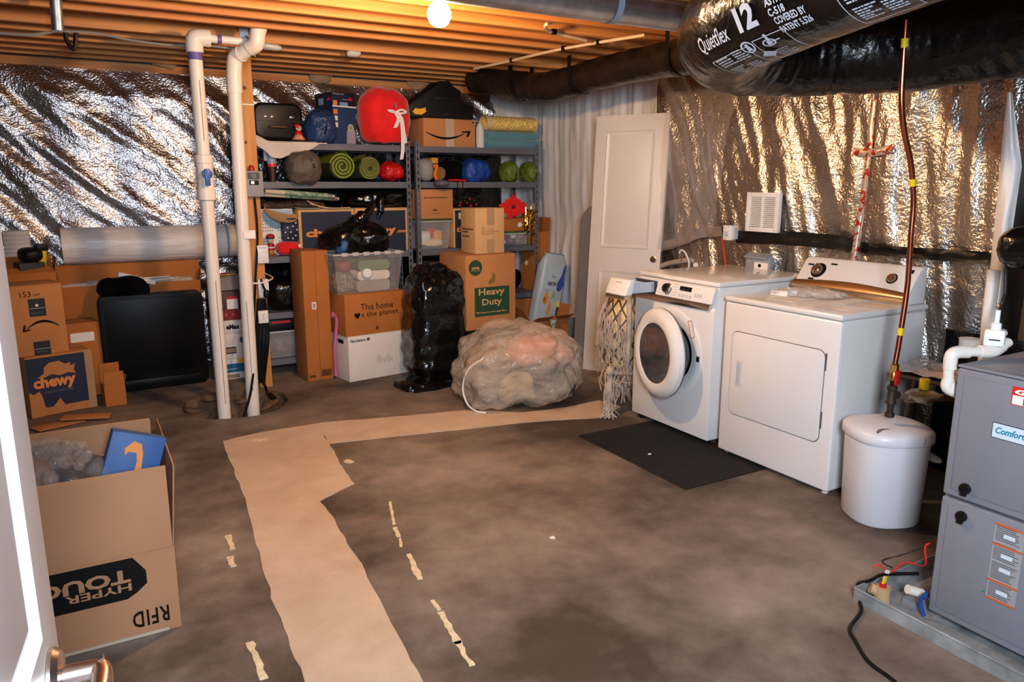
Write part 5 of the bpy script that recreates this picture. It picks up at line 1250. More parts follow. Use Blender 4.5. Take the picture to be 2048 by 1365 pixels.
for k in range(4): decal(vb, vd, 'front', .008, .302 - .047 * k if k == 0 else .285 - .05 * k, .036, .036, (ORANGE, ORANGE, PAPER, PAPER)[k], 'icon')
obj('machine_picture', G().prism([(.12, .01), (.205, .01), (.205, .10), (.185, .14), (.14, .14), (.125, .10)], 0, .0008), mat('machine_print', (176, 160, 168), .5), vb, M=face(vd, 'front', 0, 0, .002))
obj('ring_print', G().lathe([(.028, 0), (.028, .0008), (.019, .0008), (.019, 0)], 20, (.162, .135, 0)), mat('ring_green', (196, 200, 150), .5), vb, M=face(vd, 'front', 0, 0, .0032))
decal(vb, vd, 'left', .02, .0, .05, .07, mat('pale_print', (190, 180, 190), .5), 'picture')
# red sack with white ribbon
rs_y = SY + .05
c = aY(766, 232, rs_y)
x0, x1, z0, z1 = rect(716, 168, 817, 294, rs_y)
rsk = thing('red_sack', 'big bright red drawstring sack with white ribbon on the top shelf', 'bag', ((x0 + x1) / 2, rs_y, Z + .19))
obj('bag', G().blob((0, 0, .02), ((x1 - x0) / 2, .16, (z1 - z0) / 2 - .005), 56, 34, .82, .07, 6, 21, fn=lambda q: (lambda p: V((p.x, p.y, max(p.z, -.19) if p.y > -.10 else p.z)))(q * (1.015 - .05 * abs(N.noise(V((q.x * 9, q.y * 9, q.z * 7)))) - .02 * abs(N.noise(q * 24))))), REDFAB, rsk, ang=180)
RIB = mat('white_ribbon', (235, 226, 222), .6, var=.02)
def ribbon(par, pts, w, m=RIB, name='ribbon'):
    C = bez(pts, 6); n = len(C)
    return obj(name, G().grid(lambda u, v: tuple(C[min(n - 1, int(round(u * (n - 1))))] + V(((v - .5) * w, -.004 - .004 * sin(u * 9), (v - .5) * w * .2))), n, 3), m, par)
k0 = V((.035, -.175, .055))
ribbon(rsk, [k0, k0 + V((.03, -.02, -.04)), k0 + V((.045, -.02, -.12)), k0 + V((.05, -.0, -.26)), k0 + V((.04, .01, -.36))], .03)
ribbon(rsk, [k0, k0 + V((.04, -.02, -.05)), k0 + V((.06, -.01, -.16)), k0 + V((.075, -.0, -.235))], .026)
ribbon(rsk, [k0, k0 + V((.015, -.02, -.05)), k0 + V((.0, -.015, -.09)), k0 + V((-.015, -.01, -.12))], .035)
obj('bow', G().tube(bez([k0, k0 + V((.04, -.02, .02)), k0 + V((.085, -.01, .005)), k0 + V((.04, -.02, -.008)), k0], 5), .009, 6).tube(bez([k0, k0 + V((-.03, -.02, .01)), k0 + V((-.065, -.005, .012)), k0 + V((-.03, -.015, -.003)), k0], 5), .007, 6), RIB, rsk)
obj('toggle', G().box(k0.x - .012, k0.y - .008, k0.z + .03, k0.x + .008, k0.y + .01, k0.z + .07), mat('toggle_grey', (150, 90, 90), .5), rsk)
# carton with curved arrow
x0, x1, z0, z1 = rect(846, 238, 951, 291, SY + .06)
dm = (x1 - x0, .3, z1 - Z)
az = carton('arrow_carton', 'tan carton with wide curved arrow print under the black case', (x0, SY + .05, Z), .03, dm, CARD, tape=False, front_tape=True)
smile(az, dm, 'front', .022, dm[2] * .28, dm[0] * .86, dm[2] * .46)
decal(az, dm, 'front', dm[0] * .94, dm[2] * .88, .015, .012, INK, 'print_mark')
# black case lying on it
lc = thing('tool_case', 'black lumpy plastic tool case with orange sticker on the arrow carton', 'case', (x0, SY + .05, Z + dm[2] + .002))
TC = mat('tool_case_black', (20, 16, 14), .5, var=.1, spec=.3)
def zx(px, py): q = aY(px, py, SY + .05); return (q.x - x0, q.z - (Z + dm[2]))
poly = [zx(*p) for p in ((818, 240), (815, 212), (838, 193), (868, 174), (880, 162), (900, 162), (906, 172), (922, 182), (925, 208), (947, 213), (948, 240))]
poly = [(a, max(b, .001)) for a, b in poly]
obj('shell', G().prism(poly[::-1], -.24, .0, 'y'), TC, lc, bevel=.012, seg=2)
for (a, b, c_, d) in ((870, 195, 912, 200), (885, 228, 928, 232)):
    p, q = zx(a, d), zx(c_, b); obj('ridge', G().box(p[0], -.008, p[1], q[0], .002, q[1]), TC, lc, bevel=.004)
p, q = zx(825, 229), zx(852, 214); obj('sticker', G().prism([(0, .3), (.2, 0), (.7, 0), (1, .4), (.95, .9), (.6, .7), (.2, .75)], 0, .001), mat('sticker_orange', (246, 180, 40), .5), lc, M=Matrix(((q[0] - p[0], 0, 0, p[0]), (0, 0, -1, -.001), (0, q[1] - p[1], 0, p[1]), (0, 0, 0, 1))))
p, q = zx(880, 176), zx(903, 155); obj('tan_pad', G().blob(((p[0] + q[0]) / 2, .06, (p[1] + q[1]) / 2 - .01), ((q[0] - p[0]) / 2, .04, .035), 16, 10, .8), mat('tan_pad', (206, 160, 90), .7), lc)
# rolls at the right end of the top shelf
WFO = mat('white_foam', (226, 220, 214), .7, var=.04, bump=.3, bs=40)
p = on(960, 268, SY + .10, Z)
t = obj('foam_roll', G().tube([p + V((0, 0, 0)), p + V((0, .0, .05)), p + V((.0, .0, .17)), p + V((0, .005, .20))], [.034, .038, .036, .02], 18), WFO); tag(t, 'upright white foam roll between the arrow carton and the teal blanket', 'roll')
TEAL2 = mat('teal_fleece', (84, 134, 148), .95, var=.04, sheen=.4, bump=.2, bs=100, bd=.003)
x0, x1, z0, z1 = rect(972, 264, 1077, 296, SY + .03)
tb = thing('teal_blanket', 'folded teal fleece blanket on the top shelf near the wall corner', 'blanket', (x0, SY + .0, Z))
tw_, th2 = x1 - x0, z1 - Z
obj('fold', G().prism(rrect(.36, th2 * .52, th2 * .25, 5, 0, .0), .0, tw_, 'x'), TEAL2, tb, bevel=.012)
obj('fold', G().prism(rrect(.35, th2 * .5, th2 * .24, 5, .005, th2 * .5), .008, tw_ - .02, 'x'), TEAL2, tb, bevel=.012)
YEL = mat('yellow_mesh', (232, 196, 108), .8, var=.18, vs=60, bump=.5, bs=70, bd=.008)
x0y, x1y, z0y, z1y = rect(974, 236, 1074, 264, SY + .03)
yr = thing('yellow_mat', 'rolled yellow non-slip mat on top of the teal blanket', 'mat', (x0y, SY + .10, Z + th2 + .006))
rr_ = (z1y - z0y) / 2 + .004
g = G().grid(lambda u, v: ((x1y - x0y) * v, rr_ * 1.25 * cos(2 * pi * u) * (1 + .03 * sin(v * 90 + u * 30)), rr_ + rr_ * sin(2 * pi * u) * (1 + .03 * sin(v * 90 + u * 30))), 36, 70, cu=True)
obj('roll', g, YEL, yr); obj('roll_end', G().lathe([(rr_ * .98, 0), (rr_ * .4, -.006), (.004, 0)], 24, (x1y - x0y, 0, rr_), 'x'), YEL, yr); obj('clear_band', G().grid(lambda u, v: (.005 + .045 * v, rr_ * 1.29 * cos(2 * pi * u), rr_ + rr_ * 1.04 * sin(2 * pi * u)), 30, 4, cu=True), FILM, yr)

# ---------------- second shelves
Z = 1.511
la = thing('lantern', 'grey plastic lantern with a red ring hanging under the top shelf', 'lantern', on(544, 330, SY + .05, 1.7))
q0, q1, q2 = aY(544, 303, SY + .05).z - 1.7, aY(544, 328, SY + .05).z - 1.7, aY(544, 334, SY + .05).z - 1.7
obj('body', G().tube([(0, 0, q1), (0, 0, 1.752 - 1.7)], .036, 18), mat('lantern_grey', (150, 154, 170), .4), la); obj('side_tank', G().box(-.06, -.02, q1 + .02, -.035, .02, .045), mat('lantern_grey', (150, 154, 170)), la, bevel=.004)
obj('red_ring', G().tube([(0, 0, q2), (0, 0, q1)], .033, 18), mat('red_glow', (230, 50, 60), .4, var=0), la); obj('tail', G().tube([(0, 0, q2), (0, 0, Z - 1.7 + .003)], [.03, .024], 14), mat('tail_brown', (60, 30, 24), .5), la)
GRB = mat('taupe_nylon', (96, 82, 74), .6, var=.08, bump=.6, bs=14, bd=.03)
c = sack('stuff_sack', 'round taupe stuff sack bulging over the second shelf of the left unit', 606, 348, SY + .0, .135, .15, .135, GRB, 31, Z - .0, gather=False, amp=.08)
c.location.z = 1.511 + .10; obj('zipper', G().tube(bez([(.02, -.148, .075), (.04, -.152, .04), (.05, -.15, .0)], 4), .006, 6), BLACKP, c); obj('clip', G().box(.032, -.16, .035, .05, -.148, .05), CHROME, c)
for ch in c.children:
    if ch.type == 'MESH' and ch.name.startswith('bag'):
        for v_ in ch.data.vertices:
            if v_.co.y > -.05: v_.co.z = max(v_.co.z, -.097)
            if -.09 < v_.co.z < .02 and v_.co.y > -.06: pass
def spiral_roll(name, label, px, py, y, r, depth, m, m2, turns=3.2, seed=0, z=None):
    cc = aY(px, py, y); cc.z = z + r
    t = thing(name, label, 'sleeping pad', cc)
    n = int(turns * 26); g = G(); vs = []
    for i in range(n + 1):
        a = i / 26 * 2 * pi; q_ = .018 + (r - .022) * i / n; th = .013
        q_ *= 1 + .05 * N.noise(V((cos(a) * 1.2, sin(a) * 1.2, seed + i / 40)))
        for rr3 in (q_ - th * .5, q_ + th * .5):
            for yy in (0, depth): vs.append((rr3 * cos(a + 1.2), yy, rr3 * sin(a + 1.2)))
    fs = []
    for i in range(n):
        a, b = i * 4, (i + 1) * 4
        fs += [(a, b, b + 2, a + 2), (a + 1, a + 3, b + 3, b + 1), (a, a + 1, b + 1, b), (a + 2, b + 2, b + 3, a + 3)]
    fs += [(0, 2, 3, 1), (n * 4, n * 4 + 1, n * 4 + 3, n * 4 + 2)]
    g.add(vs, fs); obj('spiral', g, m, t, ang=60)
    obj('core', G().tube([(0, .02, 0), (0, depth, 0)], r * .9, 20), m2, t)
    return t
GRN = mat('lime_fabric', (128, 138, 34), .75, var=.08, bump=.3, bs=60, bd=.006); GRD = mat('olive_dark', (62, 64, 24), .8, var=.1)
a = spiral_roll('sleeping_pad', 'lime green rolled sleeping pad, larger roll left of its twin', 685, 332, SY - .005, .105, .40, GRN, GRD, 3.3, 1, Z + .012)
obj('loose_end', G().grid(lambda u, v: (-.04 + .10 * u, .01 + .3 * v, .10 + .05 * sin(pi * u * .9) * (1 - v) - .03 * u), 10, 8), GRN, a)
b = spiral_roll('sleeping_pad', 'olive rolled sleeping pad right of the lime green roll', 739, 338, SY - .005, .092, .40, mat('olive_fabric', (108, 112, 46), .75, var=.12, bump=.3, bs=60, bd=.006), GRD, 4.2, 5, Z + .012)
obj('loose_end', G().grid(lambda u, v: (-.11 + .10 * u, .0 + .3 * v, .055 + .045 * u + .01 * sin(u * 9)), 10, 8), GRN, b)
RN = mat('red_nylon', (196, 22, 26), .4, var=.12, bump=.6, bs=16, bd=.03)
sack('stuff_sack', 'glossy red nylon sack behind the olive sleeping pad', 785, 335, SY + .12, .10, .10, .085, RN, 41, Z, gather=False, amp=.2)
t = obj('navy_pouch', G().blob((0, 0, 0), (.13, .1, .04), 26, 12, .8, .12, 7, 3), BLUEN, M=Matrix.Translation(on(785, 355, SY + .09, Z + .04))); t.location.y = SY + .33; tag(t, 'flat navy pouch lying behind the red nylon sack', 'bag')
# camping bundle, blue sack, green sacks
cp2 = thing('camp_bundle', 'grey pouch with orange strap and brown roll on the right second shelf', 'bag', on(852, 340, SY + .10, Z))
obj('pouch', G().blob((-.01, 0, .095), (.075, .09, .095), 28, 18, .85, .08, 7, 2, flat=-.094), mat('pouch_grey', (150, 146, 142), .6, var=.06), cp2)
obj('orange_strap', G().tube(bez([(.02, -.10, .125), (.055, -.105, .13), (.035, -.105, .06), (.05, -.105, .02)], 5), .014, 8), mat('strap_orange', (230, 110, 30), .5), cp2); obj('brown_roll', G().tube([(.08, -.10, .07), (.08, .1, .08)], .055, 16), mat('roll_brown', (120, 84, 40), .7, var=.2), cp2)
obj('yellow_band', G().box(.03, -.06, .15, .09, .06, .2), mat('band_gold', (206, 150, 50), .6), cp2, bevel=.01)
t = obj('grey_pad', G().blob((0, 0, 0), (.065, .07, .03), 22, 12, .9, .06, 8, 1), mat('pad_grey', (90, 92, 100), .5), M=Matrix.Translation(on(880, 368, SY - .045, Z - .012))); t.location.y = SY - .073; tag(t, 'dark grey rounded pad at the shelf edge before the camp bundle', 'pad')
t = obj('black_pouch', G().blob((0, 0, 0), (.09, .12, .09), 26, 16, .8, .15, 6, 7, flat=-.085), BLACKFAB, M=Matrix.Translation(on(905, 335, SY + .20, Z + .087))); tag(t, 'black cloth pouch between the camp bundle and the blue sack', 'bag')
sack('stuff_sack', 'royal blue stuff sack lying on the right second shelf', 950, 340, SY + .12, .145, .11, .105, mat('royal_blue_nylon', (24, 66, 150), .5, var=.1, bump=.8, bs=12, bd=.04), 51, Z, gather=False, amp=.14)
GSK = mat('green_sack_nylon', (96, 116, 38), .55, var=.12, bump=.8, bs=12, bd=.04)
sack('stuff_sack', 'olive green sack with dark straps beside the royal blue sack', 1018, 338, SY + .11, .085, .11, .10, GSK, 61, Z, gather=True, amp=.14)
sack('stuff_sack', 'olive green gathered sack at the far right end of the second shelf', 1058, 340, SY + .11, .06, .11, .09, GSK, 66, Z, gather=True, amp=.14)
t = thing('cable_toy', 'red cord with white tags dangling over the right second shelf edge', 'cord')
obj('cord', G().tube(bez([on(897, 358, SY - .012, Z + .012), on(910, 357, SY - .012, Z + .016), on(921, 358, SY - .012, Z + .012), on(932, 360, SY - .012, Z + .010)], 4), .010, 8), RED, t)
for px in (915, 926): obj('lead', G().tube(bez([on(px, 360, SY - .014, Z + .01), aY(px, 372, SY - .02), aY(px + 1, 392, SY - .02)], 4), .004, 6), BLACKP, t)

# ---------------- third shelves
Z = .946
# calendar sheet, plate, polka dot case, red bag, nutcracker
x0, x1, z0, z1 = rect(522, 418, 586, 492, SY + .14)
t = thing('wall_calendar', 'white calendar sheet with a pale blue arc standing on the third shelf', 'calendar', (x0, SY + .14, Z), 0)
obj('sheet', G().box(0, 0, 0, x1 - x0, .006, z1 - Z), PAPER, t); cdm = (x1 - x0, .006, z1 - Z)
arc = [(0.02, .98)] + [(.5 - .5 * cos(pi * k / 12), .98 - .42 * sin(pi * k / 12)) for k in range(1, 12)] + [(.98, .98)]
decal(t, cdm, 'front', 0, 0, cdm[0], cdm[2], mat('pale_arc', (170, 190, 204), .7), 'arc_print', poly=arc)
g = G()
for bx in (.05, .52):
    for by in (.15, .52):
        for r_ in range(4):
            for c_ in range(5): g.box(cdm[0] * (bx + .07 * c_), cdm[2] * (by + .07 * r_), 0, cdm[0] * (bx + .07 * c_ + .035), cdm[2] * (by + .07 * r_ + .03), .0006)
obj('date_print', g, mat('date_green', (120, 160, 150), .7), t, M=face(cdm, 'front', 0, 0, .0022), kind='stuff')
pl_ = thing('round_tray', 'tan round tray leaning on top of the calendar sheet', 'tray', on(560, 430, SY + .10, aY(560, 430, SY + .1).z), 0, None, (.5, .25, 0))
obj('disc', G().lathe([(.001, 0), (.10, 0), (.125, .014), (.128, .014), (.104, -.006), (.001, -.006)], 32, caps=False), mat('tray_tan', (200, 160, 116), .5), pl_); pl_.scale = (1, 1, 1)
pd = thing('polka_case', 'navy case with white polka dots standing on the red pouch', 'case', on(567, 482, SY + .06, Z + .185))
x0, x1, z0, z1 = rect(566, 437, 597, 483, SY + .06)
obj('body', G().prism(rrect(x1 - x0, z1 - z0, .02, 4), -.08, 0, 'y'), mat('polka_navy', (22, 30, 60), .6), pd, bevel=.008)
pd.location = (x0, SY + .06, z0)
for k, (u, v) in enumerate(((.2, .85), (.55, .9), (.85, .8), (.3, .6), (.65, .65), (.9, .5), (.15, .4), (.5, .4), (.8, .25), (.3, .15), (.6, .12))):
    obj('dot', disc([(.006, .0), (.006, .001), (.0005, .001)], 8, ((x1 - x0) * u, -.0002, (z1 - z0) * v)), PAPER, pd)
x0, x1, z0_, z1_ = rect(557, 482, 600, 515, SY + .05)
t = thing('red_pouch', 'round red pouch with a white tag on the third shelf', 'bag', ((x0 + x1) / 2, SY + .10, Z + .0)); hh = z0 - Z
obj('bag', G().blob((0, 0, hh / 2), ((x1 - x0) / 2 + .01, .085, hh / 2), 30, 18, .75, .05, 7, 5), REDFAB, t); obj('tag', G().box((x1 - x0) / 2 - .02, -.09, hh * .6, (x1 - x0) / 2, -.082, hh * .8), PAPER, t)
nc = thing('nutcracker', 'small red and blue wooden soldier figure beside the red pouch', 'figurine', on(543, 513, SY + .04, Z))
obj('base', G().box(-.035, -.03, 0, .035, .03, .02), mat('nc_brown', (110, 50, 24), .6), nc); obj('legs', G().tube([(0, 0, .02), (0, 0, .05)], .022, 12), mat('nc_gold', (200, 120, 40), .5), nc); obj('coat', G().lathe([(.03, .05), (.028, .09), (.022, .10)], 16), mat('nc_red', (176, 24, 22), .5), nc)
obj('belt', G().tube([(0, 0, .066), (0, 0, .074)], .031, 16), PAPER, nc); obj('head', G().blob((0, 0, .125), (.022, .022, .026), 14, 10), mat('figure_skin', (226, 190, 160)), nc); obj('hat', G().blob((0, 0, .152), (.034, .03, .022), 16, 10), mat('nc_red', (176, 24, 22)), nc); obj('hat_band', G().tube([(0, 0, .138), (0, 0, .148)], .033, 16), NAVY, nc)
for sx_ in (-1, 1): obj('eye', G().blob((sx_ * .008, -.021, .128), (.003, .003, .003), 6, 5), BLACKP, nc)
t = obj('peach_toy', G().blob((0, 0, 0), (.035, .03, .045), 18, 12, .8, .1, 9, 2), mat('peach', (226, 150, 130), .7), M=Matrix.Translation(on(557, 495, SY + .16, Z + .17))); t.location.z = Z + .044; tag(t, 'peach and grey soft toy between the soldier figure and red pouch', 'toy')
# two navy printed cartons side by side
def navy_carton(px0, px1, py0, label, txt, y=SY + .05, group=None, d=.3):
    x0, x1, _, z1 = rect(px0, py0, px1, 500, y); dm = (x1 - x0, d, z1 - Z)
    c = carton('printed_carton', label, (x0, y, Z), 0, dm, CARDL, tape=False)
    decal(c, dm, 'front', .022, -.0, dm[0] - .044, dm[2] - .022, mat('navy_panel', (30, 36, 58), .6), 'print_panel'); return c, dm
c, dm = navy_carton(598, 709, 418, 'navy printed shipping carton, left of the pair on the third shelf', '')
lettering(c, dm, 'front', .05, dm[2] * .33, dm[0] * .85, dm[2] * .23, 'chewy', ORANGE, bold=.05); lettering(c, dm, 'front', .13, dm[2] * .22, .16, .014, 'where pet lovers shop', mat('dim_print', (120, 110, 112)))
c, dm = navy_carton(711, 816, 416, 'navy printed shipping carton, right of the pair on the third shelf', '')
lettering(c, dm, 'front', .02, dm[2] * .36, dm[0] * .72, dm[2] * .23, 'chewy', ORANGE, bold=.05); lettering(c, dm, 'front', dm[0] * .78, dm[2] * .42, dm[0] * .17, dm[2] * .06, '.com', ORANGE, bold=.04); zt3 = Z + dm[2]
# wrapping paper tubes and ribbon clutter lying on the cartons
WPM = mat('green_sparkle_wrap', (70, 120, 84), .3, var=.5, vs=40, bump=.4, bs=40, c2=(176, 190, 160))
for i, (a, b, r_, lab) in enumerate((((530, 382), (655, 392), .020, 'upper green wrapping paper tube lying on the navy cartons'), ((528, 389), (662, 397), .018, 'lower green wrapping paper tube lying on the navy cartons'))):
    A, B = aY(*a, SY + .06 + .045 * i), aY(*b, SY + .06 + .045 * i); A.z = max(A.z, zt3 + .03 + .04 * (1 - i)); B.z = max(B.z, zt3 + .022 + .036 * (1 - i))
    t = thing('gift_wrap_tube', lab, 'gift wrap'); obj('paper', G().tube([A.lerp(B, .3), B], r_, 14), WPM, t); obj('bare_end', G().tube([A, A.lerp(B, .3)], r_ * .95, 14), mat('tube_cream', (214, 200, 170), .6), t); obj('end_cap', G().tube([B, B.lerp(A, -.12)], [r_ * 1.05, r_ * .9], 12), mat('tinsel_silver', (190, 190, 190), .2, .8, bump=.8, bs=60), t)
t = obj('gift_box_pile', G().blob((0, 0, 0), (.24, .1, .035), 36, 10, .6, .25, 8, 7, flat=-.03), mat('dark_gift', (70, 50, 36), .5, var=.4, vs=20), M=Matrix.Translation(on(588, 405, SY + .20, zt3 + .032))); tag(t, 'dark crumpled gift bag under the wrapping paper tubes', 'bag')
t = thing('ribbon_strands', 'pink and cream ribbon strands trailing over the navy cartons', 'ribbon')
for k, (c0, c1, c2_, m_) in enumerate((((614, 402), (650, 415), (700, 413), mat('pink_ribbon', (206, 150, 140), .5)), ((620, 408), (660, 417), (700, 418), mat('cream_ribbon', (216, 180, 130), .5)), ((590, 416), (610, 408), (640, 412), mat('sage_ribbon', (140, 150, 120), .5)))):
    yy = SY + .035 - .006 * k; obj('strand', G().tube(bez([V((aY(*c0, yy).x, yy, max(zt3 + .006, aY(*c0, yy).z))), V((aY(*c1, yy).x, yy, zt3 + .006)), V((aY(*c2_, yy).x, yy, zt3 + .006))], 6), .005, 6), m_, t)
# black bags
t = thing('trash_bag', 'black trash bag stuffed on the navy cartons under the second shelf', 'trash bag', on(760, 405, SY + .15, zt3 + .075))
obj('bag', G().blob((0, 0, 0), (.25, .13, .075), 50, 26, .75, .2, 6, 13, flat=-.072), BLACKBAG, t); obj('tied_end', G().tube(bez([(-.02, -.13, .0), (-.05, -.16, -.03), (-.06, -.17, -.10), (-.08, -.165, -.14)], 5), [.05] * 5 + [.03] * 6 + [.02] * 5, 10), BLACKBAG, t)
# right unit, third shelf
x0, x1, z0, z1 = rect(836, 379, 906, 440, SY + .03)
cb2z = aY(870, 438, SY + .03).z
x0b, x1b, _, _ = rect(838, 440, 902, 500, SY + .03)
CLR = mat('clear_bin_plastic', (220, 216, 212), .12, var=0, alpha=.28, spec=.6)
def clear_bin(name, label, loc, dims, rz=0, lidm=None, taper=.02):
    w, d, h = dims; r = thing(name, label, 'storage bin', loc, rz); th = .003
    b0 = [(taper, taper, 0), (w - taper, taper, 0), (w - taper, d - taper, 0), (taper, d - taper, 0)]; t0 = [(0, 0, h), (w, 0, h), (w, d, h), (0, d, h)]
    g = G(); g.add(b0, [(0, 1, 2, 3)])
    for i in range(4): j = (i + 1) % 4; g.add([b0[i], b0[j], t0[j], t0[i]], [(0, 1, 2, 3)])
    obj('tub', g, CLR, r, smooth=False)
    obj('rim', G().box(-.008, -.008, h - .012, w + .008, .0, h).box(-.008, d, h - .012, w + .008, d + .008, h).box(-.008, 0, h - .012, 0, d, h).box(w, 0, h - .012, w + .008, d, h), mat('bin_rim', (206, 200, 196), .3, var=0, alpha=.75), r, bevel=.002)
    if lidm: obj('lid', G().box(-.012, -.012, h, w + .012, d + .012, h + .014), lidm, r, bevel=.004)
    return r
GLID = mat('green_lid', (58, 92, 44), .5)
bin1 = clear_bin('clear_bin', 'small clear bin of coloured toys on the right third shelf', (x0b, SY + .03, Z), (x1b - x0b, .28, cb2z - Z - .016), 0, GLID)
w = x1b - x0b; hb = cb2z - Z
for (nm, lab, c_, r_, m_, s) in (('toy_block', 'white rounded toy in the small clear bin', (.09, .1, .08), (.05, .05, .06), WHITEP, 1), ('toy_block', 'red toy piece in the small clear bin', (.15, .12, .13), (.045, .05, .04), RED, 2), ('toy_block', 'yellow orange toy piece in the small clear bin', (.205, .10, .10), (.045, .05, .05), mat('toy_yellow', (236, 160, 40), .5), 3), ('toy_block', 'cream soft toy lying low in the small clear bin', (.16, .10, .04), (.09, .06, .036), mat('toy_cream', (232, 206, 160), .7), 4)):
    t = obj(nm, G().blob((0, 0, 0), r_, 16, 10, .6, .12, 12, s), m_, M=Matrix.Translation((x0b + c_[0], SY + .03 + c_[1], Z + c_[2] + .01))); tag(t, lab, 'toy')
dmA = (x1 - x0, .28, z1 - cb2z)
c = carton('print_carton', 'tan carton with small dark lettering on the small clear bin', (x0, SY + .03, cb2z), 0, dmA, CARD)
lettering(c, dmA, 'front', dmA[0] * .16, dmA[2] * .70, dmA[0] * .68, dmA[2] * .055, 'abundantWellness', INK, bold=.02)
decal(c, dmA, 'front', dmA[0] * .4, dmA[2] * .26, dmA[0] * .16, dmA[2] * .08, INK, 'emblem', poly=[(0, 0), (.2, .8), (.3, 1), (.45, .5), (.6, 1), (.8, .7), (1, 0), (.8, .1), (.7, .6), (.55, .2), (.4, .2), (.3, .6), (.2, .1)]); decal(c, dmA, 'front', dmA[0] * .36, dmA[2] * .18, dmA[0] * .24, .003, INK, 'print_rule')
x0, x1, z0, z1 = rect(907, 417, 968, 500, SY + .06); dm = (x1 - x0, .26, z1 - Z)
c = carton('printed_carton', 'navy printed carton behind the pale carton on the heavy box', (x0, SY + .06, Z), 0, dm, CARDL, tape=False); decal(c, dm, 'front', .015, 0, dm[0] - .02, dm[2] - .015, mat('navy_panel', (44, 52, 72)), 'print_panel'); decal(c, dm, 'front', .05, dm[2] - .09, .09, .055, PAPER, out=.002); lettering(c, dm, 'front', .03, dm[2] * .35, dm[0] * .75, dm[2] * .22, 'chewy', ORANGE, bold=.05)
# greenery, red bow flower, tinsel, brown tray, lidded bin
zt4 = Z + dm[2]
FOL = mat('garland_green', (44, 66, 36), .7, var=.3, vs=30)
gl_ = thing('garland', 'dark green artificial garland with berries above the navy carton', 'decoration', on(935, 398, SY + .12, zt4 + .002))
g = G(); rd = random.Random(5)
for i in range(60):
    a = rd.random() * 6.28; el = rd.random() * .9; L_ = .06 + .05 * rd.random(); o_ = V((rd.uniform(-.12, .08), rd.uniform(-.05, .05), .03 + .05 * rd.random())); d_ = V((cos(a) * cos(el), sin(a) * cos(el) * .6, sin(el) * .6)); n_ = d_.cross(V((0, 0, 1))).normalized() * .012
    g.add([o_, o_ + d_ * L_ * .5 + n_, o_ + d_ * L_, o_ + d_ * L_ * .5 - n_], [(0, 1, 2, 3)])
obj('needles', g, FOL, gl_, kind='stuff'); g = G()
for i in range(6): obj('berry', G().blob((rd.uniform(-.12, .08), -.06, .02 + .08 * rd.random()), (.011, .011, .011), 8, 6), RED, gl_)
x0, x1, z0, z1 = rect(1000, 437, 1048, 462, SY + .05)
zb_ = aY(1020, 463, SY + .05).z
GL2 = mat('green_lid', (58, 92, 44))
x0c, x1c, _, _ = rect(1000, 470, 1066, 500, SY + .05)
bin2 = clear_bin('clear_bin', 'clear bin with green lid full of ornaments on the right third shelf', (x0c, SY + .05, Z), (x1c - x0c - .03, .28, zb_ - Z - .016), 0, GL2)
rd = random.Random(9)
for i in range(9):
    m_ = (PAPER, mat('orn_red', (170, 40, 40), .4), mat('orn_grey', (150, 140, 140), .4), mat('orn_pink', (190, 130, 130), .5))[i % 4]
    t = obj('ornament', G().blob((0, 0, 0), (.026 + .008 * (i % 3), .03, .022 + .006 * (i % 2)), 12, 8, .8, .15, 20, i), m_, M=Matrix.Translation((x0c + .05 + .03 * (i % 8), SY + .09 + .025 * (i // 3), Z + .035 + .042 * (i % 3)))); tag(t, 'small ornament heaped in the green lidded clear bin', 'ornament', 'ornaments in the green lidded clear bin')
dmT = (x1 - x0, .2, z1 - zb_)
c = carton('small_carton', 'small brown carton with a white sticker on the green lidded bin', (x0, SY + .05, zb_ + .0), 0, dmT, CARD2); decal(c, dmT, 'front', dmT[0] * .72, dmT[2] * .3, .05, .045, PAPER, 'sticker', poly=[(.2, 0), (.8, .1), (1, .5), (.75, 1), (.25, .9), (0, .4)])
fw = thing('red_flower', 'large red artificial poinsettia bloom on the right third shelf', 'flower', on(1020, 405, SY + .08, zb_ + dmT[2] + .002), 0)
g = G()
for i in range(9):
    a = 2 * pi * i / 9 + .2; L_ = .12 if i % 2 else .15
    def pet(u, v, a=a, L_=L_):
        w_ = .048 * sin(pi * min(1, u * .92 + .06)); r_ = u * L_
        return (cos(a) * r_ - sin(a) * (v - .5) * 2 * w_, -.05 - .04 * sin(u * 2.2) + .03 * u, .10 + sin(a) * r_ * .75 + cos(a) * (v - .5) * 2 * w_ * .75)
    obj('petal', G().grid(pet, 7, 5), REDFAB, fw)
obj('heart', G().blob((0, -.06, .10), (.018, .012, .016), 10, 8), mat('flower_dark', (90, 20, 20), .6), fw); obj('stem', G().tube([(0, -.04, .10), (.01, .0, .0)], .006, 6), FOL, fw)
tn = thing('tinsel_garland', 'gold tinsel bunch hanging at the right end of the third shelf', 'decoration', on(1058, 455, SY + .06, Z + .12))
g = G(); rd = random.Random(3)
for i in range(130):
    x, y, z = rd.gauss(0, .028), rd.gauss(0, .03), rd.uniform(-.02, .20); d_ = V((rd.gauss(0, 1), rd.gauss(0, 1), rd.gauss(0, 1.6))).normalized() * .035; n_ = d_.cross(V((.3, .5, .2))).normalized() * .0045; o_ = V((x, y, z))
    g.add([o_ - d_ + n_, o_ - d_ - n_, o_ + d_ - n_ * .6, o_ + d_ + n_ * .6], [(0, 1, 2, 3)])
obj('strands', g, mat('gold_tinsel', (226, 180, 90), .18, 1., var=0), tn, kind='stuff'); obj('core', G().tube([(0, 0, -.12), (0, 0, .2)], .02, 8), mat('gold_tinsel', (226, 180, 90)), tn)
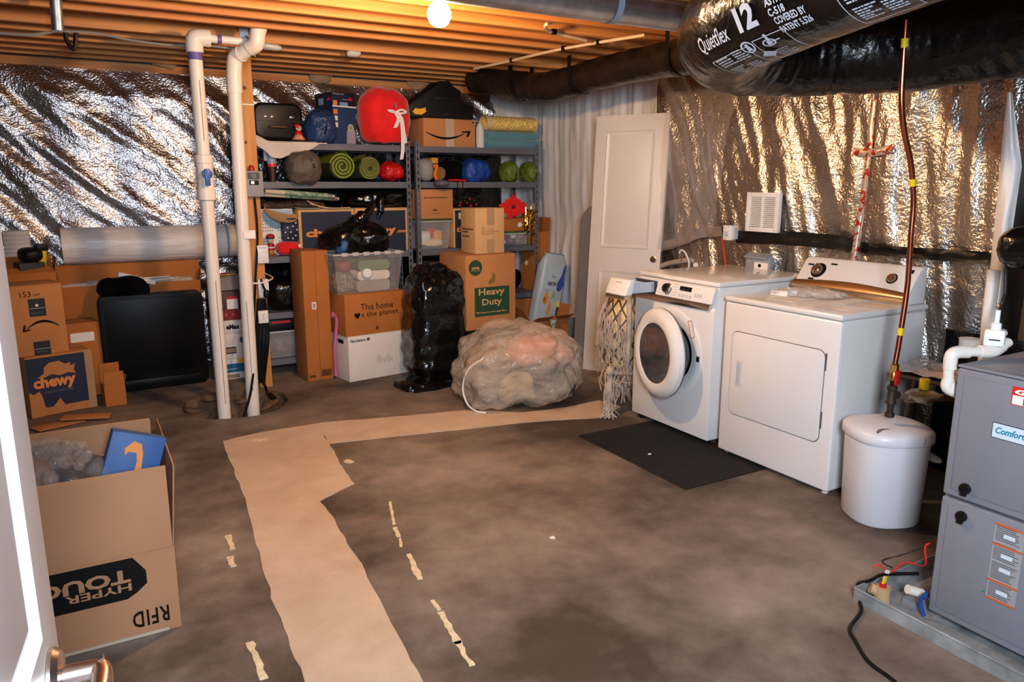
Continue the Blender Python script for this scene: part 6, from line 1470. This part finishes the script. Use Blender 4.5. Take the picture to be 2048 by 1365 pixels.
# ---------------- lower shelves
t = thing('trash_bag', 'glossy black bag on the fourth shelf behind the outlet plates', 'trash bag', on(570, 570, SY + .15, .512 + .13)); obj('bag', G().blob((0, 0, 0), (.19, .13, .13), 40, 22, .8, .2, 6, 23, flat=-.128), BLACKBAG, t)
t = thing('red_trim_case', 'black flat case with a red edge on the bottom shelf bin', 'case', on(536, 636, SY + .05, .41)); x0, x1, z0, z1 = rect(540, 622, 592, 655, SY + .05)
dmc = (x1 - x0 + .08, .3, .09); t.location = (x0 - .03, SY + .04, .36); obj('case', G().box(0, 0, 0, *dmc), BLACKP, t, bevel=.008); obj('red_edge', G().box(.04, -.002, .06, dmc[0] - .1, .0, .076), mat('red_edge', (206, 30, 40), .4), t); obj('white_mark', G().box(dmc[0] - .05, -.002, .03, dmc[0] - .03, 0, .075), PAPER, t)
b3 = clear_bin('clear_bin', 'clear bin of grey odds and ends on the bottom shelf', (aY(537, 690, SY + .04).x, SY + .04, .141), (.36, .3, .215), 0)
t = obj('grey_cloth', G().blob((0, 0, 0), (.15, .11, .08), 30, 16, .7, .2, 7, 5, flat=-.075), mat('odd_grey', (120, 112, 104), .7, var=.3, vs=14), M=Matrix.Translation((aY(537, 690, SY + .04).x + .18, SY + .19, .221))); tag(t, 'grey olive cloth folded in the bottom shelf clear bin', 'cloth')
t = thing('dark_crate', 'dark plastic crate low behind the tall black bag', 'crate', (2.52, SY + .04, .141)); obj('tub', G().box(0, 0, 0, .5, .34, .25), BLACKP, t, bevel=.01); obj('rim', G().box(-.01, -.01, .23, .51, .35, .255), BLACKP, t, bevel=.004)
t = thing('white_carton', 'white carton on the right fourth shelf behind the black bag', 'box', (2.54, SY + .03, .512)); obj('body', G().box(0, 0, 0, .34, .3, .33), WHITEC, t, bevel=.004); obj('lid', G().box(-.004, -.004, .30, .344, .304, .335), BLACKP, t, bevel=.003)
t = thing('dark_bag', 'dark cloth bag on the right fourth shelf beside the heavy carton', 'bag', (3.35, SY + .18, .512)); obj('bag', G().blob((0, 0, .12), (.2, .14, .12), 28, 16, .8, .15, 6, 3, flat=-.119), BLACKFAB, t)
# ================================================================ on the floor before the shelves
def shade_sheet(u, v):
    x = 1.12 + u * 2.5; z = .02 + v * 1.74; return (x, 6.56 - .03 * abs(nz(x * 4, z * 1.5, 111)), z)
obj('shade_sheet', G().grid(shade_sheet, 40, 20), BLACKBAG, wall_back)  # added dark sheet standing in for the shade behind the shelves
# tall narrow carton
q0, q1 = fl(617, 765), fl(669, 757)
rz_ = atan2(q1.y - q0.y, q1.x - q0.x); h_ = aY(603, 503, q0.y).z
d0 = (.205, .255, h_); tb_ = carton('tall_carton', 'tall narrow brown carton standing before the left shelves', (q0.x, q0.y, .001), rz_, d0, CARD2, tape=False)
decal(tb_, d0, 'front', .06, .56, .035, .055, PAPER, 'pink_label'); decal(tb_, d0, 'front', .067, .57, .02, .035, mat('label_print', (200, 130, 150), .6), 'label_print', out=.0016)
decal(tb_, d0, 'front', .11, .03, .08, .05, mat('carton_ink', (96, 52, 20), .8), 'print_block'); decal(tb_, d0, 'front', .012, .028, .05, .02, mat('carton_ink', (96, 52, 20)), 'print_block')
obj('side_seam', G().box(.100, -.0008, 0, .102, .001, h_), mat('carton_ink', (96, 52, 20)), tb_)
# pink bent strip beside it
q = fl(684, 757)
t = obj('pink_strip', G().tube(bez([aY(664, 630, q.y + .06), aY(671, 633, q.y + .03), aY(673, 645, q.y), aY(669, 700, q.y), aY(671, 752, q.y)], 6), .011, 8, squash=2.2), mat('pink_plastic', (214, 120, 150), .4)); tag(t, 'thin pink plastic strip standing between the tall carton and the white carton', 'strip')
# white carton, tan carton and clear bin stacked
q0, q1 = fl(700, 766), fl(818, 743)
rz_ = .16; zn = aY(757, 668, q0.y + .03).z
dn = (.535, .42, zn)
nb = carton('white_carton', 'large white carton with small black print under the tan slogan carton', (q0.x, q0.y, .001), rz_, dn, WHITEC, tape=False)
lettering(nb, dn, 'front', .018, zn * .87, .125, .026, 'NanoStation', INK, bold=.02); lettering(nb, dn, 'front', .155, zn * .87, .03, .026, 'M', INK, bold=.06, shear=.3)
SCR = mat('pencil_scribble', (170, 160, 156), .8)
g = G()
for k in range(12): x = .24 + .012 * k; g.box(x, zn * .33 + .01 * sin(k * 2.1), 0, x + .004, zn * .33 + .05 + .02 * sin(k), .0005)
obj('scribble', g, SCR, nb, M=face(dn, 'front', 0, 0, .001) @ Matrix.Rotation(-.0, 4, 'Z'), kind='stuff')
decal(nb, dn, 'left', .25, zn * .82, .09, .03, INK, 'hand_hole')
zt_ = aY(752, 586, q0.y + .03).z
dt = (.515, .40, zt_ - zn - .002)
hb_ = carton('slogan_carton', 'tan carton with a printed heart slogan between white carton and clear bin', (q0.x - .01, q0.y + .012, zn + .002), rz_ * .9, dt, CARD2, tape=False)
lettering(hb_, dt, 'front', .13, dt[2] * .60, .28, .05, 'This home', INK); lettering(hb_, dt, 'front', .135, dt[2] * .40, .33, .052, 's the planet.', INK)
decal(hb_, dt, 'front', .075, dt[2] * .40, .05, .048, INK, 'heart_print', poly=[(.5, 0), (.9, .45), (1, .7), (.9, .95), (.72, 1), (.5, .8), (.28, 1), (.1, .95), (0, .7), (.1, .45)])
decal(hb_, dt, 'front', .25, dt[2] * .08, .028, .055, mat('drop_print', (90, 50, 20), .7), 'drop_print', poly=[(.5, 0), (.9, .1), (1, .35), (.6, .6), (.55, 1), (.4, .6), (0, .3), (.1, .1)])
x0, x1, z0, z1 = rect(668, 506, 811, 585, q0.y + .03)
zb = zn + dt[2] + .004; db = (x1 - x0, .36, z1 - zb)
cbn = clear_bin('clear_bin', 'frosted clear storage bin of mixed things on the tan slogan carton', (x0, q0.y + .02, zb), db, rz_ * .6, None, .03)
for ch in cbn.children:
    if ch.name.startswith('tub'): ch.data.materials[0] = mat('frosted_bin', (214, 206, 200), .25, var=0, alpha=.2)
for i in range(6): obj('rim_tab', G().box(db[0] * (.1 + .155 * i), -.014, db[2] - .02, db[0] * (.1 + .155 * i) + .05, -.006, db[2] + .008), mat('bin_rim', (206, 200, 196)), cbn, bevel=.002)
cM = cbn.matrix_basis.copy(); cM = Matrix.Translation((x0, q0.y + .02, zb)) @ Matrix.Rotation(rz_ * .6, 4, 'Z')
def inbin(name, label, g, m, p, cat): t = obj(name, g, m, M=cM @ Matrix.Translation(p)); tag(t, label, cat); return t
inbin('folded_towel', 'grey towel folded at the bottom of the frosted clear bin', G().prism(rrect(.28, .085, .03, 4), -.25, 0, 'y'), mat('towel_grey', (160, 150, 146), .95), (.19, .04, .006), 'towel')
inbin('folded_towel', 'cream towel folded on the grey one in the frosted clear bin', G().prism(rrect(.27, .07, .03, 4), -.25, 0, 'y'), mat('towel_cream', (226, 214, 200), .95), (.20, .04, .093), 'towel')
inbin('green_cloth', 'green cloth on top of the towels in the frosted clear bin', G().prism(rrect(.26, .08, .03, 4), -.25, 0, 'y'), mat('cloth_green', (110, 130, 100), .9), (.21, .04, .166), 'cloth')
inbin('bead_bag', 'clear bag of silver beads low in the frosted clear bin', G().blob((0, 0, 0), (.075, .07, .075), 40, 24, .8, .3, 30, 3, flat=-.072), mat('bead_silver', (210, 200, 186), .15, .7, var=.4, vs=120, bump=1., bs=110, bd=.02), (.11, .115, .082), 'bag')
inbin('red_pouch', 'dull red pouch above the bead bag in the frosted clear bin', G().blob((0, 0, 0), (.06, .06, .05), 20, 12, .8, .15, 9, 3), mat('dull_red', (140, 70, 66), .7), (.12, .12, .205), 'bag')
t = inbin('round_canister', 'white round canister lying against the front of the frosted clear bin', disc([(.001, -.03), (.035, -.03), (.037, .02), (.03, .026), (.001, .026)], 24), WHITEP, (.265, .02, .15), 'canister'); t.location.y -= 0
# black bag on the bin
t = thing('trash_bag', 'lumpy black trash bag resting on the frosted clear bin', 'trash bag', cM @ V((db[0] * .47, db[1] * .5, db[2] + .002)))
obj('bag', G().blob((0, 0, .11), (.27, .17, .125), 60, 34, .85, .24, 5, 33, flat=-.108, fn=lambda q: V((q.x * (1 - .25 * max(0, q.z / .1)), q.y, q.z))), BLACKBAG, t, ang=180)
obj('blue_tie', G().tube(bez([(-.20, -.15, .02), (-.17, -.175, .03), (-.15, -.175, .07), (-.16, -.16, .09)], 4), .014, 6, squash=2), mat('tie_blue', (36, 80, 130), .4), t)
obj('tied_end', G().tube(bez([(-.02, -.02, .2), (.03, -.03, .25), (.10, -.02, .30), (.14, .0, .36)], 5), [.07] * 4 + [.05] * 4 + [.03] * 4 + [.03] * 4, 10), BLACKBAG, t)
# tall black bag
c0 = fl(858, 780); yb_ = c0.y + .2
x0, x1, z0, z1 = rect(808, 536, 922, 770, yb_)
t = thing('trash_bag', 'tall full black trash bag standing left of the heavy duty carton', 'trash bag', ((x0 + x1) / 2 + .01, yb_, .001))
rx = (x1 - x0) / 2; Hb = z1
def tallf(q): # waist between the two lumps, pleats
    z = (q.z + Hb / 2) / Hb; k = 1 - .10 * math.exp(-((z - .6) / .05) ** 2) + .035 * sin(z * 46) * (1 if z < .62 else .2) + .06 * max(0, .12 - z) * 8
    return V((q.x * k, q.y * k, q.z))
obj('bag', G().blob((0, 0, Hb / 2), (rx * .93, .2, Hb / 2), 90, 80, .55, .08, 6, 43, fn=tallf), BLACKBAG, t, ang=180)
obj('spread_hem', G().blob((-.13, -.09, .025), (.21, .16, .05), 36, 14, .7, .2, 8, 3, flat=-.024), BLACKBAG, t)
obj('tied_top', G().blob((.02, 0, Hb - .01), (.08, .07, .05), 20, 12, .8, .3, 14, 3), BLACKBAG, t)
# heavy carton on a dark tote
hy = 5.28; hx = aY(932, 600, hy).x; hz0 = aY(933, 663, hy).z; hz1 = aY(932, 512, hy).z
tt = thing('storage_tote', 'low black storage tote under the heavy duty carton', 'storage bin', (hx + .03, hy + .04, .001)); obj('tub', G().hexa([(.02, .02, 0), (.40, .02, 0), (.40, .36, 0), (.02, .36, 0)], [(0, 0, hz0 - .035), (.42, 0, hz0 - .035), (.42, .38, hz0 - .035), (0, .38, hz0 - .035)]), BLACKP, tt, bevel=.006); obj('lid', G().box(-.012, -.012, hz0 - .035, .432, .392, hz0 - .003), BLACKP, tt, bevel=.006)
x1h = aY(1031, 585, hy + .04).x
dh = (x1h - hx, .42, hz1 - hz0)
hv = carton('heavy_carton', 'big tan moving carton with a green panel, right of the black bag', (hx, hy, hz0), .08, dh, CARD)
GP = mat('green_panel', (36, 70, 44), .7, var=.03)
decal(hv, dh, 'front', dh[0] * .17, dh[2] * .175, dh[0] * .70, dh[2] * .39, GP, 'print_panel')
lettering(hv, dh, 'front', dh[0] * .25, dh[2] * .43, dh[0] * .52, dh[2] * .12, 'Heavy', CARDL, bold=.02); lettering(hv, dh, 'front', dh[0] * .315, dh[2] * .295, dh[0] * .40, dh[2] * .115, 'Duty', CARDL, bold=.02); lettering(hv, dh, 'front', dh[0] * .2, dh[2] * .21, dh[0] * .62, dh[2] * .03, 'Moving and Storage Box', CARDL, bold=.02)
circ = [(.5 + .5 * cos(k * pi / 14), .5 + .5 * sin(k * pi / 14)) for k in range(28)]
decal(hv, dh, 'front', dh[0] * .06, dh[2] * .73, dh[0] * .26, dh[0] * .26, GP, 'round_seal', poly=circ); lettering(hv, dh, 'front', dh[0] * .11, dh[2] * .81, dh[0] * .16, dh[2] * .035, '20%', CARDL, bold=.03); lettering(hv, dh, 'front', dh[0] * .10, dh[2] * .785, dh[0] * .18, dh[2] * .015, 'STRONGER', CARDL)
decal(hv, dh, 'front', dh[0] * .44, dh[2] * .60, dh[0] * .15, dh[2] * .16, mat('olive_print', (130, 112, 56), .7), 'emblem', poly=[(.0, .25), (.1, 0), (.6, .05), (.9, .3), (1, .6), (.75, .95), (.45, 1), (.6, .7), (.3, .4)])
zt_h = hz1
pdm = (.27, .23, aY(985, 416, hy + .08).z - hz1 - .003)
pb_ = carton('pale_carton', 'small pale carton with black print on the heavy duty carton', (aY(951, 506, hy + .05).x, hy + .05, hz1 + .003), .06, pdm, CARDL, tape=False)
decal(pb_, pdm, 'front', pdm[0] * .40, 0, pdm[0] * .25, pdm[2] * .32, TAPE, 'tape'); decal(pb_, pdm, 'front', pdm[0] * .40, pdm[2] * .62, pdm[0] * .25, pdm[2] * .38, TAPE, 'tape')
for k, (s_, w_) in enumerate((('QTY: 1 PC (1)', .42), ('W/T: 2.7 KG', .42), ('SIZE: 21X21X26 CM', .6), ('COLOR: WH', .44))): lettering(pb_, pdm, 'front', pdm[0] * .2, pdm[2] * (.56 - .047 * k), pdm[0] * w_, pdm[2] * .026, s_, INK)
for v, w_ in ((.52, .75), (.46, .4), (.36, .5)): decal(pb_, pdm, 'left', pdm[1] * .1, pdm[2] * v, pdm[1] * w_, pdm[2] * .03, mat('faded_ink', (96, 70, 48), .8), 'print_line')
# translucent bag of clothes
fL, fR = fl(905, 790), fl(1160, 806)
bcx, bcy = 2.70, 4.50
BAGM = mat('milky_bag', (242, 222, 200), .22, var=.06, vs=5, alpha=.33, bump=.9, bs=6, bd=.07, spec=.7)
tg = thing('clear_bag', 'big milky plastic bag stuffed with clothes on the floor', 'bag', (2.60, 4.46, .001), rad(-16))
def bagshape(q):
    k = 1 + .10 * sin(atan2(q.y, q.x) * 5 + 1) * max(0, .6 - q.z * 2)
    return V((q.x * k, q.y * k, q.z - .06 * (q.x / .45) ** 2 * (1 if q.x < 0 else .6)))
obj('bag', G().blob((0, 0, .262), (.44, .38, .265), 110, 70, .72, .15, 4.6, 77, flat=-.26, fn=bagshape), BAGM, tg, ang=180)
obj('drawstring', G().tube(bez([(-.30, -.22, .36), (-.40, -.20, .28), (-.43, -.16, .15), (-.41, -.2, .05), (-.36, -.26, .01), (-.30, -.30, .006)], 7), .006, 8), PAPER, tg)
def inbag(label, c, r, m, seed, cat='clothes', name='folded_garment'):
    t = obj(name, G().blob((0, 0, 0), r, 28, 16, .8, .16, 7, seed), m); t.matrix_world = Matrix.Translation((2.60, 4.46, 0)) @ Matrix.Rotation(rad(-16), 4, 'Z') @ Matrix.Translation(c); tag(t, label, cat)
inbag('salmon pink garment at the top of the milky bag', (.08, -.05, .36), (.17, .15, .10), mat('salmon_cloth', (206, 128, 104), .9), 1)
inbag('olive grey garment at the left of the milky bag', (-.22, .0, .22), (.15, .2, .16), mat('olive_cloth', (128, 110, 84), .9), 2)
inbag('dark grey garment low at the right of the milky bag', (.20, -.12, .13), (.16, .16, .10), mat('dark_cloth', (70, 66, 66), .9), 3)
inbag('rosy garment at the right of the milky bag', (.24, .03, .30), (.13, .16, .09), mat('rosy_cloth', (190, 132, 116), .9), 4)
inbag('beige garment low in the middle of the milky bag', (-.05, -.12, .12), (.13, .15, .11), mat('beige_cloth', (186, 166, 132), .9), 5)
inbag('taupe garment behind the middle of the milky bag', (-.02, .17, .22), (.2, .12, .18), mat('taupe_cloth', (150, 126, 106), .9), 6)

# right of the shelves: tall open carton, litter bag, low open carton
yk = 6.05
x0, x1, z0, z1 = rect(1068, 464, 1111, 560, yk)
tk = open_carton('tall_open_carton', 'tall open brown carton standing between the shelf and the white sheeting', (x0, yk, .001), .12, (.19, .2, z1), CARD2, (('l', .12, -20), ('r', .13, 6), ('b', .17, 4)))
decal(tk, (.19, .2, z1), 'left', .06, z1 - .32, .05, .05, PAPER, 'sticker', poly=[(.2, 0), (.8, .1), (1, .5), (.75, 1), (.25, .9), (0, .4)])
q = fl(1078, 702)
yl = 5.42
x0, x1, z0, z1 = rect(1062, 618, 1142, 690, yl)
lo = open_carton('low_open_carton', 'low open brown carton holding the tilted blue litter bag', (x0, yl, .001), .10, (x1 - x0, .40, .33), CARD2, (('f', .11, 62), ('l', .16, 35), ('r', .12, 15), ('b', .14, -2)))
LB = mat('litter_blue', (182, 200, 206), .4, var=.06, vs=5)
lbm = (.27, .12, .70)
lb_ = thing('litter_bag', 'pale blue printed pet litter bag tilted in the low open carton', 'bag', (x0 + .13, yl + .20, .215), 0, None, (rad(5), rad(9), .05))
g = G(); loft(g, [[(x, y, z) for x, y in rrect(w, d_, .03, 3, (.27 - w) / 2, (.12 - d_) / 2)] for z, w, d_ in ((0, .24, .09), (.03, .27, .12), (.58, .27, .12), (.66, .23, .07), (.70, .19, .02))])
obj('sack', g, LB, lb_, bevel=0)
obj('side_panel', G().box(.269, .012, .03, .2712, .108, .58), mat('litter_grey', (170, 168, 172), .5, var=.15, vs=40), lb_)
BLH = mat('handle_blue', (58, 86, 160), .4, var=0)
decal(lb_, lbm, 'front', .175, .37, .075, .25, BLH, 'handle_print', poly=[(.3, 0), (.7, .05), (1, .25), (.85, .6), (.9, .9), (.7, 1), (.5, .8), (.45, .6), (0, .3), (.05, .1)])
lettering(lb_, lbm, 'front', .075, .42, .09, .035, 'NEON', INK, bold=.03); lettering(lb_, lbm, 'front', .10, .49, .05, .025, 'the', INK); lettering(lb_, lbm, 'front', .05, .37, .06, .018, 'Litter', mat('grey_ink', (120, 118, 118)))
for (u, v, w, h, c, poly) in ((.05, .12, .07, .11, (226, 150, 70), [(0, .4), (.3, .1), (.7, 0), (1, .3), (.9, .7), (.6, 1), (.3, .8)]), (.12, .03, .05, .12, (206, 150, 90), [(.2, 0), (.8, .1), (1, .6), (.6, 1), (.3, .7), (0, .3)]), (.21, .08, .055, .08, (214, 206, 110), [(.1, .2), (.6, 0), (1, .4), (.8, 1), (.3, .9)]), (.235, .03, .03, .07, (60, 60, 60), [(.2, 0), (.8, 0), (1, 1), (0, 1)]), (.15, .18, .045, .06, (150, 170, 120), [(0, 0), (1, .2), (.7, 1), (.2, .8)]), (.065, .14, .025, .05, (190, 60, 30), [(0, .3), (.6, 0), (1, .7), (.4, 1)])):
    decal(lb_, lbm, 'front', u * .9, v + .12, w, h * 1.2, mat('print_%d_%d_%d' % c, c, .6, var=0), 'animal_print', poly=poly, out=.0008 + u * .004)
cn = thing('party_cone', 'small dotted paper cone standing at the edge of the low carton', 'cone', aY(1106, 655, yl - .05), 0)
obj('cone', G().lathe([(.001, -.055), (.04, .075)], 16, caps=False), mat('dotted_cone', (206, 206, 190), .6, var=.5, vs=34, c2=(90, 120, 80)), cn); obj('ball', G().blob((.005, 0, .085), (.02, .02, .02), 12, 8), mat('cone_ball', (226, 90, 60), .6), cn); obj('tip', G().tube([(0, 0, -.055), (0, 0, -.10)], .006, 8), PAPER, cn)
t = obj('red_can', G().tube([aY(1105, 694, yl - .06), aY(1105, 668, yl - .06)], .028, 16), RED); t.location.z = 0; tag(t, 'red can standing on the floor before the low open carton', 'can')
t = obj('pink_paper', G().prism([(0, 0), (.09, .02), (.08, .12), (.03, .16)], 0, .003, 'y'), PAPER, M=Matrix.Translation(aY(1085, 558, yk - .004)) @ Matrix.Rotation(-.2, 4, 'Y')); tag(t, 'folded white paper sticking out beside the tall open carton', 'paper')
# grey folding board standing behind the leaning door
GB = mat('grey_board', (122, 114, 108), .45, var=.03)
n_ = V((.90, .44, 0)); ax_ = V((.44, -.90, 0)).normalized()
gb = thing('folding_board', 'grey folding table top standing on edge behind the leaning door', 'table')
gb.matrix_world = frame((3.515, 5.14, 0), ax_, (.10, .06, 1.34))
poly = rrect(.62, 1.34, .16, 8)
poly = [(x, y) if y > .6 else (x, y) for x, y in poly]
obj('board', G().prism(poly, -.05, 0, 'y'), GB, gb, bevel=.012, seg=3); obj('edge_band', G().prism(rrect(.60, 1.32, .15, 8, .01, .01), -.054, -.05, 'y'), mat('board_dark', (96, 88, 82), .5), gb)

# macrame hung from the washer drawer
mc = thing('macrame_hanging', 'cream cloth bundle in dark netting with long fringe beside the washer', 'wall hanging')
CRM = mat('cream_cotton', (226, 196, 140), .9, var=.08, bump=.3, bs=50, bd=.006)
NET = mat('dark_net', (92, 74, 62), .8, var=.2); FRG = mat('fringe_cotton', (186, 166, 150), .9, var=.12, vs=20)
cxm, cym = 3.13, 3.965
def core_r(z):  # half width at height
    for (z0, a), (z1, b) in zip(CP, CP[1:]):
        if z0 <= z <= z1: return a + (b - a) * (z - z0) / (z1 - z0)
    return .02
CP = [(0, .03), (.26, .05), (.30, .12), (.42, .150), (.60, .150), (.70, .12), (.78, .085), (.86, .06), (.96, .05)]
def cp3(a, z, k=1.): r = core_r(z) * k; return V((cxm + .02 * (z - .5) + r * cos(a), cym + r * .95 * sin(a), z))
obj('cloth_bundle', G().grid(lambda u, v: tuple(cp3(2 * pi * u, .285 + v * .53, 1 + .05 * nz(cos(2 * pi * u) * 3, v * 6 + sin(2 * pi * u) * 3, 121))), 36, 24, cu=True), CRM, mc)
g = G(); na, nzs = 12, 9
for k in range(na):
    for dirn in (1, -1):
        g.tube([cp3(2 * pi * (k + dirn * j * .5) / na, .28 + .53 * j / nzs, 1.06) for j in range(nzs + 1)], .0055, 5)
obj('netting', g, NET, mc, kind='stuff')
for s in (-1, 1):
    g = G(); rope = [cp3(pi + s * .95 + .2, z, 1.12) for z in (.80, .72, .62, .5, .4, .3)]
    obj('rope', G().tube(bez(rope, 8), [.016 * (1 + .12 * (i % 2)) for i in range(41)], 8), FRG, mc)
g = G(); rd = random.Random(11)
for i in range(100):
    a = pi + rd.uniform(-1.25, 1.35); z = rd.uniform(.52, .72) - .06 * abs(a - pi); L_ = rd.uniform(.12, .26); p = cp3(a, z, 1.08)
    pts = [p, p + V((-.008, -.006, -.02)), p + V((-.010 + rd.uniform(-.01, .01), rd.uniform(-.02, .02), -L_ * .5)), p + V((-.004 + rd.uniform(-.012, .01), rd.uniform(-.03, .03), -L_))]
    g.tube(pts, [.004, .004, .0035, .002], 4)
obj('fringe', g, FRG, mc, kind='stuff')
g = G()
for i in range(46):
    a = pi + rd.uniform(-2.2, 2.2); p = cp3(a, .30, 1.0); e = V((cxm - .02 + rd.uniform(-.13, .10), cym + rd.uniform(-.12, .12), rd.uniform(.004, .12)))
    g.tube(bez([p, p.lerp(e, .4) + V((rd.uniform(-.06, .03), rd.uniform(-.05, .05), -.02)), p.lerp(e, .75) + V((rd.uniform(-.05, .05), rd.uniform(-.05, .05), .03)), e], 3), .0045, 4)
obj('loose_cords', g, FRG, mc, kind='stuff')
q = fl(1218, 832, .01)
g = G()
for i in range(30):
    a = rd.uniform(0, 6.28); p = V((q.x + rd.gauss(0, .012), q.y + rd.gauss(0, .012), .30)); e = V((q.x + .09 * cos(a) * rd.random(), q.y + .09 * sin(a) * rd.random(), .004))
    g.tube(bez([p, V((q.x + rd.gauss(0, .016), q.y + rd.gauss(0, .016), .16)), V((q.x + rd.gauss(0, .018), q.y + rd.gauss(0, .018), .05)), e], 3), .005, 4)
obj('tassel', g, FRG, mc, kind='stuff'); obj('tassel_knot', G().blob((q.x, q.y, .31), (.03, .03, .035), 12, 8, 1, .2, 20, 1), FRG, mc)
obj('hem_cord', G().tube(bez([V((q.x, q.y, .31)), V((q.x + .06, q.y - .02, .29)), V((cxm, cym - .15, .26)), V((cxm + .1, cym - .12, .28))], 5), .010, 6), FRG, mc)
obj('hanging_loop', G().tube(bez([cp3(pi, .80, 1), V((cxm - .04, cym - .10, .83)), V((cxm - .03, cym - .2, .80))], 5), .006, 6), NET, mc)
# the lamp
g = G().lathe([(.001, -.058), (.025, -.053), (.043, -.038), (.053, -.012), (.053, .008), (.042, .032), (.024, .05), (.016, .056), (.016, .07)], 24, BULB)
lb = thing('light_bulb', 'glowing bare bulb in a white lampholder under the joists', 'light bulb', (0, 0, 0))
obj('glass', g, mat('lamp_glow', (255, 206, 152), emit=BULB_STRENGTH, var=0), lb)
obj('lampholder', G().lathe([(.022, .058), (.03, .075), (.055, .10), (.055, .115), (.05, .116), (.05, .151)], 24, BULB), WHITEP, lb)
